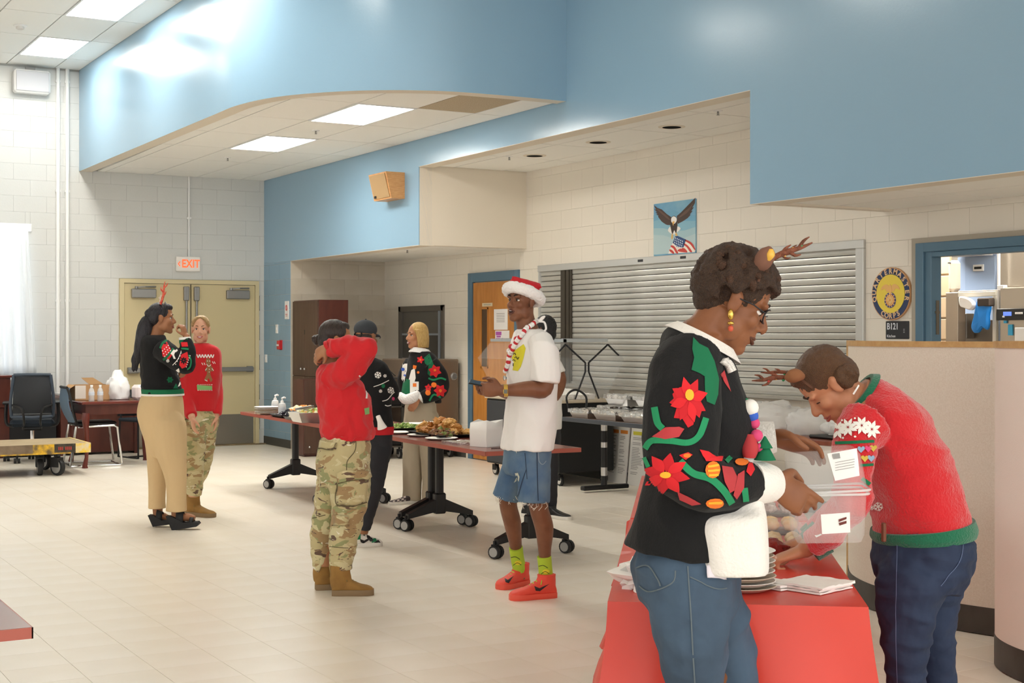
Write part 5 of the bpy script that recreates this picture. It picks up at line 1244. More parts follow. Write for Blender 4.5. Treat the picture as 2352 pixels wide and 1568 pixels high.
def basis(f, up=None):
    f = Vector(f).normalized(); u = Vector(up) if up else Vector((0, 0, 1)); l = u.cross(f).normalized(); return l, f, f.cross(l).normalized()*-1 if False else l.cross(f)*-1
def dirv(r, a, z=0.): return (RIGHT*r+AWAY*a+Vector((0, 0, z))).normalized()
class Person:
    def __init__(s, label, D, foot, skin, group=None):
        s.D = D; f = pz(foot[0], foot[1], 0)
        s.root = thing('person', label, 'person', f, local=False, group=group); s.mb = MB(); s.skin = skin
    def P(s, px, py, dd=0.): return pd(px, py, s.D+dd)
    def PP(s, pts): return [s.P(*p) for p in pts]
    def headm(s, c, f, up=None, sc=.92):
        F = Vector(f).normalized(); U = Vector(up) if up else Vector((0, 0, 1)); L = U.cross(F).normalized(); U = F.cross(L)
        s.H = Matrix(((L.x*sc, F.x*sc, U.x*sc, c[0]), (L.y*sc, F.y*sc, U.y*sc, c[1]), (L.z*sc, F.z*sc, U.z*sc, c[2]), (0, 0, 0, 1))); s.sc = sc
        s.HR = s.H.to_3x3()
    def h(s, x, y, z): return s.H @ Vector((x, y, z))
    def hs(s, mb, x, y, z, r, n=16, k=12, m=0): return mb.sph(s.h(x, y, z), r, n, k, m, M=s.HR)
    def head(s, c, f, up=None, sc=.92, male=False, neck=None, nr=.052, jaw=1., nose=1.):
        s.headm(c, f, up, sc); mb = s.mb; H = s.hs
        H(mb, 0, -.012, .04, (.074, .096, .09), 22, 16); H(mb, 0, .028, -.03, (.061, .062, .075), 20, 14)
        H(mb, 0, .045, -.07, (.049*jaw, .044, .05)); H(mb, 0, .066, -.105, (.027*jaw, .024, .022))
        for q in (-1, 1):
            H(mb, q*.045*jaw, .012, -.066, (.022, .04, .04)); H(mb, q*.038, .056, -.026, (.024, .026, .026)); H(mb, q*.03, .074, .026, (.026, .014, .012))
            H(mb, q*.0145, .09, -.036, (.0095*nose, .011, .008)); H(mb, q*.077, -.006, -.006, (.009, .019, .032)); H(mb, q*.08, -.012, .01, (.009, .014, .02))
        limb(mb, [s.h(0, .076, .022), s.h(0, .09, -.002), s.h(0, .105, -.026), s.h(0, .1, -.036)], [.009*sc, .01*sc, .0135*sc*nose, .011*sc], n=12, k=4)
        H(mb, 0, .079, -.062, (.027, .02, .022))
        H(mb, 0, .088, -.0625, (.023, .01, .0075)); H(mb, 0, .085, -.0745, (.02, .011, .009))
        if neck is not None:
            b = s.h(0, -.022, -.075); limb(mb, [s.h(0, -.02, -.03), b, b.lerp(Vector(neck), .5), Vector(neck)], [nr*1.0, nr, nr*1.02, nr*1.22], n=18)
    def face(s, iris='#2a1a12', brow='#2a1c14', lip='#8a4a40', eyes=True, closed=False, smile=0, open_=0, lid='#3a2a22', lash=True):
        H = s.hs; r = s.root
        if eyes:
            for q in (-1, 1):
                if not closed: e = H(MB(), q*.031, .0665, .003, (.0125, .0112, .0068), 14, 10).build('eye', mat('eye_white', '#EDE6DF', .25), r, 60)
                if not closed: H(MB(), q*.031, .0745, .003, (.0064, .0044, .0064), 12, 8).build('iris', mat('iris'+iris[1:], iris, .15), e, 60)
                zz = -.012 if closed else 0
                limb(MB(), [s.h(q*.019, .075, .006+zz), s.h(q*.031, .079, .0125+zz*1.3), s.h(q*.044, .071, .007+zz)], [.0014*s.sc, .0024*s.sc, .0016*s.sc], n=6).build('eyelid', mat('lid'+lid[1:], lid, .6), r, 60)
                limb(MB(), [s.h(q*.014, .0855, .0275), s.h(q*.03, .0865, .0345), s.h(q*.05, .07, .028)], [.003*s.sc, .0038*s.sc, .002*s.sc], n=8).build('eyebrow', mat('brow'+brow[1:], brow, .8), r, 60)
        m = mat('lip'+lip[1:], lip, .4)
        if open_:
            H(MB(), 0, .0925, -.067, (.018, .007, .009*open_), 14, 10).build('mouth', mat('mouth_dark', '#2a0f0d', .5), r, 60); H(MB(), 0, .0955, -.062, (.013, .005, .0028), 12, 8).build('teeth', M_white, r, 60)
            for z, w_ in ((-.0585, .024), (-.0775, .021)): limb(MB(), [s.h(-w_, .082, -.067), s.h(-w_*.5, .095, z), s.h(w_*.5, .095, z), s.h(w_, .082, -.067)], [.003*s.sc, .0055*s.sc, .0055*s.sc, .003*s.sc], n=8).build('lip', m, r, 60)
        else:
            d = .004+.012*smile
            if smile: limb(MB(), [s.h(-.024, .083, -.066+d*.5), s.h(0, .0985, -.0685), s.h(.024, .083, -.066+d*.5)], [.003*s.sc, .0058*s.sc, .003*s.sc], n=8).build('teeth', M_white, r, 60)
            for z, rr in ((-.063, .0042), (-.0745, .005)): limb(MB(), [s.h(-.027, .08, -.067+d*.6), s.h(-.012, .0955, z), s.h(.012, .0955, z), s.h(.027, .08, -.067+d*.6)], [.002*s.sc, rr*s.sc, rr*s.sc, .002*s.sc], n=8).build('lip', m, r, 60)
    def hand(s, wrist, d, pn, thumb, curl=.5, sc=1., tc=.5, spread=0., curls=None, wr=.027):
        """palm, four fingers of unequal length bent at the knuckles, thumb from the side of the palm"""
        mb = s.mb; d = Vector(d).normalized(); pn = Vector(pn); pn = (pn-d*pn.dot(d)).normalized(); t = Vector(thumb); t = (t-d*t.dot(d)-pn*t.dot(pn)).normalized(); w = Vector(wrist)
        R = lambda c, a, b: (c, t*a*sc, pn*b*sc)
        loft(mb, [R(w-d*.02*sc, wr, wr*.85), R(w+d*.015*sc, .03, .021), R(w+d*.05*sc, .04, .017), R(w+d*.085*sc, .042, .0145), R(w+d*.1*sc, .036, .01)], n=18, k=3)
        for i, (o, L) in enumerate(((.029, .068), (.0098, .076), (-.0098, .071), (-.028, .056))):
            c = (curls[i] if curls else curl); p = w+d*(.09-.004*abs(i-1))*sc+t*o*sc-d*.012*sc; pts = [p, p+d*.012*sc]; dd = (d+t*spread*(1.2-i*.8)).normalized(); a = c*.7
            for k, f in enumerate((.44, .31, .25)):
                v = (dd*math.cos(a)+pn*math.sin(a)); pts.append(pts[-1]+v*L*f*sc); a += c*1.25
            limb(mb, pts, [.0098*sc, .0098*sc, .0088*sc, .008*sc, .0066*sc], n=10, k=3); mb.sph(pts[-1], .0066*sc, 8, 6)
        p = w+d*.022*sc+t*.026*sc; q = p+(d*.55+t*.7+pn*.35).normalized()*.038*sc; r_ = q+(d*.85+t*(.25-.3*tc)+pn*(.3+.5*tc)).normalized()*.03*sc; e = r_+(d*.9-t*.3*tc+pn*.5*tc).normalized()*.024*sc
        limb(mb, [w+d*.01*sc+t*.012*sc, p, q, r_, e], [.017*sc, .0165*sc, .0115*sc, .0098*sc, .0075*sc], n=10, k=3); mb.sph(e, .0075*sc, 8, 6)
    def finish(s, voxel=.005, smooth=2):
        s.body = remesh(s.mb, 'body', s.skin, s.root, voxel, smooth); return s.body
def mskin(name, col, var=None): return mat('skin_'+name, col, .48, spec=.4, sheen=.05, var=var or col, vscale=14)
def mhair(name, col, var, rough=.5, st=(30, 30, 4)): return mat('hair_'+name, col, rough, bump=.7, bscale=9, var=var, vscale=7, stretch=st)
def shoe(root, heel, toe, mats, name='shoe', L=None, h=.085, shaft=None, shaft_r=.045, wd=1., laces=None, sole_h=.028, collar_tilt=0., voxel=.006, bulk=1.):
    heel, toe = Vector(heel), Vector(toe); heel.z = toe.z = 0; y = toe-heel; Ln = y.length if L is None else L; y.normalize(); x = Vector((y.y, -y.x, 0)); z = Vector((0, 0, 1))
    Q = lambda a, b, c: heel+x*a+y*b*Ln+z*c
    prof = [(0., .024, .05), (.06, .032, h*.9), (.2, .036, h), (.36, .036, h*1.0), (.52, .039, h*.82), (.68, .045, h*.64), (.84, .044, h*.55), (.95, .033, h*.44), (1., .016, h*.28)]
    mb = MB(); loft(mb, [(Q(0, b, (t+sole_h*.5)/2), x*a*wd*bulk, z*(t-sole_h*.5)/2*1.02) for b, a, t in prof], n=22, k=4, pw=.8)
    if shaft:
        loft(mb, [(Q(0, .2, h*.5), x*.036*wd, y*.055), (Q(0, .21, h*.95), x*shaft_r*.95, y*shaft_r*1.25), (Q(0, .2+collar_tilt*.5, (h+shaft)/2), x*shaft_r, y*shaft_r*1.15), (Q(0, .2+collar_tilt, shaft), x*shaft_r*1.06, y*shaft_r*1.2)], n=20, k=4)
    up = remesh(mb, name, mats[0], root, voxel, 2)
    mb = MB(); rings = []
    for zz, g in ((.0, .94), (.006, 1.02), (sole_h*.7, 1.04), (sole_h, .99)):
        pts = [Q(a*1.08*wd*g, b, zz+(.012 if b > .93 else 0)*0) for b, a, t in prof]+[Q(-a*1.08*wd*g, b, zz) for b, a, t in prof[::-1]]
        rings.append(pts)
    n = len(rings[0]); vs = [p for r in rings for p in r]
    mb.add(vs, [(k*n+i, k*n+(i+1) % n, (k+1)*n+(i+1) % n, (k+1)*n+i) for k in range(3) for i in range(n)]+[tuple(range(n))[::-1], tuple(3*n+i for i in range(n))])
    mb.build('sole', mats[1], up, 40)
    if laces:
        mb = MB()
        for k in range(5):
            b = .34+.07*k; zz = h*(1.04-.42*(b-.34)/.3) if b > .36 else h*1.03
            mb.tube([Q(-.024, b, zz*.93), Q(0, b+.02, zz*1.03), Q(.024, b, zz*.93)], .003, 6); mb.tube([Q(-.022, b+.035, zz*.88), Q(0, b+.015, zz*1.02)], .003, 6)
        mb.tube([Q(0, .36, h*1.05), Q(.03, .33, h*1.06), Q(.042, .36, h*.85)], .003, 6).tube([Q(0, .36, h*1.05), Q(-.03, .34, h*1.02), Q(-.042, .38, h*.8)], .003, 6)
        mb.build('laces', laces, up, 60)
    up['_'] = 0; return up, Q
def ringband(mb, rings, th=.006, n=30, k=3):
    """an open band of cloth (cuff, hem, collar) around ring sections, with thickness"""
    arr = spline([np.concatenate([np.array(c), np.array(a), np.array(b)]) for c, a, b in rings], k); vs = []; N = len(arr)
    for s in (1., 0.):
        for r in arr:
            c, a, b = Vector(r[:3]), Vector(r[3:6]), Vector(r[6:9]); ia, ib = max(a.length-th*(1-s), .001)/a.length, max(b.length-th*(1-s), .001)/b.length
            for j in range(n): q = 2*PI*j/n; vs.append(c+a*ia*math.cos(q)+b*ib*math.sin(q))
    o = N*n; fs = [(i*n+j, i*n+(j+1) % n, (i+1)*n+(j+1) % n, (i+1)*n+j) for i in range(N-1) for j in range(n)]
    fs += [(o+i*n+j, o+(i+1)*n+j, o+(i+1)*n+(j+1) % n, o+i*n+(j+1) % n) for i in range(N-1) for j in range(n)]
    for i in (0, N-1): fs += [(i*n+j, o+i*n+j, o+i*n+(j+1) % n, i*n+(j+1) % n) for j in range(n)]
    return mb.add(vs, fs)
def tilt(c, n, ra, rb, la=None):   # ring around axis n
    n = Vector(n).normalized(); a = Vector(la) if la else RIGHT; a = (a-n*a.dot(n)).normalized(); return (Vector(c), a*ra, n.cross(a)*rb)
def antler(parent, base, tip, m, berry, seed=0, side=None):
    b, t = Vector(base), Vector(tip); d = t-b; L = d.length; d.normalize(); sd = Vector(side).normalized() if side else d.cross(Vector((0, 0, 1))).normalized()
    mb = MB(); pts = [b, b+d*L*.4+sd*L*.04, b+d*L*.75, t]; limb(mb, pts, [L*.05, L*.055, L*.04, L*.012], n=8, k=4)
    for f, s in ((.35, 1), (.55, -1), (.72, 1)): q = b+d*L*f; limb(mb, [q, q+d*L*.1+sd*s*L*.1, q+d*L*.22+sd*s*L*.13], [L*.035, L*.03, L*.01], n=8, k=3)
    a = mb.build('antler', m, parent, 50)
    random.seed(seed)
    for k in range(5): q = b+d*L*(.1+.17*k)+sd*random.uniform(-.04, .04)*L; MB().sph(q, L*.035, 8, 6).build('trim_bead', berry[k % len(berry)], a, 60)
    return a
M_denim = mat('denim_mid', '#465A6F', .85, bump=1., bscale=10, var='#3A4A5C', vscale=7)
M_denim_d = mat('denim_dark', '#26344F', .8, bump=1., bscale=11, var='#1F2B45', vscale=9)
M_denim_s = mat('denim_shorts', '#4E6B8C', .85, bump=1., bscale=11, var='#6F8799', vscale=6)
M_khaki = mat('khaki', '#D6B98C', .8, bump=.9, bscale=8, stretch=(1, 1, .45))
M_khaki2 = mat('khaki_grey', '#B3A68F', .8, bump=1., bscale=9, stretch=(1, 1, .5))
M_blackp = mat('black_denim', '#26262B', .8, bump=.05, bscale=200)
M_camo = mat_camo('camouflage', ('#BFB184', [('#97986A', .56, 9, 1.7), ('#A3875F', .565, 11, 1.8), ('#CDC297', .58, 10, 2.0), ('#665040', .63, 14, 2.6), ('#E6DFCB', .68, 19, 2.4)]), 6.6)
M_redk = mat('red_knit', '#C9161F', .85, bump=.15, bscale=160, sheen=.2)
M_redf = mat('red_fuzzy', '#CC1B24', .95, bump=.5, bscale=140, sheen=.5)
M_greenf = mat('green_fuzzy', '#16694A', .95, bump=.6, bscale=140, sheen=.3)
M_blk = mat('black_knit', '#0D0D0F', .9, bump=.2, bscale=160, sheen=.03)
M_whitek = mat('white_knit', '#EFEAE3', .9, bump=.4, bscale=120, sheen=.2)
M_tee = mat('white_cotton', '#F3F0EC', .8, bump=1., bscale=7, stretch=(1, 1, .5))
M_fur = mat('white_fur', '#F7F5F2', .95, bump=1., bscale=70, sheen=.4)
K_red = mat('yarn_red', '#D8222A', .85); K_green = mat('yarn_green', '#1E8A5A', .85); K_dgreen = mat('yarn_dark_green', '#0E6B45', .85); K_yel = mat('yarn_yellow', '#F2B232', .85); K_or = mat('yarn_orange', '#EE7A28', .85); K_wht = mat('yarn_white', '#F1EDE6', .85); K_pink = mat('yarn_pink', '#D94A7A', .85); K_brn = mat('yarn_brown', '#9A6B46', .85); K_mar = mat('yarn_maroon', '#B83A3F', .85); K_blue = mat('yarn_blue', '#3A62C4', .85); K_lg = mat('yarn_lime', '#8CC27A', .85)
M_boot = mat('boot_suede', '#A27A3F', .85, bump=.15, bscale=120, var='#8E6A36', vscale=12); M_bsole = mat('boot_sole', '#8A7355', .8); M_blace = mat('boot_lace', '#8B7648', .8)
R3 = RIGHT; A3 = AWAY; Z3 = Vector((0, 0, 1))
def ring(c, s, a, f, b): return (c, s*a, f*b)
# ---------------------------------------------------------------- man in the red and white hat
p = Person('man in red and white fur hat, white T-shirt and denim shorts holding a phone', 8.15, (1215, 1370), mskin('deep', '#83563D', '#774A33')); P = p.P; r0 = p.root
f = dirv(-.93, -.37); s = Z3.cross(f)
p.head(P(1199, 693), dirv(-.70, -.71, .07), sc=.94, male=True, neck=P(1214, 765), nr=.056, jaw=1.08, nose=1.15)
mb = p.mb
loft(mb, [ring(P(1212, 762), s, .08, f, .07), ring(P(1220, 785), s, .17, f, .085), ring(P(1222, 850), s, .165, f, .1), ring(P(1220, 960), s, .15, f, .1), ring(P(1214, 1040), s, .15, f, .1)])
# near arm and hand, far arm and hand
el, wr = P(1250, 893, -.25), P(1153, 897, -.27)
limb(mb, [P(1247, 790, -.17), P(1252, 845, -.22), el, P(1215, 893, -.27), wr], [.06, .052, .047, .046, .029])
p.hand(wr, dirv(-1, .12, .06), dirv(.1, 1, .15), Z3, curl=.75, sc=1.02, tc=.8)
limb(mb, [P(1205, 790, .17), P(1190, 850, .24), P(1196, 905, .2), P(1165, 900, .02), P(1140, 893, -.1)], [.055, .05, .045, .042, .028])
p.hand(P(1140, 893, -.1), dirv(-1, -.25, .06), dirv(-.1, -1, .2), Z3, curl=.7, tc=.8)
# legs
limb(mb, [P(1227, 1060, -.06), P(1234, 1120, -.06), P(1238, 1168, -.07), P(1250, 1212, -.05), P(1251, 1262, -.04), P(1253, 1300, -.03), P(1257, 1350, -.03)], [.085, .07, .055, .054, .038, .034, .034])
limb(mb, [P(1196, 1060, .14), P(1175, 1115, .18), P(1167, 1155, .2), P(1177, 1200, .24), P(1184, 1248, .29), P(1188, 1285, .33), P(1196, 1330, .34)], [.08, .068, .053, .052, .038, .033, .034])
p.finish(.005)
p.face(lip='#5d3228', open_=1., brow='#120c0a')
# t-shirt
mb = MB()
loft(mb, [ring(P(1214, 757), s, .085, f, .075), ring(P(1221, 772), s, .17, f, .09), ring(P(1223, 800), s, .195, f, .113), ring(P(1222, 850), s, .2, f, .128), ring(P(1221, 920), s, .2, f, .135), ring(P(1217, 980), s, .205, f, .14), ring(P(1211, 1030), s, .21, f, .139)], n=30)
limb(mb, [P(1240, 778, -.14), P(1250, 810, -.2), P(1253, 850, -.235), P(1252, 878, -.245)], [.07, .078, .08, .082])
limb(mb, [P(1208, 780, .14), P(1198, 820, .2), P(1193, 868, .22)], [.07, .078, .08])
tee = remesh(mb, 't_shirt', M_tee, r0, .007, 4, (.009, (9, 9, 5), 3.))
bt = bvh_of(tee)
ringband(MB(), [tilt(P(1215, 756), Z3, .07, .066), tilt(P(1215, 762), Z3, .078, .074)], .008).build('collar', M_tee, r0)
motif(bt, [[(1203, 790), (1208, 800), (1203, 822), (1197, 842), (1190, 852), (1178, 850), (1181, 832), (1176, 822), (1183, 805), (1196, 795)]], 'shirt_print', mat('print_yellow', '#E3D935', .7), r0)
motif(bt, [('r', [(1180, 814), (1184, 811), (1186, 816)], 1.6), ('r', [(1183, 822), (1187, 819), (1190, 825), (1193, 820)], 1.6), ('r', [(1178, 828), (1182, 826), (1185, 830)], 1.5), ('r', [(1180, 834), (1180, 841)], 2.)], 'print_marks', mat('print_black', '#201F1C', .7), r0, off=.004)
# shorts
mb = MB()
loft(mb, [ring(P(1212, 1012), s, .185, f, .12), ring(P(1211, 1045, .02), s, .19, f, .128), ring(P(1208, 1075, .03), s, .185, f, .125), ring(P(1206, 1090, .04), s, .15, f, .1)], n=28)
limb(mb, [P(1225, 1050, -.06), P(1227, 1100, -.06), P(1226, 1153, -.065)], [.098, .095, .092]); limb(mb, [P(1196, 1050, .13), P(1176, 1100, .17), P(1162, 1143, .19)], [.095, .082, .082])
sh = remesh(mb, 'shorts', M_denim_s, r0, .007, 3, (.003, (8, 8, 10), 1.))
bs = bvh_of(sh)
motif(bs, [('r', [(1206, 1040), (1209, 1075), (1211, 1100)], 1.5), ('r', [(1209, 1078), (1200, 1105), (1190, 1140)], 1.6), ('r', [(1233, 1035), (1234, 1090), (1236, 1150)], 2.)], 'seam', mat('seam_dark', '#2B3A50', .8), sh)
motif(bs, [('r', [(1236, 1036), (1238, 1058), (1246, 1066), (1254, 1058)], 1.6)], 'pocket_stitch', mat('stitch_pale', '#8FA0AE', .8), sh)
motif(bs, [[(1183, 1086), (1190, 1085), (1194, 1095), (1192, 1106), (1186, 1104), (1180, 1108), (1186, 1096)], [(1184, 1034), (1188, 1034), (1187, 1041)]], 'ripped_patch', mat('rip_pale', '#D5DACD', .9), sh)
mb = MB(); random.seed(5)
for (x0, x1, yb, dd, n) in ((1136, 1186, 1142, .12, 12), (1194, 1256, 1155, -.13, 14)):
    for k in range(n):
        x = x0+(x1-x0)*(k+.5)/n; q = P(x, yb-3, dd); L_ = random.uniform(.01, .05); mb.tube([q, q+Vector((random.uniform(-.012, .012), random.uniform(-.01, .01), -L_*.6)), q+Vector((random.uniform(-.03, .03), random.uniform(-.02, .02), -L_))], .0014, 5)
o = mb.build('frayed_threads', mat('thread', '#EDE6D8', .9), sh, 60); o['kind'] = 'stuff'
# hat
mb = MB(); Hh = p.h; c0 = Hh(0, -.012, .046); un = (p.HR @ Vector((0, -.33, 1))).normalized(); L_, F_ = (p.HR @ Vector((1, 0, 0))).normalized(), None; F_ = un.cross(L_)*-1
ringpts = [c0+L_*.087*math.cos(q)+F_*.106*math.sin(q)+Z3*0 for q in np.linspace(0, 2*PI, 40, endpoint=False)]
mb.tube(ringpts+ringpts[:2], .036, 12, caps=False); mb.sph(c0+un*.02, (.07, .085, .03), M=p.HR)
fb = remesh(mb, 'hat_fur_band', M_fur, r0, .006, 2, (.0035, (60, 60, 60), 2., False))
ca, cb = P(1176, 634, -.05), P(1242, 652, .03); mid = (ca+cb)/2; ax = (cb-ca)/2; mb = MB()
q1 = c0+un*.02; loft(mb, [(q1-un*.012, L_*.1, F_*.118), (q1+un*.012, L_*.1, F_*.118), (q1.lerp(mid, .5), ax*.86+L_*.0, F_*.06 if abs(F_.dot(ax.normalized())) < .7 else L_*.075), (q1.lerp(mid, .8)+Z3*.0, ax*.95, L_*.045), (mid-Z3*.004, ax*1.02, L_*.016), (mid+Z3*.002, ax*1.03, L_*.006)], n=30, k=6)
remesh(mb, 'hat_crown', mat('hat_red', '#C8242E', .85, bump=.3, bscale=120), r0, .006, 2, (.003, (14, 14, 10), 4.))
# necklace of red and white beads
pts = [(1232, 737), (1227, 741), (1221, 747), (1215, 753), (1209, 760), (1203, 767), (1196, 776), (1191, 784), (1186, 793), (1182, 803), (1178, 812), (1174, 822), (1171, 832), (1168, 842), (1166, 852)]
bcomb = bvh_of(tee, p.body); mr, mw = mat('bead_red', '#C4242E', .3), mat('bead_white', '#F4F1EE', .4)
sp = spline([(a+random.uniform(-2, 2), b, 0) for a, b in pts], 2)[::1]
mer = MB().sph((0, 0, 0), .0145, 12, 8).mesh('bead', mr, 60); mew = MB().sph((0, 0, 0), .0145, 12, 8).mesh('bead', mw, 60)
for k, q in enumerate(sp):
    h_ = hit(bcomb, q[0], q[1], .012)
    if h_ is not None: o = link('bead', mew if k % 3 else mer, r0); o.location = h_
for k, q in enumerate(sp[10::2]):
    h_ = hit(bcomb, q[0]-9, q[1]+3, .01)
    if h_ is not None: o = link('bead', mer if k % 2 else mew, r0); o.location = h_
q = P(1238, 738, -.08); limb(MB(), [q, q+R3*.02+Z3*.02, q+R3*.035+Z3*.03], [.008, .01, .004], n=8).tube([tuple(v) for v in spline([q, q+R3*.03-Z3*.005, q+R3*.04-Z3*.04, q+R3*.03-Z3*.055], 4)], .006, 6).build('ribbon', M_tee, r0)
# watch
wa = (wr-el).normalized(); g = mat('gold', '#D9B45A', .25, metal=.9); c = wr-wa*.02
ringband(MB(), [tilt(c-wa*.011, wa, .036, .036), tilt(c+wa*.011, wa, .035, .035)], .005).build('watch_band', g, r0)
MB().box((0, 0, 0), (.026, .012, .03), M=Matrix.Translation(c-A3*.036+Z3*-.004) @ Matrix.Rotation(-math.radians(30), 4, 'Z'), ch=.004).box((0, -.006, 0), (.02, .003, .022), m=1, M=Matrix.Translation(c-A3*.036+Z3*-.004) @ Matrix.Rotation(-math.radians(30), 4, 'Z')).build('watch_case', [g, mat('watch_face', '#55584A', .2)], r0)
# socks and shoes
M_sock = mat('lime_sock', '#B5D23C', .85, bump=.2, bscale=160); ring_s = lambda c, ra: tilt(c, Z3, ra, ra*1.05)
for pts, nm in (([(1250, 1277, -.04), (1252, 1300, -.03), (1254, 1320, -.025), (1256, 1336, -.02)], 0), ([(1185, 1257, .29), (1188, 1280, .32), (1192, 1300, .33), (1195, 1314, .34)], 1)):
    mb = MB(); limb(mb, p.PP(pts), [.041, .040, .04, .034], n=20); so = mb.build('sock', M_sock, r0, 60); b_ = bvh_of(so); x0, y0 = pts[1][0], pts[1][1]+8
    motif(b_, [('r', [(x0-14, y0-8), (x0-4, y0-10), (x0+6, y0-4)], 1.4), ('r', [(x0-9, y0+10), (x0, y0+4), (x0+9, y0+9)], 1.2)], 'sock_marks', mat('sock_black', '#25301A', .8), so); motif(b_, [oval(x0+2, y0+4, 8, 5)], 'sock_patch', mat('sock_yellow', '#E8D83A', .8), so, off=.0018)
M_infra = mat('coral_mesh', '#F0513F', .55, bump=.3, bscale=260); M_isole = mat('coral_sole', '#EE5A46', .5); M_neon = mat('neon_lace', '#B6E84A', .6); M_sw = mat('shoe_black', '#2a2226', .5)
for hl, to, dd, sw_ in (((1276, 1371), (1171, 1378), 0, [(1227, 1346), (1236, 1352), (1262, 1340), (1240, 1357), (1230, 1356)]), ((1210, 1342), (1145, 1354), 0, [(1159, 1328), (1165, 1333), (1180, 1323), (1168, 1339), (1161, 1337)])):
    up, Q = shoe(r0, pz(*hl, 0), pz(*to, 0), [M_infra, M_isole], 'shoe', h=.105, laces=M_neon, shaft=.135, shaft_r=.046, wd=1.08, sole_h=.032, voxel=.005)
    motif(bvh_of(up), [sw_], 'side_mark', M_sw, up, off=.003, step=2.)
# phone in his hands
t = thing('phone', 'dark phone held in the hands of the man in the hat', 'phone', P(1108, 882, -.22)); t.rotation_euler = (math.radians(12), math.radians(-14), math.radians(55))
MB().b(-.037, -.075, -.004, .037, .075, .004, ch=.003).build('case', M_black, t); MB().b(-.033, -.07, .0042, .033, .07, .0046).build('screen', mat('phone_glass', '#3a3d42', .08), t)

# ---------------------------------------------------------------- woman in red with both arms behind her head
p = Person('woman with dark bun in red sweatshirt and camouflage trousers, arms raised behind her neck', 8.22, (780, 1362), mskin('tan', '#B07C58', '#A6724F')); P = p.P; r0 = p.root; mb = p.mb
f = dirv(1, .1); s = Z3.cross(f)
p.head(P(772, 783), dirv(.96, .25, -.12), sc=.93, neck=P(762, 846), nr=.05)
loft(mb, [ring(P(763, 842), s, .07, f, .06), ring(P(770, 870), s, .14, f, .08), ring(P(785, 930), s, .13, f, .095), ring(P(792, 1000), s, .12, f, .09), ring(P(788, 1060), s, .14, f, .11)])
limb(mb, [P(766, 868, -.14), P(800, 840, -.2), P(836, 800, -.2), P(795, 790, -.19), P(752, 797, -.13)], [.05, .045, .042, .038, .025]); p.hand(P(752, 797, -.13), dirv(-.75, .45, -.5), dirv(.5, .6, -.2), dirv(.3, .2, -1), curl=.55, sc=.92)
limb(mb, [P(775, 862, .16), P(815, 830, .24), P(842, 795, .26), P(795, 795, .2), P(756, 805, .1)], [.05, .045, .042, .038, .025]); p.hand(P(756, 805, .1), dirv(-.7, -.5, -.4), dirv(.5, -.6, -.2), dirv(.3, -.2, -1), curl=.5, sc=.92)
limb(mb, [P(795, 1070, -.08), P(800, 1180, -.05), P(783, 1300, -.02)], [.08, .055, .04]); limb(mb, [P(785, 1070, .1), P(755, 1190, .12), P(745, 1300, .12)], [.08, .055, .04])
p.finish(.0055); p.face(lip='#9A5A4C', eyes=True)
# hair pulled into a bun
mh = mhair('dark', '#1E1613', '#3A2A22', .35); mb = MB(); H = p.hs
H(mb, 0, -.02, .048, (.079, .098, .086), 24, 18); H(mb, 0, -.055, .0, (.068, .062, .07)); H(mb, 0, .03, .095, (.05, .045, .03))
remesh(mb, 'hair', mh, r0, .006, 3, (.0016, (40, 40, 12), 1.))
bc = P(727, 780, .02); mb = MB()
for k in range(3): mb.tube([bc+dirv(math.cos(q+k)*.4, math.cos(q+k)*.3+math.sin(q)*.8, math.sin(q+k*2)*.9)*(.019) for q in np.linspace(0, 2*PI, 16)], .014, 8, caps=False)
mb.sph(bc, .022).sph(bc.lerp(p.h(0, -.1, .02), .5), .02); remesh(mb, 'hair_bun', mh, r0, .005, 2, (.002, (70, 70, 70), 3.))
# sweatshirt
mb = MB()
loft(mb, [ring(P(762, 838), s, .075, f, .07), ring(P(768, 856), s, .15, f, .1), ring(P(783, 885), s, .185, f, .138), ring(P(789, 925), s, .185, f, .152), ring(P(795, 965), s, .18, f, .148), ring(P(798, 993), s, .185, f, .152), ring(P(799, 1008), s, .168, f, .138)], n=30)
limb(mb, [P(764, 872, -.12), P(800, 848, -.2), P(832, 806, -.21), P(839, 796, -.21)], [.085, .076, .068, .066]); mb.sph(P(838, 798, -.21), .066)
limb(mb, [P(839, 801, -.21), P(815, 796, -.21), P(785, 795, -.18), P(757, 801, -.135)], [.06, .058, .053, .046])
limb(mb, [P(775, 870, .14), P(815, 838, .24), P(842, 802, .26)], [.08, .07, .058]); limb(mb, [P(842, 802, .26), P(800, 800, .22), P(765, 806, .12)], [.055, .055, .045])
sw_ = remesh(mb, 'sweatshirt', mat('red_fleece', '#CE1F26', .85, bump=1., bscale=9, sheen=.15), r0, .008, 3, (.017, (10, 10, 8), 6.))
ringband(MB(), [ring(P(798, 998), s, .176, f, .146), ring(P(798, 1008), s, .17, f, .142)], .008).build('hem_band', M_redk, r0)
bs = bvh_of(sw_)
motif(bs, [[(836, 938), (847, 935), (848, 950), (838, 952)]], 'knit_panel', K_lg, r0); motif(bs, [('r', [(824, 862), (832, 868), (838, 876)], 3.), ('r', [(838, 890), (842, 902), (841, 915)], 4.)], 'print_marks', K_wht, r0)
ringband(MB(), [tilt(P(753, 797, -.13), dirv(.8, -.3, .5), .04, .04), tilt(P(762, 796, -.14), dirv(.8, -.3, .5), .045, .045)], .006).build('cuff', M_redk, r0)
MB().sph(P(746, 800, .0), (.03, .03, .02)).build('white_tag', M_tee, r0, 60)
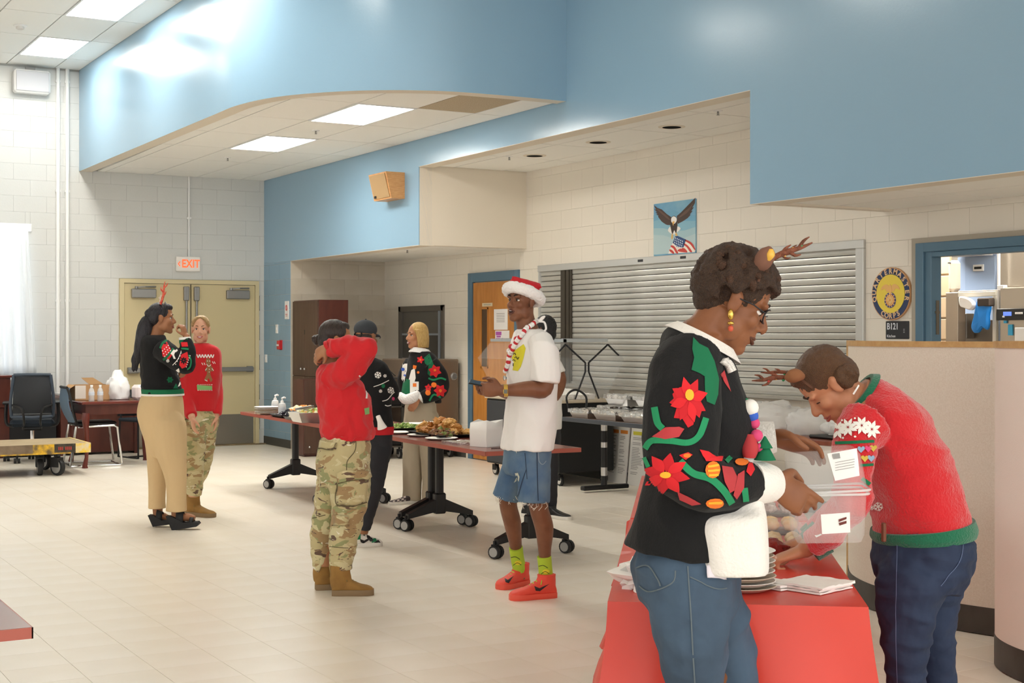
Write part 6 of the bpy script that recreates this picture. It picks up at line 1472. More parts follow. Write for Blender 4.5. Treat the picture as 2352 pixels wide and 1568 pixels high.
# trousers
def camo_legs(p, hips, legs, wr=(.009, (10, 10, 14), 2.), mat_=None, name='trousers', vox=.0075):
    mb = MB(); loft(mb, hips, n=28)
    for pts, rs in legs: w_ = p.PP(pts); limb(mb, [w_[0]+Z3*.13, w_[0]+Z3*.07]+w_, [rs[0]*.35, rs[0]*.75]+list(rs), n=20)
    return remesh(mb, name, mat_ or M_camo, p.root, vox, 3, wr)
tr_ = camo_legs(p, [ring(P(795, 992), s, .16, f, .13), ring(P(791, 1030), s, .178, f, .15), ring(P(788, 1075), s, .185, f, .155), ring(P(791, 1115), s, .17, f, .14)],
    [([(797, 1080, -.08), (803, 1130, -.07), (799, 1185, -.05), (789, 1235, -.03), (785, 1285, -.02), (783, 1306, -.02)], [.125, .118, .092, .082, .07, .064]), ([(778, 1080, .1), (765, 1140, .12), (752, 1195, .13), (740, 1240, .13), (740, 1290, .13), (743, 1298, .13)], [.12, .105, .088, .072, .056, .05])])
bt = bvh_of(tr_)
motif(bt, [[(778, 1092), (800, 1084), (838, 1086), (843, 1095), (836, 1150), (808, 1158), (778, 1154), (776, 1130)]], 'cargo_pocket', M_camo, tr_, off=.012, thick=.014)
motif(bt, [[(776, 1086), (800, 1078), (842, 1082), (846, 1098), (812, 1100), (779, 1108)]], 'pocket_flap', M_camo, tr_, off=.022, thick=.006)
motif(bt, [[(738, 1012), (775, 1018), (768, 1034), (736, 1028)]], 'pocket_flap', M_camo, tr_, off=.009, thick=.006)
motif(bt, [[(768, 1181), (800, 1184), (802, 1206), (769, 1206)]], 'knee_patch', M_camo, tr_, off=.008, thick=.006)
M_sol = mat('seam_and_shade_olive', '#5F5439', .8); motif(bt, [('r', [(817, 1010), (815, 1035), (798, 1058), (796, 1084)], 1.8), ('r', [(762, 1206), (802, 1207)], 2), ('r', [(757, 1255), (800, 1258)], 1.6), ('r', [(718, 1190), (748, 1182)], 2)], 'pocket_seam', M_sol, tr_); motif(bt, [('r', [(779, 1109), (812, 1101), (845, 1098)], 2.6), ('r', [(777, 1110), (777, 1154), (808, 1159), (837, 1150)], 2.4), ('r', [(768, 1034), (736, 1029)], 2.2), ('r', [(768, 1034), (776, 1018)], 1.8)], 'pocket_edge_shade', M_sol, tr_, off=.021)  # edge lines paint shade around the pockets; the others are seams
for hl, to, sx in (((762, 1367), (859, 1365), 783), ((724, 1354), (812, 1350), 746)):
    hh, tt = pz(*hl, 0), pz(*to, 0)
    up, Q = shoe(r0, hh, tt, [M_boot, M_bsole], 'boot', h=.1, shaft=.175, shaft_r=.05, laces=M_blace, sole_h=.034, wd=1.1)
    MB().tube([Q(0, -.02, .13), Q(0, -.05, .17), Q(0, -.02, .19)], .006, 6).build('pull_loop', M_blace, up)

# ---------------------------------------------------------------- person in the dark cap behind her
p = Person('person in dark cap and black sweater with snowflakes, seen from behind', 10.06, (845, 1254), mskin('brown', '#9A6A48', '#8F603F')); P = p.P; r0 = p.root; mb = p.mb
f = dirv(.55, .83); s = Z3.cross(f)
p.head(P(841, 775), dirv(.5, .86, -.05), sc=.92, neck=P(838, 830), nr=.056)
loft(mb, [ring(P(838, 826), s, .08, f, .06), ring(P(842, 850), s, .16, f, .08), ring(P(846, 930), s, .14, f, .09), ring(P(850, 1010), s, .14, f, .1)])
limb(mb, [P(870, 850, -.08), P(890, 880, -.02), P(897, 905, .05), P(880, 915, .12), P(862, 915, .16)], [.05, .045, .042, .036, .027]); p.hand(P(868, 912, .02), dirv(-.5, -.3, .6), dirv(-.4, .5, 0), dirv(0, 0, 1), curl=.6, sc=.9)
limb(mb, [P(812, 850, .05), P(795, 890, .15), P(820, 915, .25)], [.05, .045, .04])
limb(mb, [P(858, 1020, -.05), P(848, 1120, -.04), P(833, 1225, -.03)], [.08, .055, .038]); limb(mb, [P(842, 1020, .08), P(830, 1120, .2), P(800, 1215, .2)], [.08, .055, .038])
p.finish(.006)
mb = MB(); H = p.hs; H(mb, 0, -.03, .0, (.074, .08, .07)); remesh(mb, 'hair', mhair('dark', '#1E1613', '#3A2A22', .35), r0, .006, 2)
mb = MB(); H(mb, 0, -.012, .062, (.083, .104, .075), 24, 18); cp_ = remesh(mb, 'cap', mat('cap_charcoal', '#3A3E43', .9, bump=.2, bscale=200), r0, .006, 2)
mb = MB(); vs = []
for i in range(9):
    a = -1+2*i/8
    for k, (y, z) in enumerate(((.07, .04), (.12, .035), (.165-.05*a*a, .015))): vs.append(p.h(a*.07, y-.03*a*a, z-.02*a*a))
mb.add(vs, [(i*3+k, i*3+k+1, i*3+k+4, i*3+k+3) for i in range(8) for k in range(2)]); o = mb.build('cap_brim', mat('cap_charcoal', '#3A3E43', .9), cp_, 60); md = o.modifiers.new('s', 'SOLIDIFY'); md.thickness = .004
MB().sph(p.h(0, -.012, .137), .007, 8, 6).build('cap_button', mat('cap_charcoal', '#3A3E43', .9), cp_, 60); ringband(MB(), [(p.h(0, -.1, .02), p.HR @ Vector((.035, 0, 0)), p.HR @ Vector((0, .006, .026))), (p.h(0, -.112, .02), p.HR @ Vector((.035, 0, 0)), p.HR @ Vector((0, .006, .026)))], .006).build('cap_strap', M_black, cp_)
mb = MB(); loft(mb, [ring(P(838, 822), s, .08, f, .07), ring(P(842, 838), s, .17, f, .1), ring(P(845, 880), s, .19, f, .115), ring(P(848, 940), s, .18, f, .12), ring(P(852, 985), s, .18, f, .125)], n=28)
limb(mb, [P(864, 846, -.08), P(884, 872, -.05), P(898, 900, .03)], [.07, .066, .062]); limb(mb, [P(898, 902, .03), P(885, 908, .08), P(870, 912, .14)], [.058, .055, .05]); mb.sph(P(898, 902, .03), .06)
limb(mb, [P(815, 846, .06), P(798, 885, .15), P(815, 915, .25)], [.07, .065, .055])
sw_ = remesh(mb, 'sweater', M_blk, r0, .008, 3, (.004, (8, 8, 8), 3.)); bs = bvh_of(sw_)
motif(bs, flake(868, 861, 8)+flake(897, 896, 8)+flake(884, 863, 4)+flake(874, 898, 4)+[('r', [(858, 888), (875, 882), (893, 873)], 1.6), ('r', [(878, 921), (890, 917), (900, 905), (906, 900)], 1.8), ('r', [(884, 930), (890, 932), (898, 930)], 2.)], 'snowflake', K_wht, r0)
motif(bs, [oval(880, 886, 4, 5)], 'green_bauble', K_dgreen, r0); motif(bs, [oval(903, 915, 3.5, 4)], 'pink_bauble', K_pink, r0)
ringband(MB(), [ring(P(852, 978), s, .183, f, .13), ring(P(852, 996), s, .178, f, .128)], .01).build('hem_band', mat('hem_red', '#C11A24', .85), r0)
limb(MB(), [P(868, 955, -.2), P(873, 968, -.21), P(878, 983, -.2)], [.016, .02, .035], n=10, k=4).build('paper_napkin', M_nap, r0, 40)
camo_legs(p, [ring(P(853, 985), s, .16, f, .115), ring(P(852, 1030), s, .165, f, .125), ring(P(850, 1060), s, .15, f, .11)], [([(862, 1040, -.06), (856, 1110, -.05), (846, 1160, -.04), (835, 1216, -.03)], [.1, .08, .066, .046]), ([(838, 1040, .08), (830, 1110, .15), (815, 1170, .2), (800, 1212, .2)], [.1, .08, .062, .046])], (.005, (10, 10, 14), 5.), M_blackp)
M_grn = mat('shoe_green', '#0F7A4C', .4); M_wl = mat('shoe_white', '#EDE9E0', .45)
for hl, to, full in (((808, 1256), (877, 1252), 1), ((775, 1240), (840, 1236), 0)):
    up, Q = shoe(r0, pz(*hl, 0), pz(*to, 0), [M_wl, M_wl], 'sneaker', h=.095, shaft=.14, shaft_r=.046, laces=M_black, wd=1.05)
    if full:
        b_ = bvh_of(up)
        motif(b_, [[(808, 1224), (828, 1220), (828, 1238), (812, 1240), (809, 1252), (806, 1246)], [(852, 1238), (862, 1236), (866, 1242), (854, 1246)], [(812, 1217), (842, 1214), (843, 1224), (815, 1228)]], 'green_panel', M_grn, up, off=.003, step=3)
        motif(b_, [[(857, 1246), (868, 1240), (876, 1248), (866, 1251)], [(842, 1224), (852, 1232), (857, 1242), (850, 1243), (842, 1234)], [(826, 1237), (834, 1242), (850, 1233), (846, 1241), (834, 1247), (828, 1244)]], 'black_panel', M_black, up, off=.005, step=3)

# ---------------------------------------------------------------- blonde woman with the bob and the floral sweater
FL = [M_blk]
p = Person('woman with blonde bob in black floral sweater and khaki trousers, smiling', 12.66, (960, 1152), mskin('olive', '#C08A66', '#B8815D')); P = p.P; r0 = p.root; mb = p.mb
f = dirv(-.8, -.6); s = Z3.cross(f)
p.head(P(957, 771), dirv(-.86, -.5, 0), sc=.9, neck=P(966, 812), nr=.05)
loft(mb, [ring(P(967, 812), s, .07, f, .06), ring(P(972, 830), s, .14, f, .08), ring(P(970, 900), s, .12, f, .09), ring(P(967, 950), s, .14, f, .1)])
limb(mb, [P(990, 832, -.13), P(1010, 862, -.12), P(1012, 890, -.12), P(985, 905, -.18), P(955, 918, -.2)], [.05, .045, .042, .036, .026]); p.hand(P(960, 917, -.2), dirv(-.6, 0, -.8), dirv(.2, 1, 0), dirv(-.8, -.2, .5), curl=.4, sc=.9)
limb(mb, [P(945, 832, .13), P(930, 870, .18), P(935, 910, .15)], [.05, .045, .03])
limb(mb, [P(978, 960, -.08), P(985, 1050, -.05), P(990, 1145, -.03)], [.08, .055, .04]); limb(mb, [P(958, 960, .08), P(950, 1050, .06), P(942, 1140, .02)], [.08, .055, .04])
p.finish(.006); p.face(lip='#A85A55', smile=1, brow='#4a3322')
mh = mhair('blonde', '#D9B675', '#BE9650', .4); mb = MB(); H = p.hs
H(mb, 0, -.022, .05, (.085, .098, .088), 24, 18)
for q in (-1, 1): loft(mb, [(p.h(q*.07, .0, .06), p.HR @ Vector((.02, 0, 0)), p.HR @ Vector((0, .06, 0))), (p.h(q*.085, -.012, .0), p.HR @ Vector((.016, 0, 0)), p.HR @ Vector((0, .058, 0))), (p.h(q*.088, -.02, -.07), p.HR @ Vector((.016, 0, 0)), p.HR @ Vector((0, .056, 0))), (p.h(q*.084, -.02, -.115), p.HR @ Vector((.012, 0, 0)), p.HR @ Vector((0, .05, 0)))], n=18)
loft(mb, [(p.h(0, -.07, .06), p.HR @ Vector((.08, 0, 0)), p.HR @ Vector((0, .045, 0))), (p.h(0, -.075, -.03), p.HR @ Vector((.088, 0, 0)), p.HR @ Vector((0, .045, 0))), (p.h(0, -.075, -.118), p.HR @ Vector((.085, 0, 0)), p.HR @ Vector((0, .04, 0)))], n=20)
remesh(mb, 'hair', mh, r0, .006, 3, (.0015, (40, 40, 8), 1.))
mb = MB(); loft(mb, [ring(P(966, 806), s, .085, f, .075), ring(P(971, 820), s, .17, f, .1), ring(P(969, 850), s, .19, f, .125), ring(P(965, 885), s, .19, f, .14), ring(P(962, 910), s, .185, f, .145)], n=28)
loft(mb, [ring(P(985, 905, .03), s, .12, f, .1), ring(P(988, 925, .03), s, .12, f, .09)])
limb(mb, [P(988, 834, -.13), P(1006, 858, -.13), P(1010, 886, -.13), P(1000, 900, -.16)], [.075, .078, .085, .085]); limb(mb, [P(1005, 897, -.14), P(985, 908, -.19), P(968, 914, -.21)], [.075, .068, .05])
limb(mb, [P(948, 832, .13), P(932, 868, .18), P(935, 905, .16)], [.072, .075, .06])
sw_ = remesh(mb, 'sweater', M_blk, r0, .008, 3, (.004, (9, 9, 9), 3.)); bs = bvh_of(sw_)
ringband(MB(), [tilt(P(966, 800), dirv(.15, .1, 1), .075, .07), tilt(P(967, 812), dirv(.15, .1, 1), .115, .1)], .03).build('collar', M_fur, r0)
motif(bs, [[(974, 822), (986, 812), (992, 826), (998, 842), (990, 866), (982, 858), (984, 842), (976, 834)]], 'green_leaf', K_dgreen, r0)
motif(bs, petals(999, 852, 15, 6, .3)+petals(1011, 897, 15, 6, 0)+petals(966, 826, 9, 5, 0)+petals(984, 890, 9, 5, 1), 'red_flower', K_red, r0, off=.003)
motif(bs, [oval(999, 850, 3), oval(1011, 897, 3.5), oval(997, 884, 6), oval(983, 902, 6), oval(961, 855, 3.), oval(966, 826, 2.5)], 'orange_bloom', K_or, r0, off=.004)
motif(bs, [('r', [(984, 868), (996, 872), (1012, 868), (1024, 872)], 4), ('r', [(986, 920), (996, 906), (1012, 912)], 4)], 'green_vine', K_green, r0)
motif(bs, [[(945, 850), (953, 845), (955, 868), (950, 885), (955, 902), (940, 905), (937, 880)], [(925, 835), (936, 835), (935, 850), (928, 880), (922, 870)]], 'white_figure', K_wht, r0); motif(bs, [[(928, 868), (942, 872), (942, 905), (922, 905)]], 'green_figure', K_dgreen, r0, off=.003)
motif(bs, [[(945, 876), (962, 876), (962, 896), (945, 896)]], 'white_bag', K_wht, r0, off=.003); motif(bs, [[(949, 880), (957, 880), (957, 888), (949, 888)], [(950, 838), (958, 840), (956, 848), (949, 846)]], 'orange_patch', K_or, r0, off=.005); motif(bs, [oval(926, 848, 4), oval(930, 862, 3)], 'blue_patch', K_blue, r0, off=.004)
limb(MB(), [P(917, 906, -.16), P(932, 917, -.2), P(950, 912, -.22), P(962, 902, -.2)], [.028, .045, .045, .03], n=14).build('fur_hem', M_fur, r0, 60)
ringband(MB(), [tilt(P(972, 912, -.2), dirv(-.7, 0, -.5), .048, .048), tilt(P(964, 916, -.205), dirv(-.7, 0, -.5), .042, .042)], .012).build('cuff', M_whitek, r0)
camo_legs(p, [ring(P(967, 915), s, .15, f, .115), ring(P(966, 945), s, .17, f, .13), ring(P(966, 975), s, .165, f, .125)], [([(982, 960, -.06), (988, 1030, -.05), (991, 1090, -.04), (993, 1150, -.03)], [.1, .09, .085, .09]), ([(954, 960, .06), (949, 1030, .05), (947, 1090, .03), (945, 1148, .02)], [.1, .09, .085, .085])], (.006, (8, 8, 4), 3.), M_khaki2)
M_chk = mat('check_canvas', '#6a5f5c', .8); 
for hl, to in (((962, 1154), (894, 1160)), ((1008, 1150), (975, 1158))):
    up, Q = shoe(r0, pz(*hl, 0), pz(*to, 0), [mat('slip_on', '#4A4040', .8), M_wl], 'slip_on_shoe', h=.075, shaft=.08, shaft_r=.04)
    b_ = bvh_of(up); ch = []
    for i in range(6):
        for j in range(3):
            if (i+j) % 2: x = to[0]+8+i*5; y = to[1]-14+j*4-i*1.2; ch.append([(x, y), (x+5, y-1), (x+5, y+3), (x, y+4)])
    motif(b_, ch, 'check_pattern', mat('check_pale', '#C7B9B0', .8), up, off=.003, step=3)
# ---------------------------------------------------------------- woman with the ponytail
p = Person('woman with long black ponytail, dark sweater with patterned sleeve and khaki trousers', 11.05, (385, 1200), mskin('warm', '#A87452', '#A06C4A')); P = p.P; r0 = p.root; mb = p.mb
f = dirv(.96, .28); s = Z3.cross(f)
p.head(P(372, 731), dirv(.97, .22, -.02), sc=.93, neck=P(357, 782), nr=.049)
loft(mb, [ring(P(356, 776), s, .07, f, .06), ring(P(356, 792), s, .15, f, .08), ring(P(362, 850), s, .12, f, .1), ring(P(370, 910), s, .14, f, .11), ring(P(372, 960), s, .15, f, .12)])
limb(mb, [P(372, 800, -.15), P(398, 822, -.22), P(424, 838, -.24), P(433, 812, -.22), P(429, 778, -.18), P(427, 770, -.17)], [.055, .05, .045, .042, .03, .026])
p.hand(P(427, 772, -.17), dirv(-.3, -.1, .95), dirv(-.9, .3, -.1), dirv(-.5, -.8, .1), curl=1.0, sc=.85, tc=.9)
limb(mb, [P(360, 800, .15), P(395, 835, .25), P(420, 860, .2)], [.05, .045, .035])
limb(mb, [P(385, 980, -.08), P(400, 1080, -.08), P(405, 1165, -.07), P(404, 1188, -.07)], [.09, .06, .042, .035]); limb(mb, [P(368, 980, .08), P(362, 1080, .1), P(362, 1160, .1), P(362, 1185, .1)], [.09, .06, .042, .035])
# bare feet in the sandals
for (a, b, dd) in (((398, 1190), (448, 1186), -.07), ((358, 1188), (392, 1186), .1)):
    limb(mb, [P(a[0], a[1]-4, dd), P(a[0]+14, a[1]-3, dd), P(b[0]-12, b[1]+2, dd), P(b[0], b[1]+5, dd)], [.034, .032, .03, .02])
p.finish(.006); p.face(lip='#8E4A42', brow='#1d1512', iris='#20140e')
mh = mhair('black', '#121012', '#26222A', .3); mb = MB(); H = p.hs
H(mb, 0, -.022, .045, (.08, .098, .088), 24, 18); H(mb, 0, -.06, .0, (.07, .06, .07)); H(mb, 0, .035, .09, (.055, .05, .035))
H(mb, 0, -.11, .04, (.03, .035, .035))
limb(mb, [P(345, 724), P(336, 745), P(330, 780), P(322, 810), P(313, 838)], [.03, .06, .066, .05, .012], n=14)
random.seed(11)
for k in range(9): x = random.uniform(-10, 9); limb(mb, [P(338+x*.4, 745, random.uniform(-.05, .05)), P(329+x, 785, random.uniform(-.05, .05)), P(316+x*1.1+random.uniform(-4, 4), 825, 0), P(312+x, 845+random.uniform(-14, 14), 0)], [.016, .018, .014, .005], n=8)
remesh(mb, 'hair', mh, r0, .006, 2, (.003, (30, 30, 9), 1.))
hb = MB(); hb.tube([p.h(.084*math.cos(q), .025, .04+.095*math.sin(q)) for q in np.linspace(.1, PI-.1, 20)], .006, 6); hbo = hb.build('headband', M_black, r0, 60)
M_sq = mat('red_sequin', '#D2382F', .35, bump=.8, bscale=120, var='#E8785A', vscale=60)
antler(r0, P(369, 699, -.05), P(379, 646, -.05), M_sq, [M_sq], 1, R3); antler(r0, P(365, 698, .06), P(369, 676, .06), mat('pale_tip', '#E9D9CF', .5), [M_sq], 2, R3)
mb = MB(); loft(mb, [ring(P(355, 770), s, .08, f, .075), ring(P(354, 782), s, .165, f, .1), ring(P(358, 812), s, .175, f, .12), ring(P(364, 850), s, .168, f, .138), ring(P(370, 885), s, .17, f, .152), ring(P(373, 908), s, .172, f, .155)], n=28)
limb(mb, [P(372, 802, -.15), P(396, 820, -.22), P(424, 838, -.245)], [.085, .08, .075]); mb.sph(P(426, 838, -.245), .073); limb(mb, [P(427, 838, -.245), P(432, 812, -.22), P(426, 782, -.18)], [.07, .062, .046])
limb(mb, [P(362, 802, .15), P(395, 835, .25), P(418, 856, .2)], [.075, .07, .05])
sw_ = remesh(mb, 'sweater', M_blk, r0, .0075, 3, (.006, (9, 9, 11), 8.)); bs = bvh_of(sw_)
motif(bs, [[(370, 792), (382, 783), (398, 812), (388, 826), (374, 818)]], 'red_band', K_red, r0); motif(bs, [('r', [(368, 800), (374, 788), (383, 782)], 5), ('r', [(375, 826), (386, 817), (398, 800)], 5), ('r', [(414, 775), (431, 777)], 6)], 'green_band', K_dgreen, r0, off=.003)
random.seed(2)
motif(bs, [oval(374+i*4.2+j*2.5, 806-i*4+j*6, 1.4, n=6) for i in range(4) for j in range(3)]+flake(386, 828, 4)+[[(392, 812), (399, 803), (403, 806), (400, 815), (404, 824), (399, 824), (396, 816)], [(400, 806), (406, 802), (408, 806), (403, 810)]]+[('r', [(397, 838), (408, 826), (417, 806)], 1.6), ('r', [(415, 772), (431, 773)], 3.)]+[oval(404+k*3.2, 836-k*6.2, 1.2, n=6) for k in range(5)]+[oval(428+k*1.6, 842-k*5, 1.2, n=6) for k in range(6)], 'white_figure', K_wht, r0, off=.004)
motif(bs, [[(412, 838), (416, 815), (430, 808), (433, 822), (428, 842), (418, 846)], [(416, 786), (430, 786), (432, 796), (418, 796)]], 'red_panel', K_red, r0, off=.003); motif(bs, petals(422, 828, 9, 8, 0, .2), 'dark_snowflake', M_blk, r0, off=.0045)
motif(bs, [('r', [(433, 815), (438, 828), (436, 842), (430, 848)], 3), ('r', [(417, 800), (433, 802)], 4)], 'green_edge', K_green, r0, off=.004)
motif(bs, petals(390, 872, 8, 6)+[[(397, 892), (404, 880), (409, 892)]], 'green_print', K_dgreen, r0); motif(bs, [[(404, 850), (411, 845), (414, 858), (408, 862)], [(408, 888), (414, 872), (417, 884)]], 'white_print', K_wht, r0)
ringband(MB(), [ring(P(373, 893), s, .178, f, .162), ring(P(374, 904), s, .176, f, .162)], .008).build('green_hem', K_dgreen, r0); ringband(MB(), [ring(P(374, 903.5), s, .178, f, .164), ring(P(374, 908), s, .177, f, .163)], .008).build('white_hem', K_wht, r0)
ringband(MB(), [tilt(P(427, 787, -.185), dirv(-.1, 0, 1), .05, .05), tilt(P(425, 779, -.18), dirv(-.1, 0, 1), .045, .045)], .006).build('green_cuff', K_dgreen, r0); ringband(MB(), [tilt(P(425, 779.5, -.18), dirv(-.1, 0, 1), .047, .047), tilt(P(424, 774, -.178), dirv(-.1, 0, 1), .045, .045)], .006).build('white_cuff', K_wht, r0)
camo_legs(p, [ring(P(373, 897), s, .16, f, .14), ring(P(370, 925), s, .18, f, .17), ring(P(369, 955), s, .185, f, .18), ring(P(376, 990), s, .18, f, .168), ring(P(380, 1025), s, .16, f, .145), ring(P(382, 1050), s, .12, f, .1)], [([(388, 975, -.08), (392, 1030, -.08), (403, 1090, -.08), (405, 1140, -.07), (405, 1174, -.07)], [.13, .122, .085, .078, .083]), ([(366, 975, .08), (368, 1030, .1), (362, 1090, .1), (361, 1140, .1), (361, 1167, .1)], [.13, .115, .075, .066, .068])], (.0035, (8, 8, 3), 4.), M_khaki, vox=.007)
M_wedge = mat('wedge_black', '#17171A', .6)
for (x0, x1, yb, dd) in ((383, 459, 1216, -.1), (342, 404, 1208, .05)):
    A = lambda x, y: P(x, y, dd); k = (x1-x0)/76; W_ = A3*.085
    pts = [(x0, yb-32*k), (x0+14*k, yb-31*k), (x0+40*k, yb-17*k), (x1-4*k, yb-19*k), (x1, yb-14*k), (x1-6*k, yb-8*k), (x0+44*k, yb-4*k), (x0+14*k, yb)]
    w_ = MB().ext([A(*q)-A3*.04 for q in pts], W_).build('wedge_sandal', M_wedge, r0, 40)
    mb = MB()
    for a, b, hh in ((.30, .52, 26), (.70, .82, 15)):
        rr = []
        for q in np.linspace(0, PI, 9): rr.append((math.cos(q)*.043, math.sin(q)))
        for (u0, u1) in ((a, b),):
            vs = []
            for u in (u0, u1):
                yb0 = yb-(24-8*min(u/.5, 1))*k
                for c, sn in rr: vs.append(A(x0+(x1-x0)*u, yb0-sn*hh*k*(1.2-.5*u))+A3*(c+.003))
            mb.add(vs, [(j, j+1, 9+j+1, 9+j) for j in range(8)])
    o = mb.build('strap', M_wedge, w_, 60); md = o.modifiers.new('s', 'SOLIDIFY'); md.thickness = .006

# ---------------------------------------------------------------- blonde woman in red knit and camouflage
p = Person('smiling blonde woman in red gingerbread sweater, camouflage trousers and tan boots', 11.72, (460, 1182), mskin('fair', '#DDAA8C', '#D49E82')); P = p.P; r0 = p.root; mb = p.mb
f = dirv(.45, -.89); s = Z3.cross(f)
p.head(P(461, 757), dirv(.12, -.99, .02), sc=.9, neck=P(461, 800), nr=.047)
loft(mb, [ring(P(461, 796), s, .07, f, .06), ring(P(461, 812), s, .15, f, .07), ring(P(461, 870), s, .12, f, .09), ring(P(456, 950), s, .14, f, .1)])
limb(mb, [P(432, 822, -.08), P(425, 880, -.02), P(432, 925, -.12), P(442, 962, -.22)], [.05, .043, .04, .026]); p.hand(P(442, 960, -.22), dirv(.15, -.1, -1), dirv(.7, .4, 0), dirv(.4, -.9, 0), curl=.35, sc=.88)
limb(mb, [P(487, 822, .08), P(493, 880, .12), P(495, 925, .05), P(496, 958, 0)], [.05, .043, .04, .026]); p.hand(P(496, 957, 0), dirv(-.05, -.1, -1), dirv(-.8, -.2, 0), dirv(.1, -.9, 0), curl=.35, sc=.88)
limb(mb, [P(448, 970, -.06), P(446, 1060, -.08), P(444, 1140, -.06)], [.08, .055, .04]); limb(mb, [P(466, 970, .06), P(462, 1060, .12), P(440, 1140, .22)], [.08, .055, .04])
p.finish(.0055); p.face(lip='#C05E5A', smile=.55, brow='#7a5a3c', iris='#3a4a50', lid='#7a5546')
mh = mhair('pale', '#C9AB7C', '#A88A5E', .4); mb = MB(); H = p.hs; H(mb, 0, -.024, .05, (.081, .096, .085), 24, 18); H(mb, 0, -.05, .0, (.078, .062, .07))
for q in (-1, 1): loft(mb, [(p.h(q*.02, .055, .118), p.HR @ Vector((.03, 0, 0)), p.HR @ Vector((0, .02, 0))), (p.h(q*.06, .05, .08), p.HR @ Vector((.018, 0, 0)), p.HR @ Vector((0, .026, 0))), (p.h(q*.076, .02, .03), p.HR @ Vector((.012, 0, 0)), p.HR @ Vector((0, .03, 0)))], n=14)
remesh(mb, 'hair', mh, r0, .006, 3, (.0015, (40, 40, 10), 1.))
mb = MB(); loft(mb, [ring(P(461, 789), s, .075, f, .068), ring(P(461, 802), s, .16, f, .09), ring(P(461, 830), s, .175, f, .115), ring(P(461, 865), s, .165, f, .125), ring(P(459, 905), s, .16, f, .118), ring(P(457, 943), s, .165, f, .12)], n=28)
limb(mb, [P(434, 820, -.08), P(426, 875, -.04), P(430, 920, -.1), P(440, 955, -.19)], [.075, .066, .06, .048]); limb(mb, [P(487, 820, .08), P(493, 875, .11), P(496, 920, .06), P(496, 952, .01)], [.075, .064, .058, .045])
sw_ = remesh(mb, 'sweater', M_redk, r0, .0075, 3, (.005, (8, 8, 8), 9.)); bs = bvh_of(sw_)
ringband(MB(), [tilt(P(461, 788), Z3, .068, .062), tilt(P(461, 797), Z3, .082, .075)], .012).build('collar', M_redk, r0)
motif(bs, [[(474, 822), (481, 823), (484, 830), (482, 837), (489, 845), (489, 853), (483, 852), (483, 862), (488, 872), (484, 878), (479, 868), (474, 876), (469, 871), (475, 860), (475, 852), (471, 853), (472, 846), (477, 838), (472, 831)]], 'gingerbread_figure', K_brn, r0)
motif(bs, [('r', [(474, 836), (479, 841), (484, 837)], 1.4), ('r', [(471, 850), (475, 846)], 1.4), ('r', [(486, 846), (490, 851)], 1.4), ('r', [(470, 872), (476, 875)], 1.4), oval(476, 829, 1.1, n=6), oval(481, 829, 1.1, n=6), oval(480, 848, 1, n=6), oval(480, 854, 1, n=6)]+[('r', [(452+k*6.5, 814), (455+k*6.5, 821), (458+k*6.5, 814)], 2.2) for k in range(6)]+[('r', [(463+k*5, 833), (466+k*5, 838)], 1.4) for k in range(2)]+[('r', [(487+k*4, 830), (490+k*4, 835)], 1.4) for k in range(2)], 'white_icing', K_wht, r0, off=.004)
motif(bs, [[(452, 884), (487, 886), (487, 895), (453, 895)]], 'green_panel', K_lg, r0); motif(bs, [oval(455+k*4.4, 883, 1.2, n=6) for k in range(8)]+[oval(455+k*4.4, 896, 1.2, n=6) for k in range(8)], 'white_trim', K_wht, r0, off=.004)
camo_legs(p, [ring(P(457, 935), s, .15, f, .105), ring(P(456, 965), s, .165, f, .12), ring(P(456, 990), s, .155, f, .12)], [([(447, 985, -.06), (444, 1050, -.09), (446, 1100, -.08), (446, 1136, -.06)], [.105, .088, .075, .058]), ([(468, 980, .06), (464, 1050, .12), (450, 1100, .18), (441, 1132, .22)], [.105, .088, .075, .055])])
bt = bvh_of(bpy.context.scene.objects[[o.name for o in r0.children if o.name.startswith('trousers')][0]])
motif(bt, [[(428, 985), (452, 987), (452, 1022), (430, 1022)]], 'cargo_pocket', M_camo, r0, off=.01, thick=.012); motif(bt, [[(427, 980), (454, 982), (454, 993), (428, 992)]], 'pocket_flap', M_camo, r0, off=.018, thick=.006)
for hl, to in (((432, 1183), (489, 1188)), ((408, 1172), (436, 1176))):
    up, Q = shoe(r0, pz(*hl, 0), pz(*to, 0), [M_boot, M_bsole], 'boot', L=.29 if to[0] > 450 else .27, h=.095, shaft=.19, shaft_r=.05, laces=M_blace, sole_h=.034, wd=1.1)

# ---------------------------------------------------------------- person hidden behind the man in the hat
p = Person('person with black hair, mostly hidden behind the man in the hat, tattooed arm showing', 11.75, (1250, 1185), mskin('deep', '#83563D', '#774A33')); P = p.P; r0 = p.root; mb = p.mb
f = dirv(-.9, .3); s = Z3.cross(f)
p.head(P(1248, 757), dirv(-.9, .4), sc=.92, neck=P(1252, 805))
loft(mb, [ring(P(1252, 802), s, .08, f, .06), ring(P(1254, 825), s, .15, f, .08), ring(P(1254, 900), s, .12, f, .09), ring(P(1254, 960), s, .14, f, .1)])
limb(mb, [P(1262, 828, -.14), P(1280, 850, -.17), P(1289, 872, -.18), P(1282, 900, -.12), P(1268, 925, -.05)], [.052, .046, .043, .04, .028]); p.hand(P(1268, 925, -.05), dirv(-.8, .2, -.5), dirv(0, .8, .2), dirv(-.3, 0, .9), curl=.5, sc=.95)
limb(mb, [P(1248, 828, .14), P(1240, 870, .2), P(1235, 905, .15)], [.05, .045, .03])
limb(mb, [P(1258, 970, -.07), P(1260, 1080, -.05), P(1260, 1170, -.03)], [.08, .055, .04]); limb(mb, [P(1250, 970, .07), P(1240, 1080, .07), P(1225, 1170, .05)], [.08, .055, .04])
p.finish(.007)
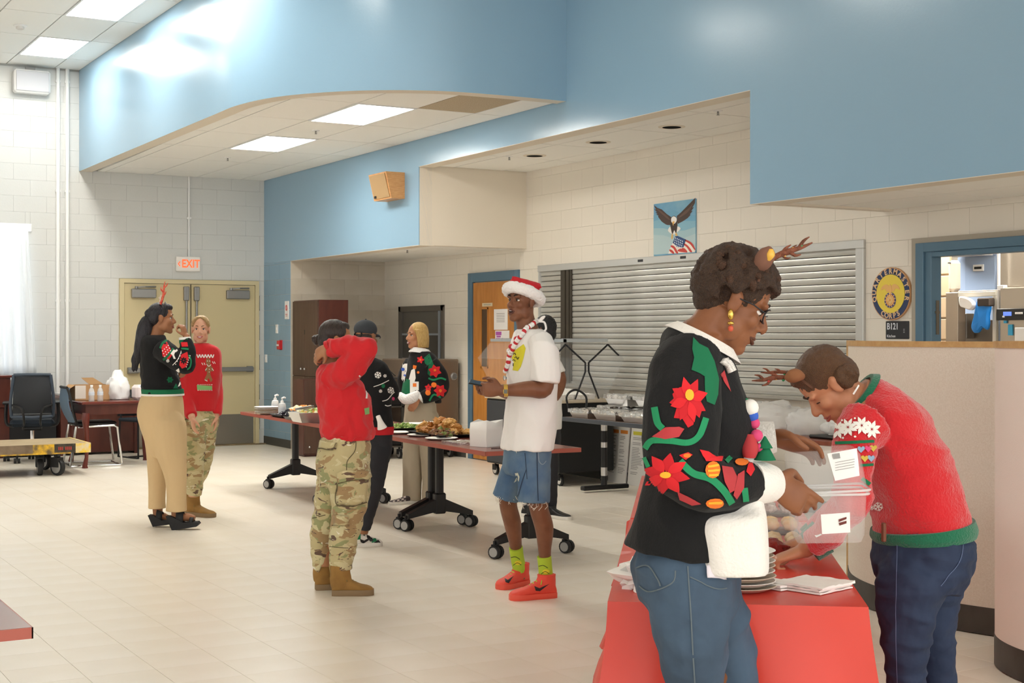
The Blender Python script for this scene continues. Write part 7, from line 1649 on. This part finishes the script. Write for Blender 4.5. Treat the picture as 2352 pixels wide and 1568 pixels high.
mb = MB(); H = p.hs; H(mb, 0, -.02, .03, (.086, .106, .105), 24, 18); H(mb, 0, -.05, -.04, (.08, .07, .07)); remesh(mb, 'hair', mhair('jet', '#0C0B0C', '#171517', .4), r0, .007, 2, (.003, (40, 40, 40), 2.))
mb = MB(); loft(mb, [ring(P(1252, 797), s, .08, f, .07), ring(P(1254, 815), s, .17, f, .1), ring(P(1255, 860), s, .18, f, .12), ring(P(1255, 930), s, .185, f, .125), ring(P(1254, 985), s, .185, f, .125)], n=26)
limb(mb, [P(1260, 826, -.14), P(1274, 845, -.17), P(1281, 860, -.18)], [.07, .072, .072]); remesh(mb, 't_shirt', M_tee, r0, .009, 3, (.004, (8, 8, 6), 2.))
camo_legs(p, [ring(P(1254, 975), s, .16, f, .115), ring(P(1254, 1010), s, .165, f, .12), ring(P(1254, 1040), s, .15, f, .11)], [([(1258, 1020, -.06), (1261, 1090, -.05), (1263, 1175, -.03)], [.095, .075, .055]), ([(1250, 1020, .07), (1240, 1090, .07), (1226, 1172, .05)], [.095, .075, .055])], (.004, (9, 9, 12), 3.), M_blackp, vox=.009)
for hl, to in (((1252, 1187), (1276, 1190)), ((1200, 1185), (1232, 1188))): shoe(r0, pz(*hl, 0), pz(*to, 0), [M_black, M_wl], 'sneaker', L=.28, h=.08, shaft=.1, shaft_r=.042, voxel=.008)

# ---------------------------------------------------------------- front woman in the floral sweater
p = Person('woman in black poinsettia sweater and jeans carrying a clear cake box, nearest the camera', 3.7, (1600, 2080), mskin('bronze', '#8A5738', '#7F4E31')); P = p.P; r0 = p.root; mb = p.mb
f = R3; s = A3
p.head(P(1685, 694), dirv(.88, 0, -.47), up=dirv(.45, 0, .9), sc=.95, neck=P(1615, 775), nr=.056)
loft(mb, [ring(P(1612, 770), s, .07, f, .065), ring(P(1598, 825), s, .12, f, .055), ring(P(1606, 900), s, .13, f, .08), ring(P(1605, 1050), s, .12, f, .1), ring(P(1585, 1220), s, .14, f, .12), ring(P(1575, 1350), s, .15, f, .12)])
wr = P(1774, 1108, -.07)
limb(mb, [P(1585, 840, -.18), P(1560, 960, -.23), P(1562, 1078, -.25), P(1660, 1110, -.17), wr], [.058, .052, .048, .042, .028])
p.hand(wr, dirv(.84, .22, -.5), dirv(-.25, 1, -.2), dirv(.5, .1, .85), curls=[.1, .3, .5, .65], sc=1.02, tc=.5)
wf = P(1772, 1003, .13)
limb(mb, [P(1600, 840, .18), P(1590, 960, .25), P(1620, 1050, .25), P(1700, 1030, .18), wf], [.055, .05, .045, .04, .027])
p.hand(wf, dirv(.9, -.1, -.25), dirv(.1, -.5, -.8), dirv(.2, -.9, .4), curl=.35, sc=1.0)
limb(mb, [P(1580, 1380, -.08), P(1592, 1568, -.08), P(1600, 1700, -.05), P(1595, 1880, 0), P(1590, 2040, 0)], [.085, .06, .052, .05, .035]); limb(mb, [P(1620, 1380, .1), P(1670, 1568, .14), P(1690, 1700, .15), P(1680, 1880, .18), P(1670, 1990, .2)], [.08, .058, .05, .05, .035])
p.finish(.0046, 2); p.face(lip='#56301f', brow='#1c120d', iris='#1e120b', lid='#2c1a12')
# curly cropped hair with lighter tips
mb = MB(); H = p.hs; random.seed(4); H(mb, 0, -.018, .045, (.08, .1, .09), 24, 18); H(mb, 0, -.06, -.01, (.066, .055, .06)); tips = MB()
n_ = 0
while n_ < 460:
    v = Vector((random.gauss(0, 1), random.gauss(0, 1), random.gauss(0, 1))).normalized()
    lim = -.62 if v.y < -.35 else (-.2 if v.y < .2 else (.12 if v.y < .55 else .3))
    if v.z < lim: continue
    q = Vector((v.x*.086, v.y*.106-.016, v.z*.096+.042)); t_ = v.cross(Vector((random.uniform(-1, 1), random.uniform(-1, 1), .3))).normalized()
    r_ = random.uniform(.007, .0125); l_ = random.uniform(.018, .034)
    pts = [p.h(*(q-t_*l_*.5)), p.h(*(q+v*.013)), p.h(*(q+t_*l_*.5+v*.004))]
    limb(mb if random.random() > .16 or v.z < 0 else tips, pts, [r_*.55, r_, r_*.5], n=7, k=3); n_ += 1
remesh(mb, 'hair', mhair('curl', '#2A1B15', '#47301f', .55, (40, 40, 40)), r0, .005, 1, (.002, (90, 90, 90), 2., False)); tips.build('hair_highlights', mhair('curl_tip', '#553622', '#3a2416', .5, (40, 40, 40)), r0, 60)
M_gl_ = mat('glasses_frame', '#17161A', .3); mb = MB()
for q in (-1, 1):
    mb.tube([p.h(q*.034+.026*math.cos(a), .094-.012*abs(math.cos(a)), .004+.02*math.sin(a)) for a in np.linspace(0, 2*PI, 21)], .0022, 6); mb.tube([p.h(q*.06, .084, .008), p.h(q*.08, .04, .012), p.h(q*.084, -.01, .008)], .002, 6)
mb.tube([p.h(-.009, .098, .008), p.h(.009, .098, .008)], .002, 6).build('glasses', M_gl_, r0, 60)
e0 = p.h(-.0835, -.002, -.04); mb = MB(); mb.sph(e0, (.008, .008, .014), 10, 8).sph(e0-Z3*.022, (.009, .009, .005), 10, 6); o = mb.build('earring', mat('gold', '#D9B45A', .25, metal=.9), r0, 60); MB().sph(e0-Z3*.036, (.007, .007, .008), 10, 8).build('earring_drop', mat('earring_red', '#C9563B', .4), o, 60)
# reindeer headband
mb = MB(); mb.tube([p.h(.088*math.cos(a), .02, .045+.105*math.sin(a)) for a in np.linspace(.1, PI-.1, 24)], .006, 6).build('headband', mat('band_brown', '#5B3A28', .8), r0)
M_brfur = mat('antler_brown', '#5C3320', .7, bump=.8, bscale=90, var='#8a4f38', vscale=50); M_ear = mat('felt_brown', '#7A5444', .9); b1, b2 = mat('berry_gold', '#E6B34A', .3), mat('berry_green', '#2F8C57', .4)
for dd, tip in ((-.04, (1866, 557)), (.06, (1835, 572))): antler(r0, P(1752, 606, dd), P(*tip, dd), M_brfur, [b1, b2, mat('bead_red', '#C4242E', .3)], int(dd*100)+9, Z3)
limb(MB(), [P(1738, 612, -.06), P(1752, 600, -.07), P(1764, 578, -.08), P(1768, 566, -.08)], [.018, .024, .02, .004], n=12).build('felt_ear', M_ear, r0, 60); limb(MB(), [P(1764, 597, -.09), P(1770, 584, -.095), P(1771, 572, -.095)], [.006, .011, .005], n=10).build('gold_bow', b1, r0, 60)
# sweater
mb = MB(); loft(mb, [(P(1612, 786), s*.09, (R3*.85-Z3*.52)*.088), (P(1603, 803), s*.15, (R3*.92-Z3*.38)*.098), ring(P(1600, 850), s, .175, f, .1), ring(P(1613, 920), s, .18, f, .116), ring(P(1618, 985), s, .18, f, .128), ring(P(1606, 1050), s, .175, f, .13), ring(P(1604, 1120), s, .18, f, .146), ring(P(1597, 1200), s, .185, f, .166), (P(1590, 1268), s*.19, f*.178-Z3*.02)], n=34)
limb(mb, [P(1588, 822, -.15), P(1574, 880, -.205), P(1565, 990, -.24), P(1568, 1065, -.255), P(1590, 1090, -.262)], [.085, .092, .095, .09, .08]); limb(mb, [P(1568, 1070, -.255), P(1600, 1096, -.24), P(1660, 1110, -.18), P(1724, 1106, -.11)], [.088, .08, .066, .052])
limb(mb, [P(1600, 835, .17), P(1592, 950, .245), P(1615, 1040, .25), P(1690, 1030, .18), P(1735, 1010, .13)], [.085, .09, .08, .065, .05])
sw_ = remesh(mb, 'sweater', M_blk, r0, .0065, 3, (.007, (7, 7, 7), 11.)); bs = bvh_of(sw_)
ringband(MB(), [tilt(P(1620, 770), dirv(.52, 0, 1), .088, .082, la=A3), tilt(P(1614, 792), dirv(.52, 0, 1), .118, .112, la=A3)], .022).build('collar', M_whitek, r0)
motif(bs, [('r', [(1655, 828), (1668, 840), (1676, 856)], 12)], 'collar_tail', M_whitek, r0, off=.008, thick=.012)
motif(bs, [[(1592, 775), (1606, 790), (1626, 800), (1640, 830), (1650, 870), (1648, 905), (1640, 930), (1622, 922), (1618, 900), (1626, 870), (1608, 858), (1588, 850), (1594, 822), (1590, 802)]], 'green_leaf', K_dgreen, r0)
def poin(cx, cy, r, rot, name='poinsettia', n=8, sx=1., sy=1.):
    for k, pt in enumerate(petals(cx, cy, r, n, rot, .24, sx, sy)): motif(bs, [pt], name, K_red if k % 2 else mat('yarn_red2', '#C81C26', .85), r0, off=.0028+.0012*(k % 2))
motif(bs, [[(1545, 905), (1560, 890), (1582, 884), (1592, 893), (1608, 915), (1612, 940), (1606, 960), (1596, 950), (1592, 975), (1580, 982), (1568, 962), (1548, 960), (1555, 935), (1538, 925), (1548, 915)]], 'poinsettia', mat('yarn_red2', '#C81C26', .85), r0, off=.002)
poin(1582, 918, 46, .5, sx=.9, sy=1.15); motif(bs, [oval(1583, 908, 9, 13)], 'flower_centre', K_yel, r0, off=.006)
poin(1530, 1088, 54, .2, sx=1., sy=.9); motif(bs, [oval(1531, 1090, 12, 7)], 'flower_centre', K_yel, r0, off=.006)
motif(bs, [('r', [(1505, 935), (1512, 970), (1524, 985)], 15), ('r', [(1484, 1030), (1500, 1012), (1540, 1012), (1580, 1016), (1605, 1000), (1620, 960)], 14), ('r', [(1562, 1058), (1590, 1085), (1630, 1098), (1660, 1125), (1680, 1155)], 16), ('r', [(1482, 1050), (1492, 1072)], 9), ('r', [(1668, 1052), (1676, 1060)], 16), ('r', [(1708, 1120), (1712, 1150)], 14)], 'green_vine', K_green, r0, off=.0035)
motif(bs, [[(1500, 1003), (1530, 982), (1560, 980), (1572, 985), (1560, 1003), (1530, 1008)], [(1655, 1070), (1680, 1075), (1690, 1095), (1684, 1125), (1674, 1130), (1662, 1105)], [(1692, 1090), (1708, 1082), (1706, 1120), (1690, 1145), (1682, 1135)], [(1555, 1125), (1585, 1140), (1610, 1155), (1590, 1158), (1562, 1145)]], 'maroon_bud', K_mar, r0, off=.004)
motif(bs, [[(1606, 1032), (1625, 1036), (1645, 1048), (1660, 1050), (1655, 1060), (1620, 1058)], [(1724, 1058), (1732, 1080), (1722, 1095), (1712, 1085), (1716, 1070)], [(1560, 1045), (1580, 1038), (1590, 1044), (1575, 1056)]], 'red_bud', K_red, r0, off=.004)
motif(bs, [oval(1634, 1078, 17, 19), oval(1640, 1153, 20, 11), oval(1702, 1064, 16, 8), oval(1578, 1046, 8, 5)], 'orange_bloom', K_or, r0, off=.0055); motif(bs, [('r', [(1622, 1070), (1646, 1068)], 5), ('r', [(1622, 1080), (1648, 1079)], 5), ('r', [(1624, 1090), (1646, 1089)], 5), ('r', [(1626, 1151), (1655, 1150)], 5)], 'bloom_stripe', K_yel, r0, off=.0075)
motif(bs, [[(1653, 860), (1664, 880), (1678, 900), (1675, 890), (1662, 850)]], 'maroon_leaf', K_mar, r0)
ringband(MB(), [tilt(P(1722, 1106, -.115), dirv(.8, .55, -.03), .054, .054), tilt(P(1752, 1108, -.08), dirv(.8, .55, -.03), .053, .053), tilt(P(1776, 1110, -.05), dirv(.8, .55, -.03), .044, .046)], .012).build('cuff', M_whitek, r0); ringband(MB(), [tilt(P(1738, 1010, .13), dirv(1, -.1, .1), .05, .05), tilt(P(1780, 1003, .1), dirv(1, -.1, .1), .04, .042)], .01).build('cuff', M_whitek, r0)
mb = MB(); loft(mb, [(P(1690, 1030, .0), s*.12, f*.05), (P(1688, 1090, .0), s*.14, f*.064), (P(1684, 1145, -.0), s*.15, f*.07), (P(1662, 1172, -.0), s*.2, f*.098), (P(1664, 1240, -.0), s*.205, f*.097), (P(1668, 1284, -.0), s*.208, f*.092), (P(1670, 1296, -.0), s*.206, f*.09)], n=36, pw=.6); remesh(mb, 'white_front', M_whitek, r0, .007, 3, (.004, (6, 6, 6), 2.))
for q, rr, m_ in (((1723, 936, -.1), .022, K_wht), ((1728, 955, -.1), .016, K_blue), ((1733, 972, -.1), .014, K_pink), ((1738, 1000, -.12), .016, K_pink), ((1714, 925, -.08), .012, K_green), ((1745, 1028, -.12), .012, K_pink)): MB().sph(P(*q), rr, 12, 8).build('pompom', m_, r0, 60)
limb(MB(), [P(1722, 1000, -.12), P(1722, 1030, -.13), P(1721, 1050, -.13)], [.014, .022, .016], n=12).build('maroon_charm', K_mar, r0, 60); MB().lathe([(.028, 0), (.012, .03), (.02, .03), (.002, .06)], P(1757, 1056, -.12), 12).build('tree_charm', K_dgreen, r0)
camo_legs(p, [ring(P(1592, 1240), s, .17, f, .128), ring(P(1575, 1300), s, .182, f, .14), ring(P(1578, 1360), s, .182, f, .132), ring(P(1592, 1400), s, .17, f, .11)],
    [([(1582, 1370, -.08), (1586, 1420, -.08), (1592, 1500, -.08), (1593, 1575, -.07), (1600, 1700, -.05), (1596, 1880, 0), (1592, 2040, 0)], [.102, .1, .086, .07, .066, .062, .05]), ([(1610, 1370, .1), (1640, 1420, .12), (1668, 1500, .14), (1682, 1575, .14), (1690, 1700, .15), (1682, 1880, .18), (1672, 1985, .2)], [.1, .095, .08, .066, .062, .058, .048])], (.009, (9, 9, 12), 7.), M_denim, 'jeans', .007)
bj = bvh_of([o for o in r0.children if o.name.startswith('jeans')][0])
M_st = mat('stitch_tan', '#5F6A70', .8)
motif(bj, [('r', [(1580, 1300), (1586, 1400), (1596, 1568)], 3), ('r', [(1462, 1305), (1490, 1300), (1512, 1330), (1518, 1345)], 3), ('r', [(1470, 1345), (1495, 1358), (1545, 1338), (1552, 1310)], 3), ('r', [(1585, 1325), (1640, 1350), (1668, 1350)], 2.5)], 'seam', M_st, r0, off=.003)
motif(bj, [[(1620, 1298), (1658, 1297), (1659, 1326), (1622, 1328)]], 'badge', mat('badge_pale', '#E4DCE4', .4), r0, off=.012, thick=.003); motif(bj, [oval(1638, 1308, 5, 6)], 'badge_mark', K_red, r0, off=.016)
for hl, to in (((1585, 2088), (1790, 2088)), ((1665, 2000), (1850, 2000))): shoe(r0, pz(*hl, 0), pz(*to, 0), [M_blackp, M_wl], 'shoe', L=.25, h=.085, shaft=.1, shaft_r=.042, voxel=.008)
# clear cake box in her hands
t = thing('cake_box', 'clear plastic hinged cake box with white labels held by the nearest woman', 'container', P(1895, 1180, .12), local=False)
def rrect(c, u, v, a, b, r_=.25, n=5):
    out = []
    for sx, sy, q0 in ((1, 1, 0), (-1, 1, 1), (-1, -1, 2), (1, -1, 3)):
        for k in range(n): q = PI/2*(q0+k/(n-1)); out.append(c+u*(sx*a*(1-r_)+a*r_*math.cos(q))+v*(sy*b*(1-r_)+b*r_*math.sin(q)))
    return out
M_box = mat('clear_box', '#F2F3F2', .1, alpha=.1, spec=.8); M_rim2 = mat('clear_rim', '#F4F5F4', .15, alpha=.45, spec=.8)
def halfbox(nm, c, u, v, w_, a, b, hgt):
    rings = [rrect(c+w_*0, u, v, a, b), rrect(c+w_*.004, u, v, a, b), rrect(c+w_*.006, u, v, a*.94, b*.94), rrect(c+w_*hgt*.85, u, v, a*.88, b*.88), rrect(c+w_*hgt, u, v, a*.8, b*.8)]
    n = len(rings[0]); mb = MB().add([q for r in rings for q in r], [(k*n+i, k*n+(i+1) % n, (k+1)*n+(i+1) % n, (k+1)*n+i) for k in range(4) for i in range(n)]+[tuple(4*n+i for i in range(n))])
    o = mb.build(nm, M_box, t, 50); md = o.modifiers.new('s', 'SOLIDIFY'); md.thickness = .0015
    MB().tube(rings[0]+rings[0][:2], .0035, 6, caps=False).build('rim', M_rim2, o, 60); return o
DD = .15; u1 = dirv(.985, -.02, .17); v1 = dirv(0, 1, .0); w1 = Vector((0, 0, 1))
lo = halfbox('box_base', P(1897, 1128, DD), dirv(1, -.1, .03), dirv(.1, 1, 0), -dirv(-.02, 0, 1), .105, .09, .13); up_ = halfbox('box_lid', P(1897, 1122, DD), dirv(.985, -.1, .06), dirv(.1, 1, .0), dirv(-.12, .0, 1), .108, .09, .11)
bl, bu = bvh_of(lo), bvh_of(up_); M_lab = mat('label_white', '#F3F1EE', .5)
motif(bl, [[(1885, 1181), (1952, 1176), (1953, 1222), (1888, 1226)]], 'label', M_lab, lo, off=.002); motif(bl, [[(1926, 1192), (1944, 1186), (1944, 1191), (1926, 1198)], [(1926, 1200), (1944, 1195), (1944, 1201), (1928, 1206)]], 'label_photo', mat('label_cake', '#6B2A22', .5), lo, off=.004)
motif(bl, [[(1872, 1233), (1886, 1227), (1889, 1232), (1876, 1238)]], 'crumb', M_lab, lo, off=-.01)
motif(bu, [[(1900, 1042), (1967, 1030), (1974, 1092), (1918, 1104)]], 'label', M_lab, up_, off=.002); motif(bu, [[(1911, 1044), (1928, 1041), (1930, 1052), (1914, 1054)]]+[('r', [(1918, 1062+6*k), (1962, 1054+6*k)], 1.2) for k in range(4)], 'label_print', mat('print_grey', '#9A9896', .6), up_, off=.004)

# ---------------------------------------------------------------- bending woman in the red fuzzy sweater
p = Person('woman in fuzzy red sweater and dark jeans bending over the red table', 4.6, (2110, 1830), mskin('rose', '#C08563', '#B67A59')); P = p.P; r0 = p.root; mb = p.mb
fh = dirv(-.63, 0, -.77); p.head(P(1904, 884), fh, up=dirv(-.77, 0, .63), sc=.93, neck=P(1990, 925), nr=.05)
N = lambda r_, z_: dirv(r_, 0, z_)
loft(mb, [tilt(P(1968, 905), N(-.8, .5), .07, .06, A3), tilt(P(2000, 945), N(-.7, .7), .13, .08, A3), tilt(P(2070, 1060), N(-.5, .85), .13, .09, A3), tilt(P(2115, 1190), N(-.2, 1), .14, .11, A3), tilt(P(2120, 1290), N(0, 1), .15, .12, A3)])
wr = P(1846, 1264, -.02)
limb(mb, [P(1978, 985, -.16), P(1962, 1060, -.2), P(1958, 1150, -.2), P(1905, 1215, -.12), wr], [.054, .048, .044, .04, .027]); p.hand(wr, dirv(-.86, .1, -.3), dirv(.25, 0, -1), dirv(0, 1, .1), curls=[.25, .9, 1., 1.], sc=.98, tc=.3)
limb(mb, [P(1985, 985, .16), P(1975, 1070, .22), P(1965, 1150, .26), P(1900, 1200, .28), P(1850, 1240, .28)], [.052, .048, .044, .04, .027]); p.hand(P(1850, 1240, .28), dirv(-.9, 0, -.3), dirv(.25, 0, -1), dirv(0, -1, .1), curl=.4, sc=.95)
limb(mb, [P(2095, 1330, -.09), P(2082, 1450, -.09), P(2083, 1540, -.09), P(2100, 1660, -.06), P(2110, 1800, -.03)], [.085, .07, .052, .05, .034]); limb(mb, [P(2130, 1330, .09), P(2140, 1450, .1), P(2155, 1540, .1), P(2165, 1650, .12), P(2170, 1760, .12)], [.085, .068, .05, .05, .034])
p.finish(.005, 2); p.face(lip='#9E5548', brow='#3a2418', lid='#4a2e22', closed=True)
mh = mhair('chestnut', '#4E3322', '#68472C', .38, (50, 50, 50)); mb = MB(); H = p.hs
H(mb, 0, -.02, .05, (.081, .1, .088), 24, 18); H(mb, 0, -.06, .0, (.07, .06, .07)); H(mb, 0, .035, .095, (.056, .05, .03))
remesh(mb, 'hair', mh, r0, .0055, 3, (.0022, (14, 60, 40), 1.))
bc = P(1938, 866, -.05); mb = MB()
for k in range(4): mb.tube([bc+dirv(math.cos(q)*.8, math.sin(q+k)*.5, math.sin(q)*.8)*(.018+.006*k)+A3*(-.024+.014*k) for q in np.linspace(k, k+5, 16)], .016, 8)
mb.sph(bc, .032); remesh(mb, 'hair_bun', mh, r0, .005, 2, (.002, (60, 60, 60), 3.))
for dd, tip, bs_ in ((-.07, (1727, 874), (1826, 868)), (.06, (1747, 855), (1822, 858))): antler(r0, P(*bs_, dd), P(*tip, dd), M_brfur, [mat('bead_red', '#C4242E', .3), b2, b1], 7, Z3)
limb(MB(), [P(1842, 864, -.08), P(1828, 862, -.1), P(1812, 866, -.1), P(1802, 868, -.1)], [.012, .022, .018, .004], n=12).build('felt_ear', mat('felt_tan', '#8A5A3A', .9), r0, 60); mb = MB(); mb.tube([p.h(.086*math.cos(a), .055, .05+.09*math.sin(a)) for a in np.linspace(.05, PI-.05, 24)], .005, 6).build('headband', mat('band_brown', '#5B3A28', .8), r0)
limb(MB(), [p.h(-.085, -.02, -.1), P(1972, 885, -.09), P(1960, 905, -.1)], [.003, .003, .003], n=6).build('white_cord', M_tee, r0, 60)
mb = MB(); loft(mb, [tilt(P(1978, 912), N(-.85, .5), .09, .078, A3), tilt(P(2004, 940), N(-.75, .65), .16, .1, A3), tilt(P(2040, 985), N(-.62, .78), .185, .127, A3), tilt(P(2072, 1045), N(-.48, .88), .18, .137, A3), tilt(P(2095, 1110), N(-.34, .94), .18, .142, A3), tilt(P(2112, 1175), N(-.2, .98), .188, .15, A3), tilt(P(2119, 1212), N(-.12, 1), .185, .152, A3)], n=34)
limb(mb, [P(1988, 975, -.14), P(1966, 1010, -.18), P(1962, 1080, -.205), P(1958, 1145, -.205)], [.085, .07, .064, .062]); mb.sph(P(1958, 1148, -.205), .062); limb(mb, [P(1958, 1150, -.2), P(1915, 1205, -.13), P(1876, 1245, -.05)], [.06, .056, .048])
limb(mb, [P(1990, 975, .14), P(1975, 1070, .22), P(1965, 1150, .26)], [.08, .066, .06]); limb(mb, [P(1965, 1150, .26), P(1905, 1200, .28), P(1870, 1228, .28)], [.06, .055, .048])
sw_ = remesh(mb, 'sweater', M_redf, r0, .0065, 3, (.009, (6, 6, 13), 12.)); bs = bvh_of(sw_); wrinkle(sw_.data, .002, (120, 120, 120), 5., False)
ringband(MB(), [tilt(P(2118, 1204), N(-.14, 1), .196, .162, A3), tilt(P(2121, 1222), N(-.1, 1), .2, .168, A3), tilt(P(2123, 1236), N(-.08, 1), .19, .16, A3)], .018, n=60).build('hem_band', M_greenf, r0); ringband(MB(), [tilt(P(1984, 905), N(-.8, .6), .092, .082, A3), tilt(P(1972, 899), N(-.8, .6), .082, .072, A3)], .014).build('collar', M_greenf, r0)
ringband(MB(), [tilt(P(1890, 1232, -.075), N(-.75, -.5), .06, .058, A3), tilt(P(1860, 1256, -.035), N(-.75, -.5), .055, .052, A3)], .016, n=40).build('cuff', M_greenf, r0); ringband(MB(), [tilt(P(1874, 1226, .28), N(-.7, -.6), .05, .05, A3), tilt(P(1858, 1238, .28), N(-.7, -.6), .046, .046, A3)], .012).build('cuff', M_greenf, r0)
motif(bs, sum([petals(x, y, 21, 8, .39, .2) for x, y in ((1949, 982), (1979, 978), (1926, 988), (2001, 986))], []), 'white_flake', K_wht, r0, off=.004)
motif(bs, [oval(1964, 962, 2.5, n=6), oval(1936, 966, 2.5, n=6), oval(1964, 1003, 2.5, n=6), oval(1938, 1006, 2.5, n=6), oval(1993, 1000, 2.5, n=6)]+flake(2020, 1163, 11)+flake(2005, 1166, 6), 'white_dot', K_wht, r0, off=.004)
motif(bs, [('r', [(1920, 1018), (1960, 1016), (2006, 1013)], 7), ('r', [(1975, 1068), (2004, 1066)], 6), ('r', [(1978, 1098), (1996, 1112)], 9)], 'green_stripe', K_dgreen, r0, off=.004)
for q, m_ in (((1977, 1032), mat('yarn_sky', '#8FA9C4', .85)), ((1993, 1031), K_pink), ((1985, 1053), mat('yarn_mustard', '#CDB04A', .85)), ((1999, 1052), mat('yarn_sky', '#8FA9C4', .85)), ((2004, 1030), mat('yarn_mustard', '#CDB04A', .85))): motif(bs, [[(q[0], q[1]+8), (q[0]-8, q[1]-1), (q[0]-7, q[1]-6), (q[0]-3, q[1]-7), (q[0], q[1]-4), (q[0]+3, q[1]-7), (q[0]+7, q[1]-6), (q[0]+8, q[1]-1)]], 'heart', m_, r0, off=.004)
jn = camo_legs(p, [tilt(P(2119, 1205), N(-.05, 1), .178, .14, A3), tilt(P(2121, 1250), N(0, 1), .192, .158, A3), tilt(P(2117, 1300), N(.05, 1), .19, .155, A3), tilt(P(2112, 1350), N(.05, 1), .18, .125, A3)],
    [([(2095, 1330, -.09), (2085, 1390, -.09), (2080, 1450, -.09), (2082, 1510, -.09), (2083, 1570, -.08), (2098, 1660, -.06), (2112, 1800, -.03)], [.112, .097, .084, .068, .06, .062, .046]), ([(2135, 1330, .09), (2132, 1390, .1), (2136, 1450, .1), (2148, 1510, .1), (2158, 1570, .1), (2166, 1650, .12), (2172, 1760, .12)], [.112, .097, .082, .066, .058, .06, .045])], (.009, (9, 9, 17), 9.), M_denim_d, 'jeans', .007)
bj = bvh_of(jn); motif(bj, [('r', [(2062, 1245), (2060, 1330), (2058, 1450), (2062, 1568)], 1.6), ('r', [(2212, 1240), (2205, 1285), (2180, 1320), (2160, 1345)], 1.4)], 'seam', mat('seam_blue', '#5E6C8C', .8), r0, off=.003)
mb = MB(); mb.box((0, 0, 0), (.012, .016, .06), M=Matrix.Translation(P(2030, 1222, -.12)), ch=.003).build('pocket_case', mat('case_brown', '#7A4A36', .5), r0)
for hl, to in (((2125, 1832), (1960, 1832)), ((2185, 1790), (2030, 1790))): shoe(r0, pz(*hl, 0), pz(*to, 0), [M_blackp, M_wl], 'shoe', L=.24, h=.08, shaft=.1, shaft_r=.042, voxel=.008)
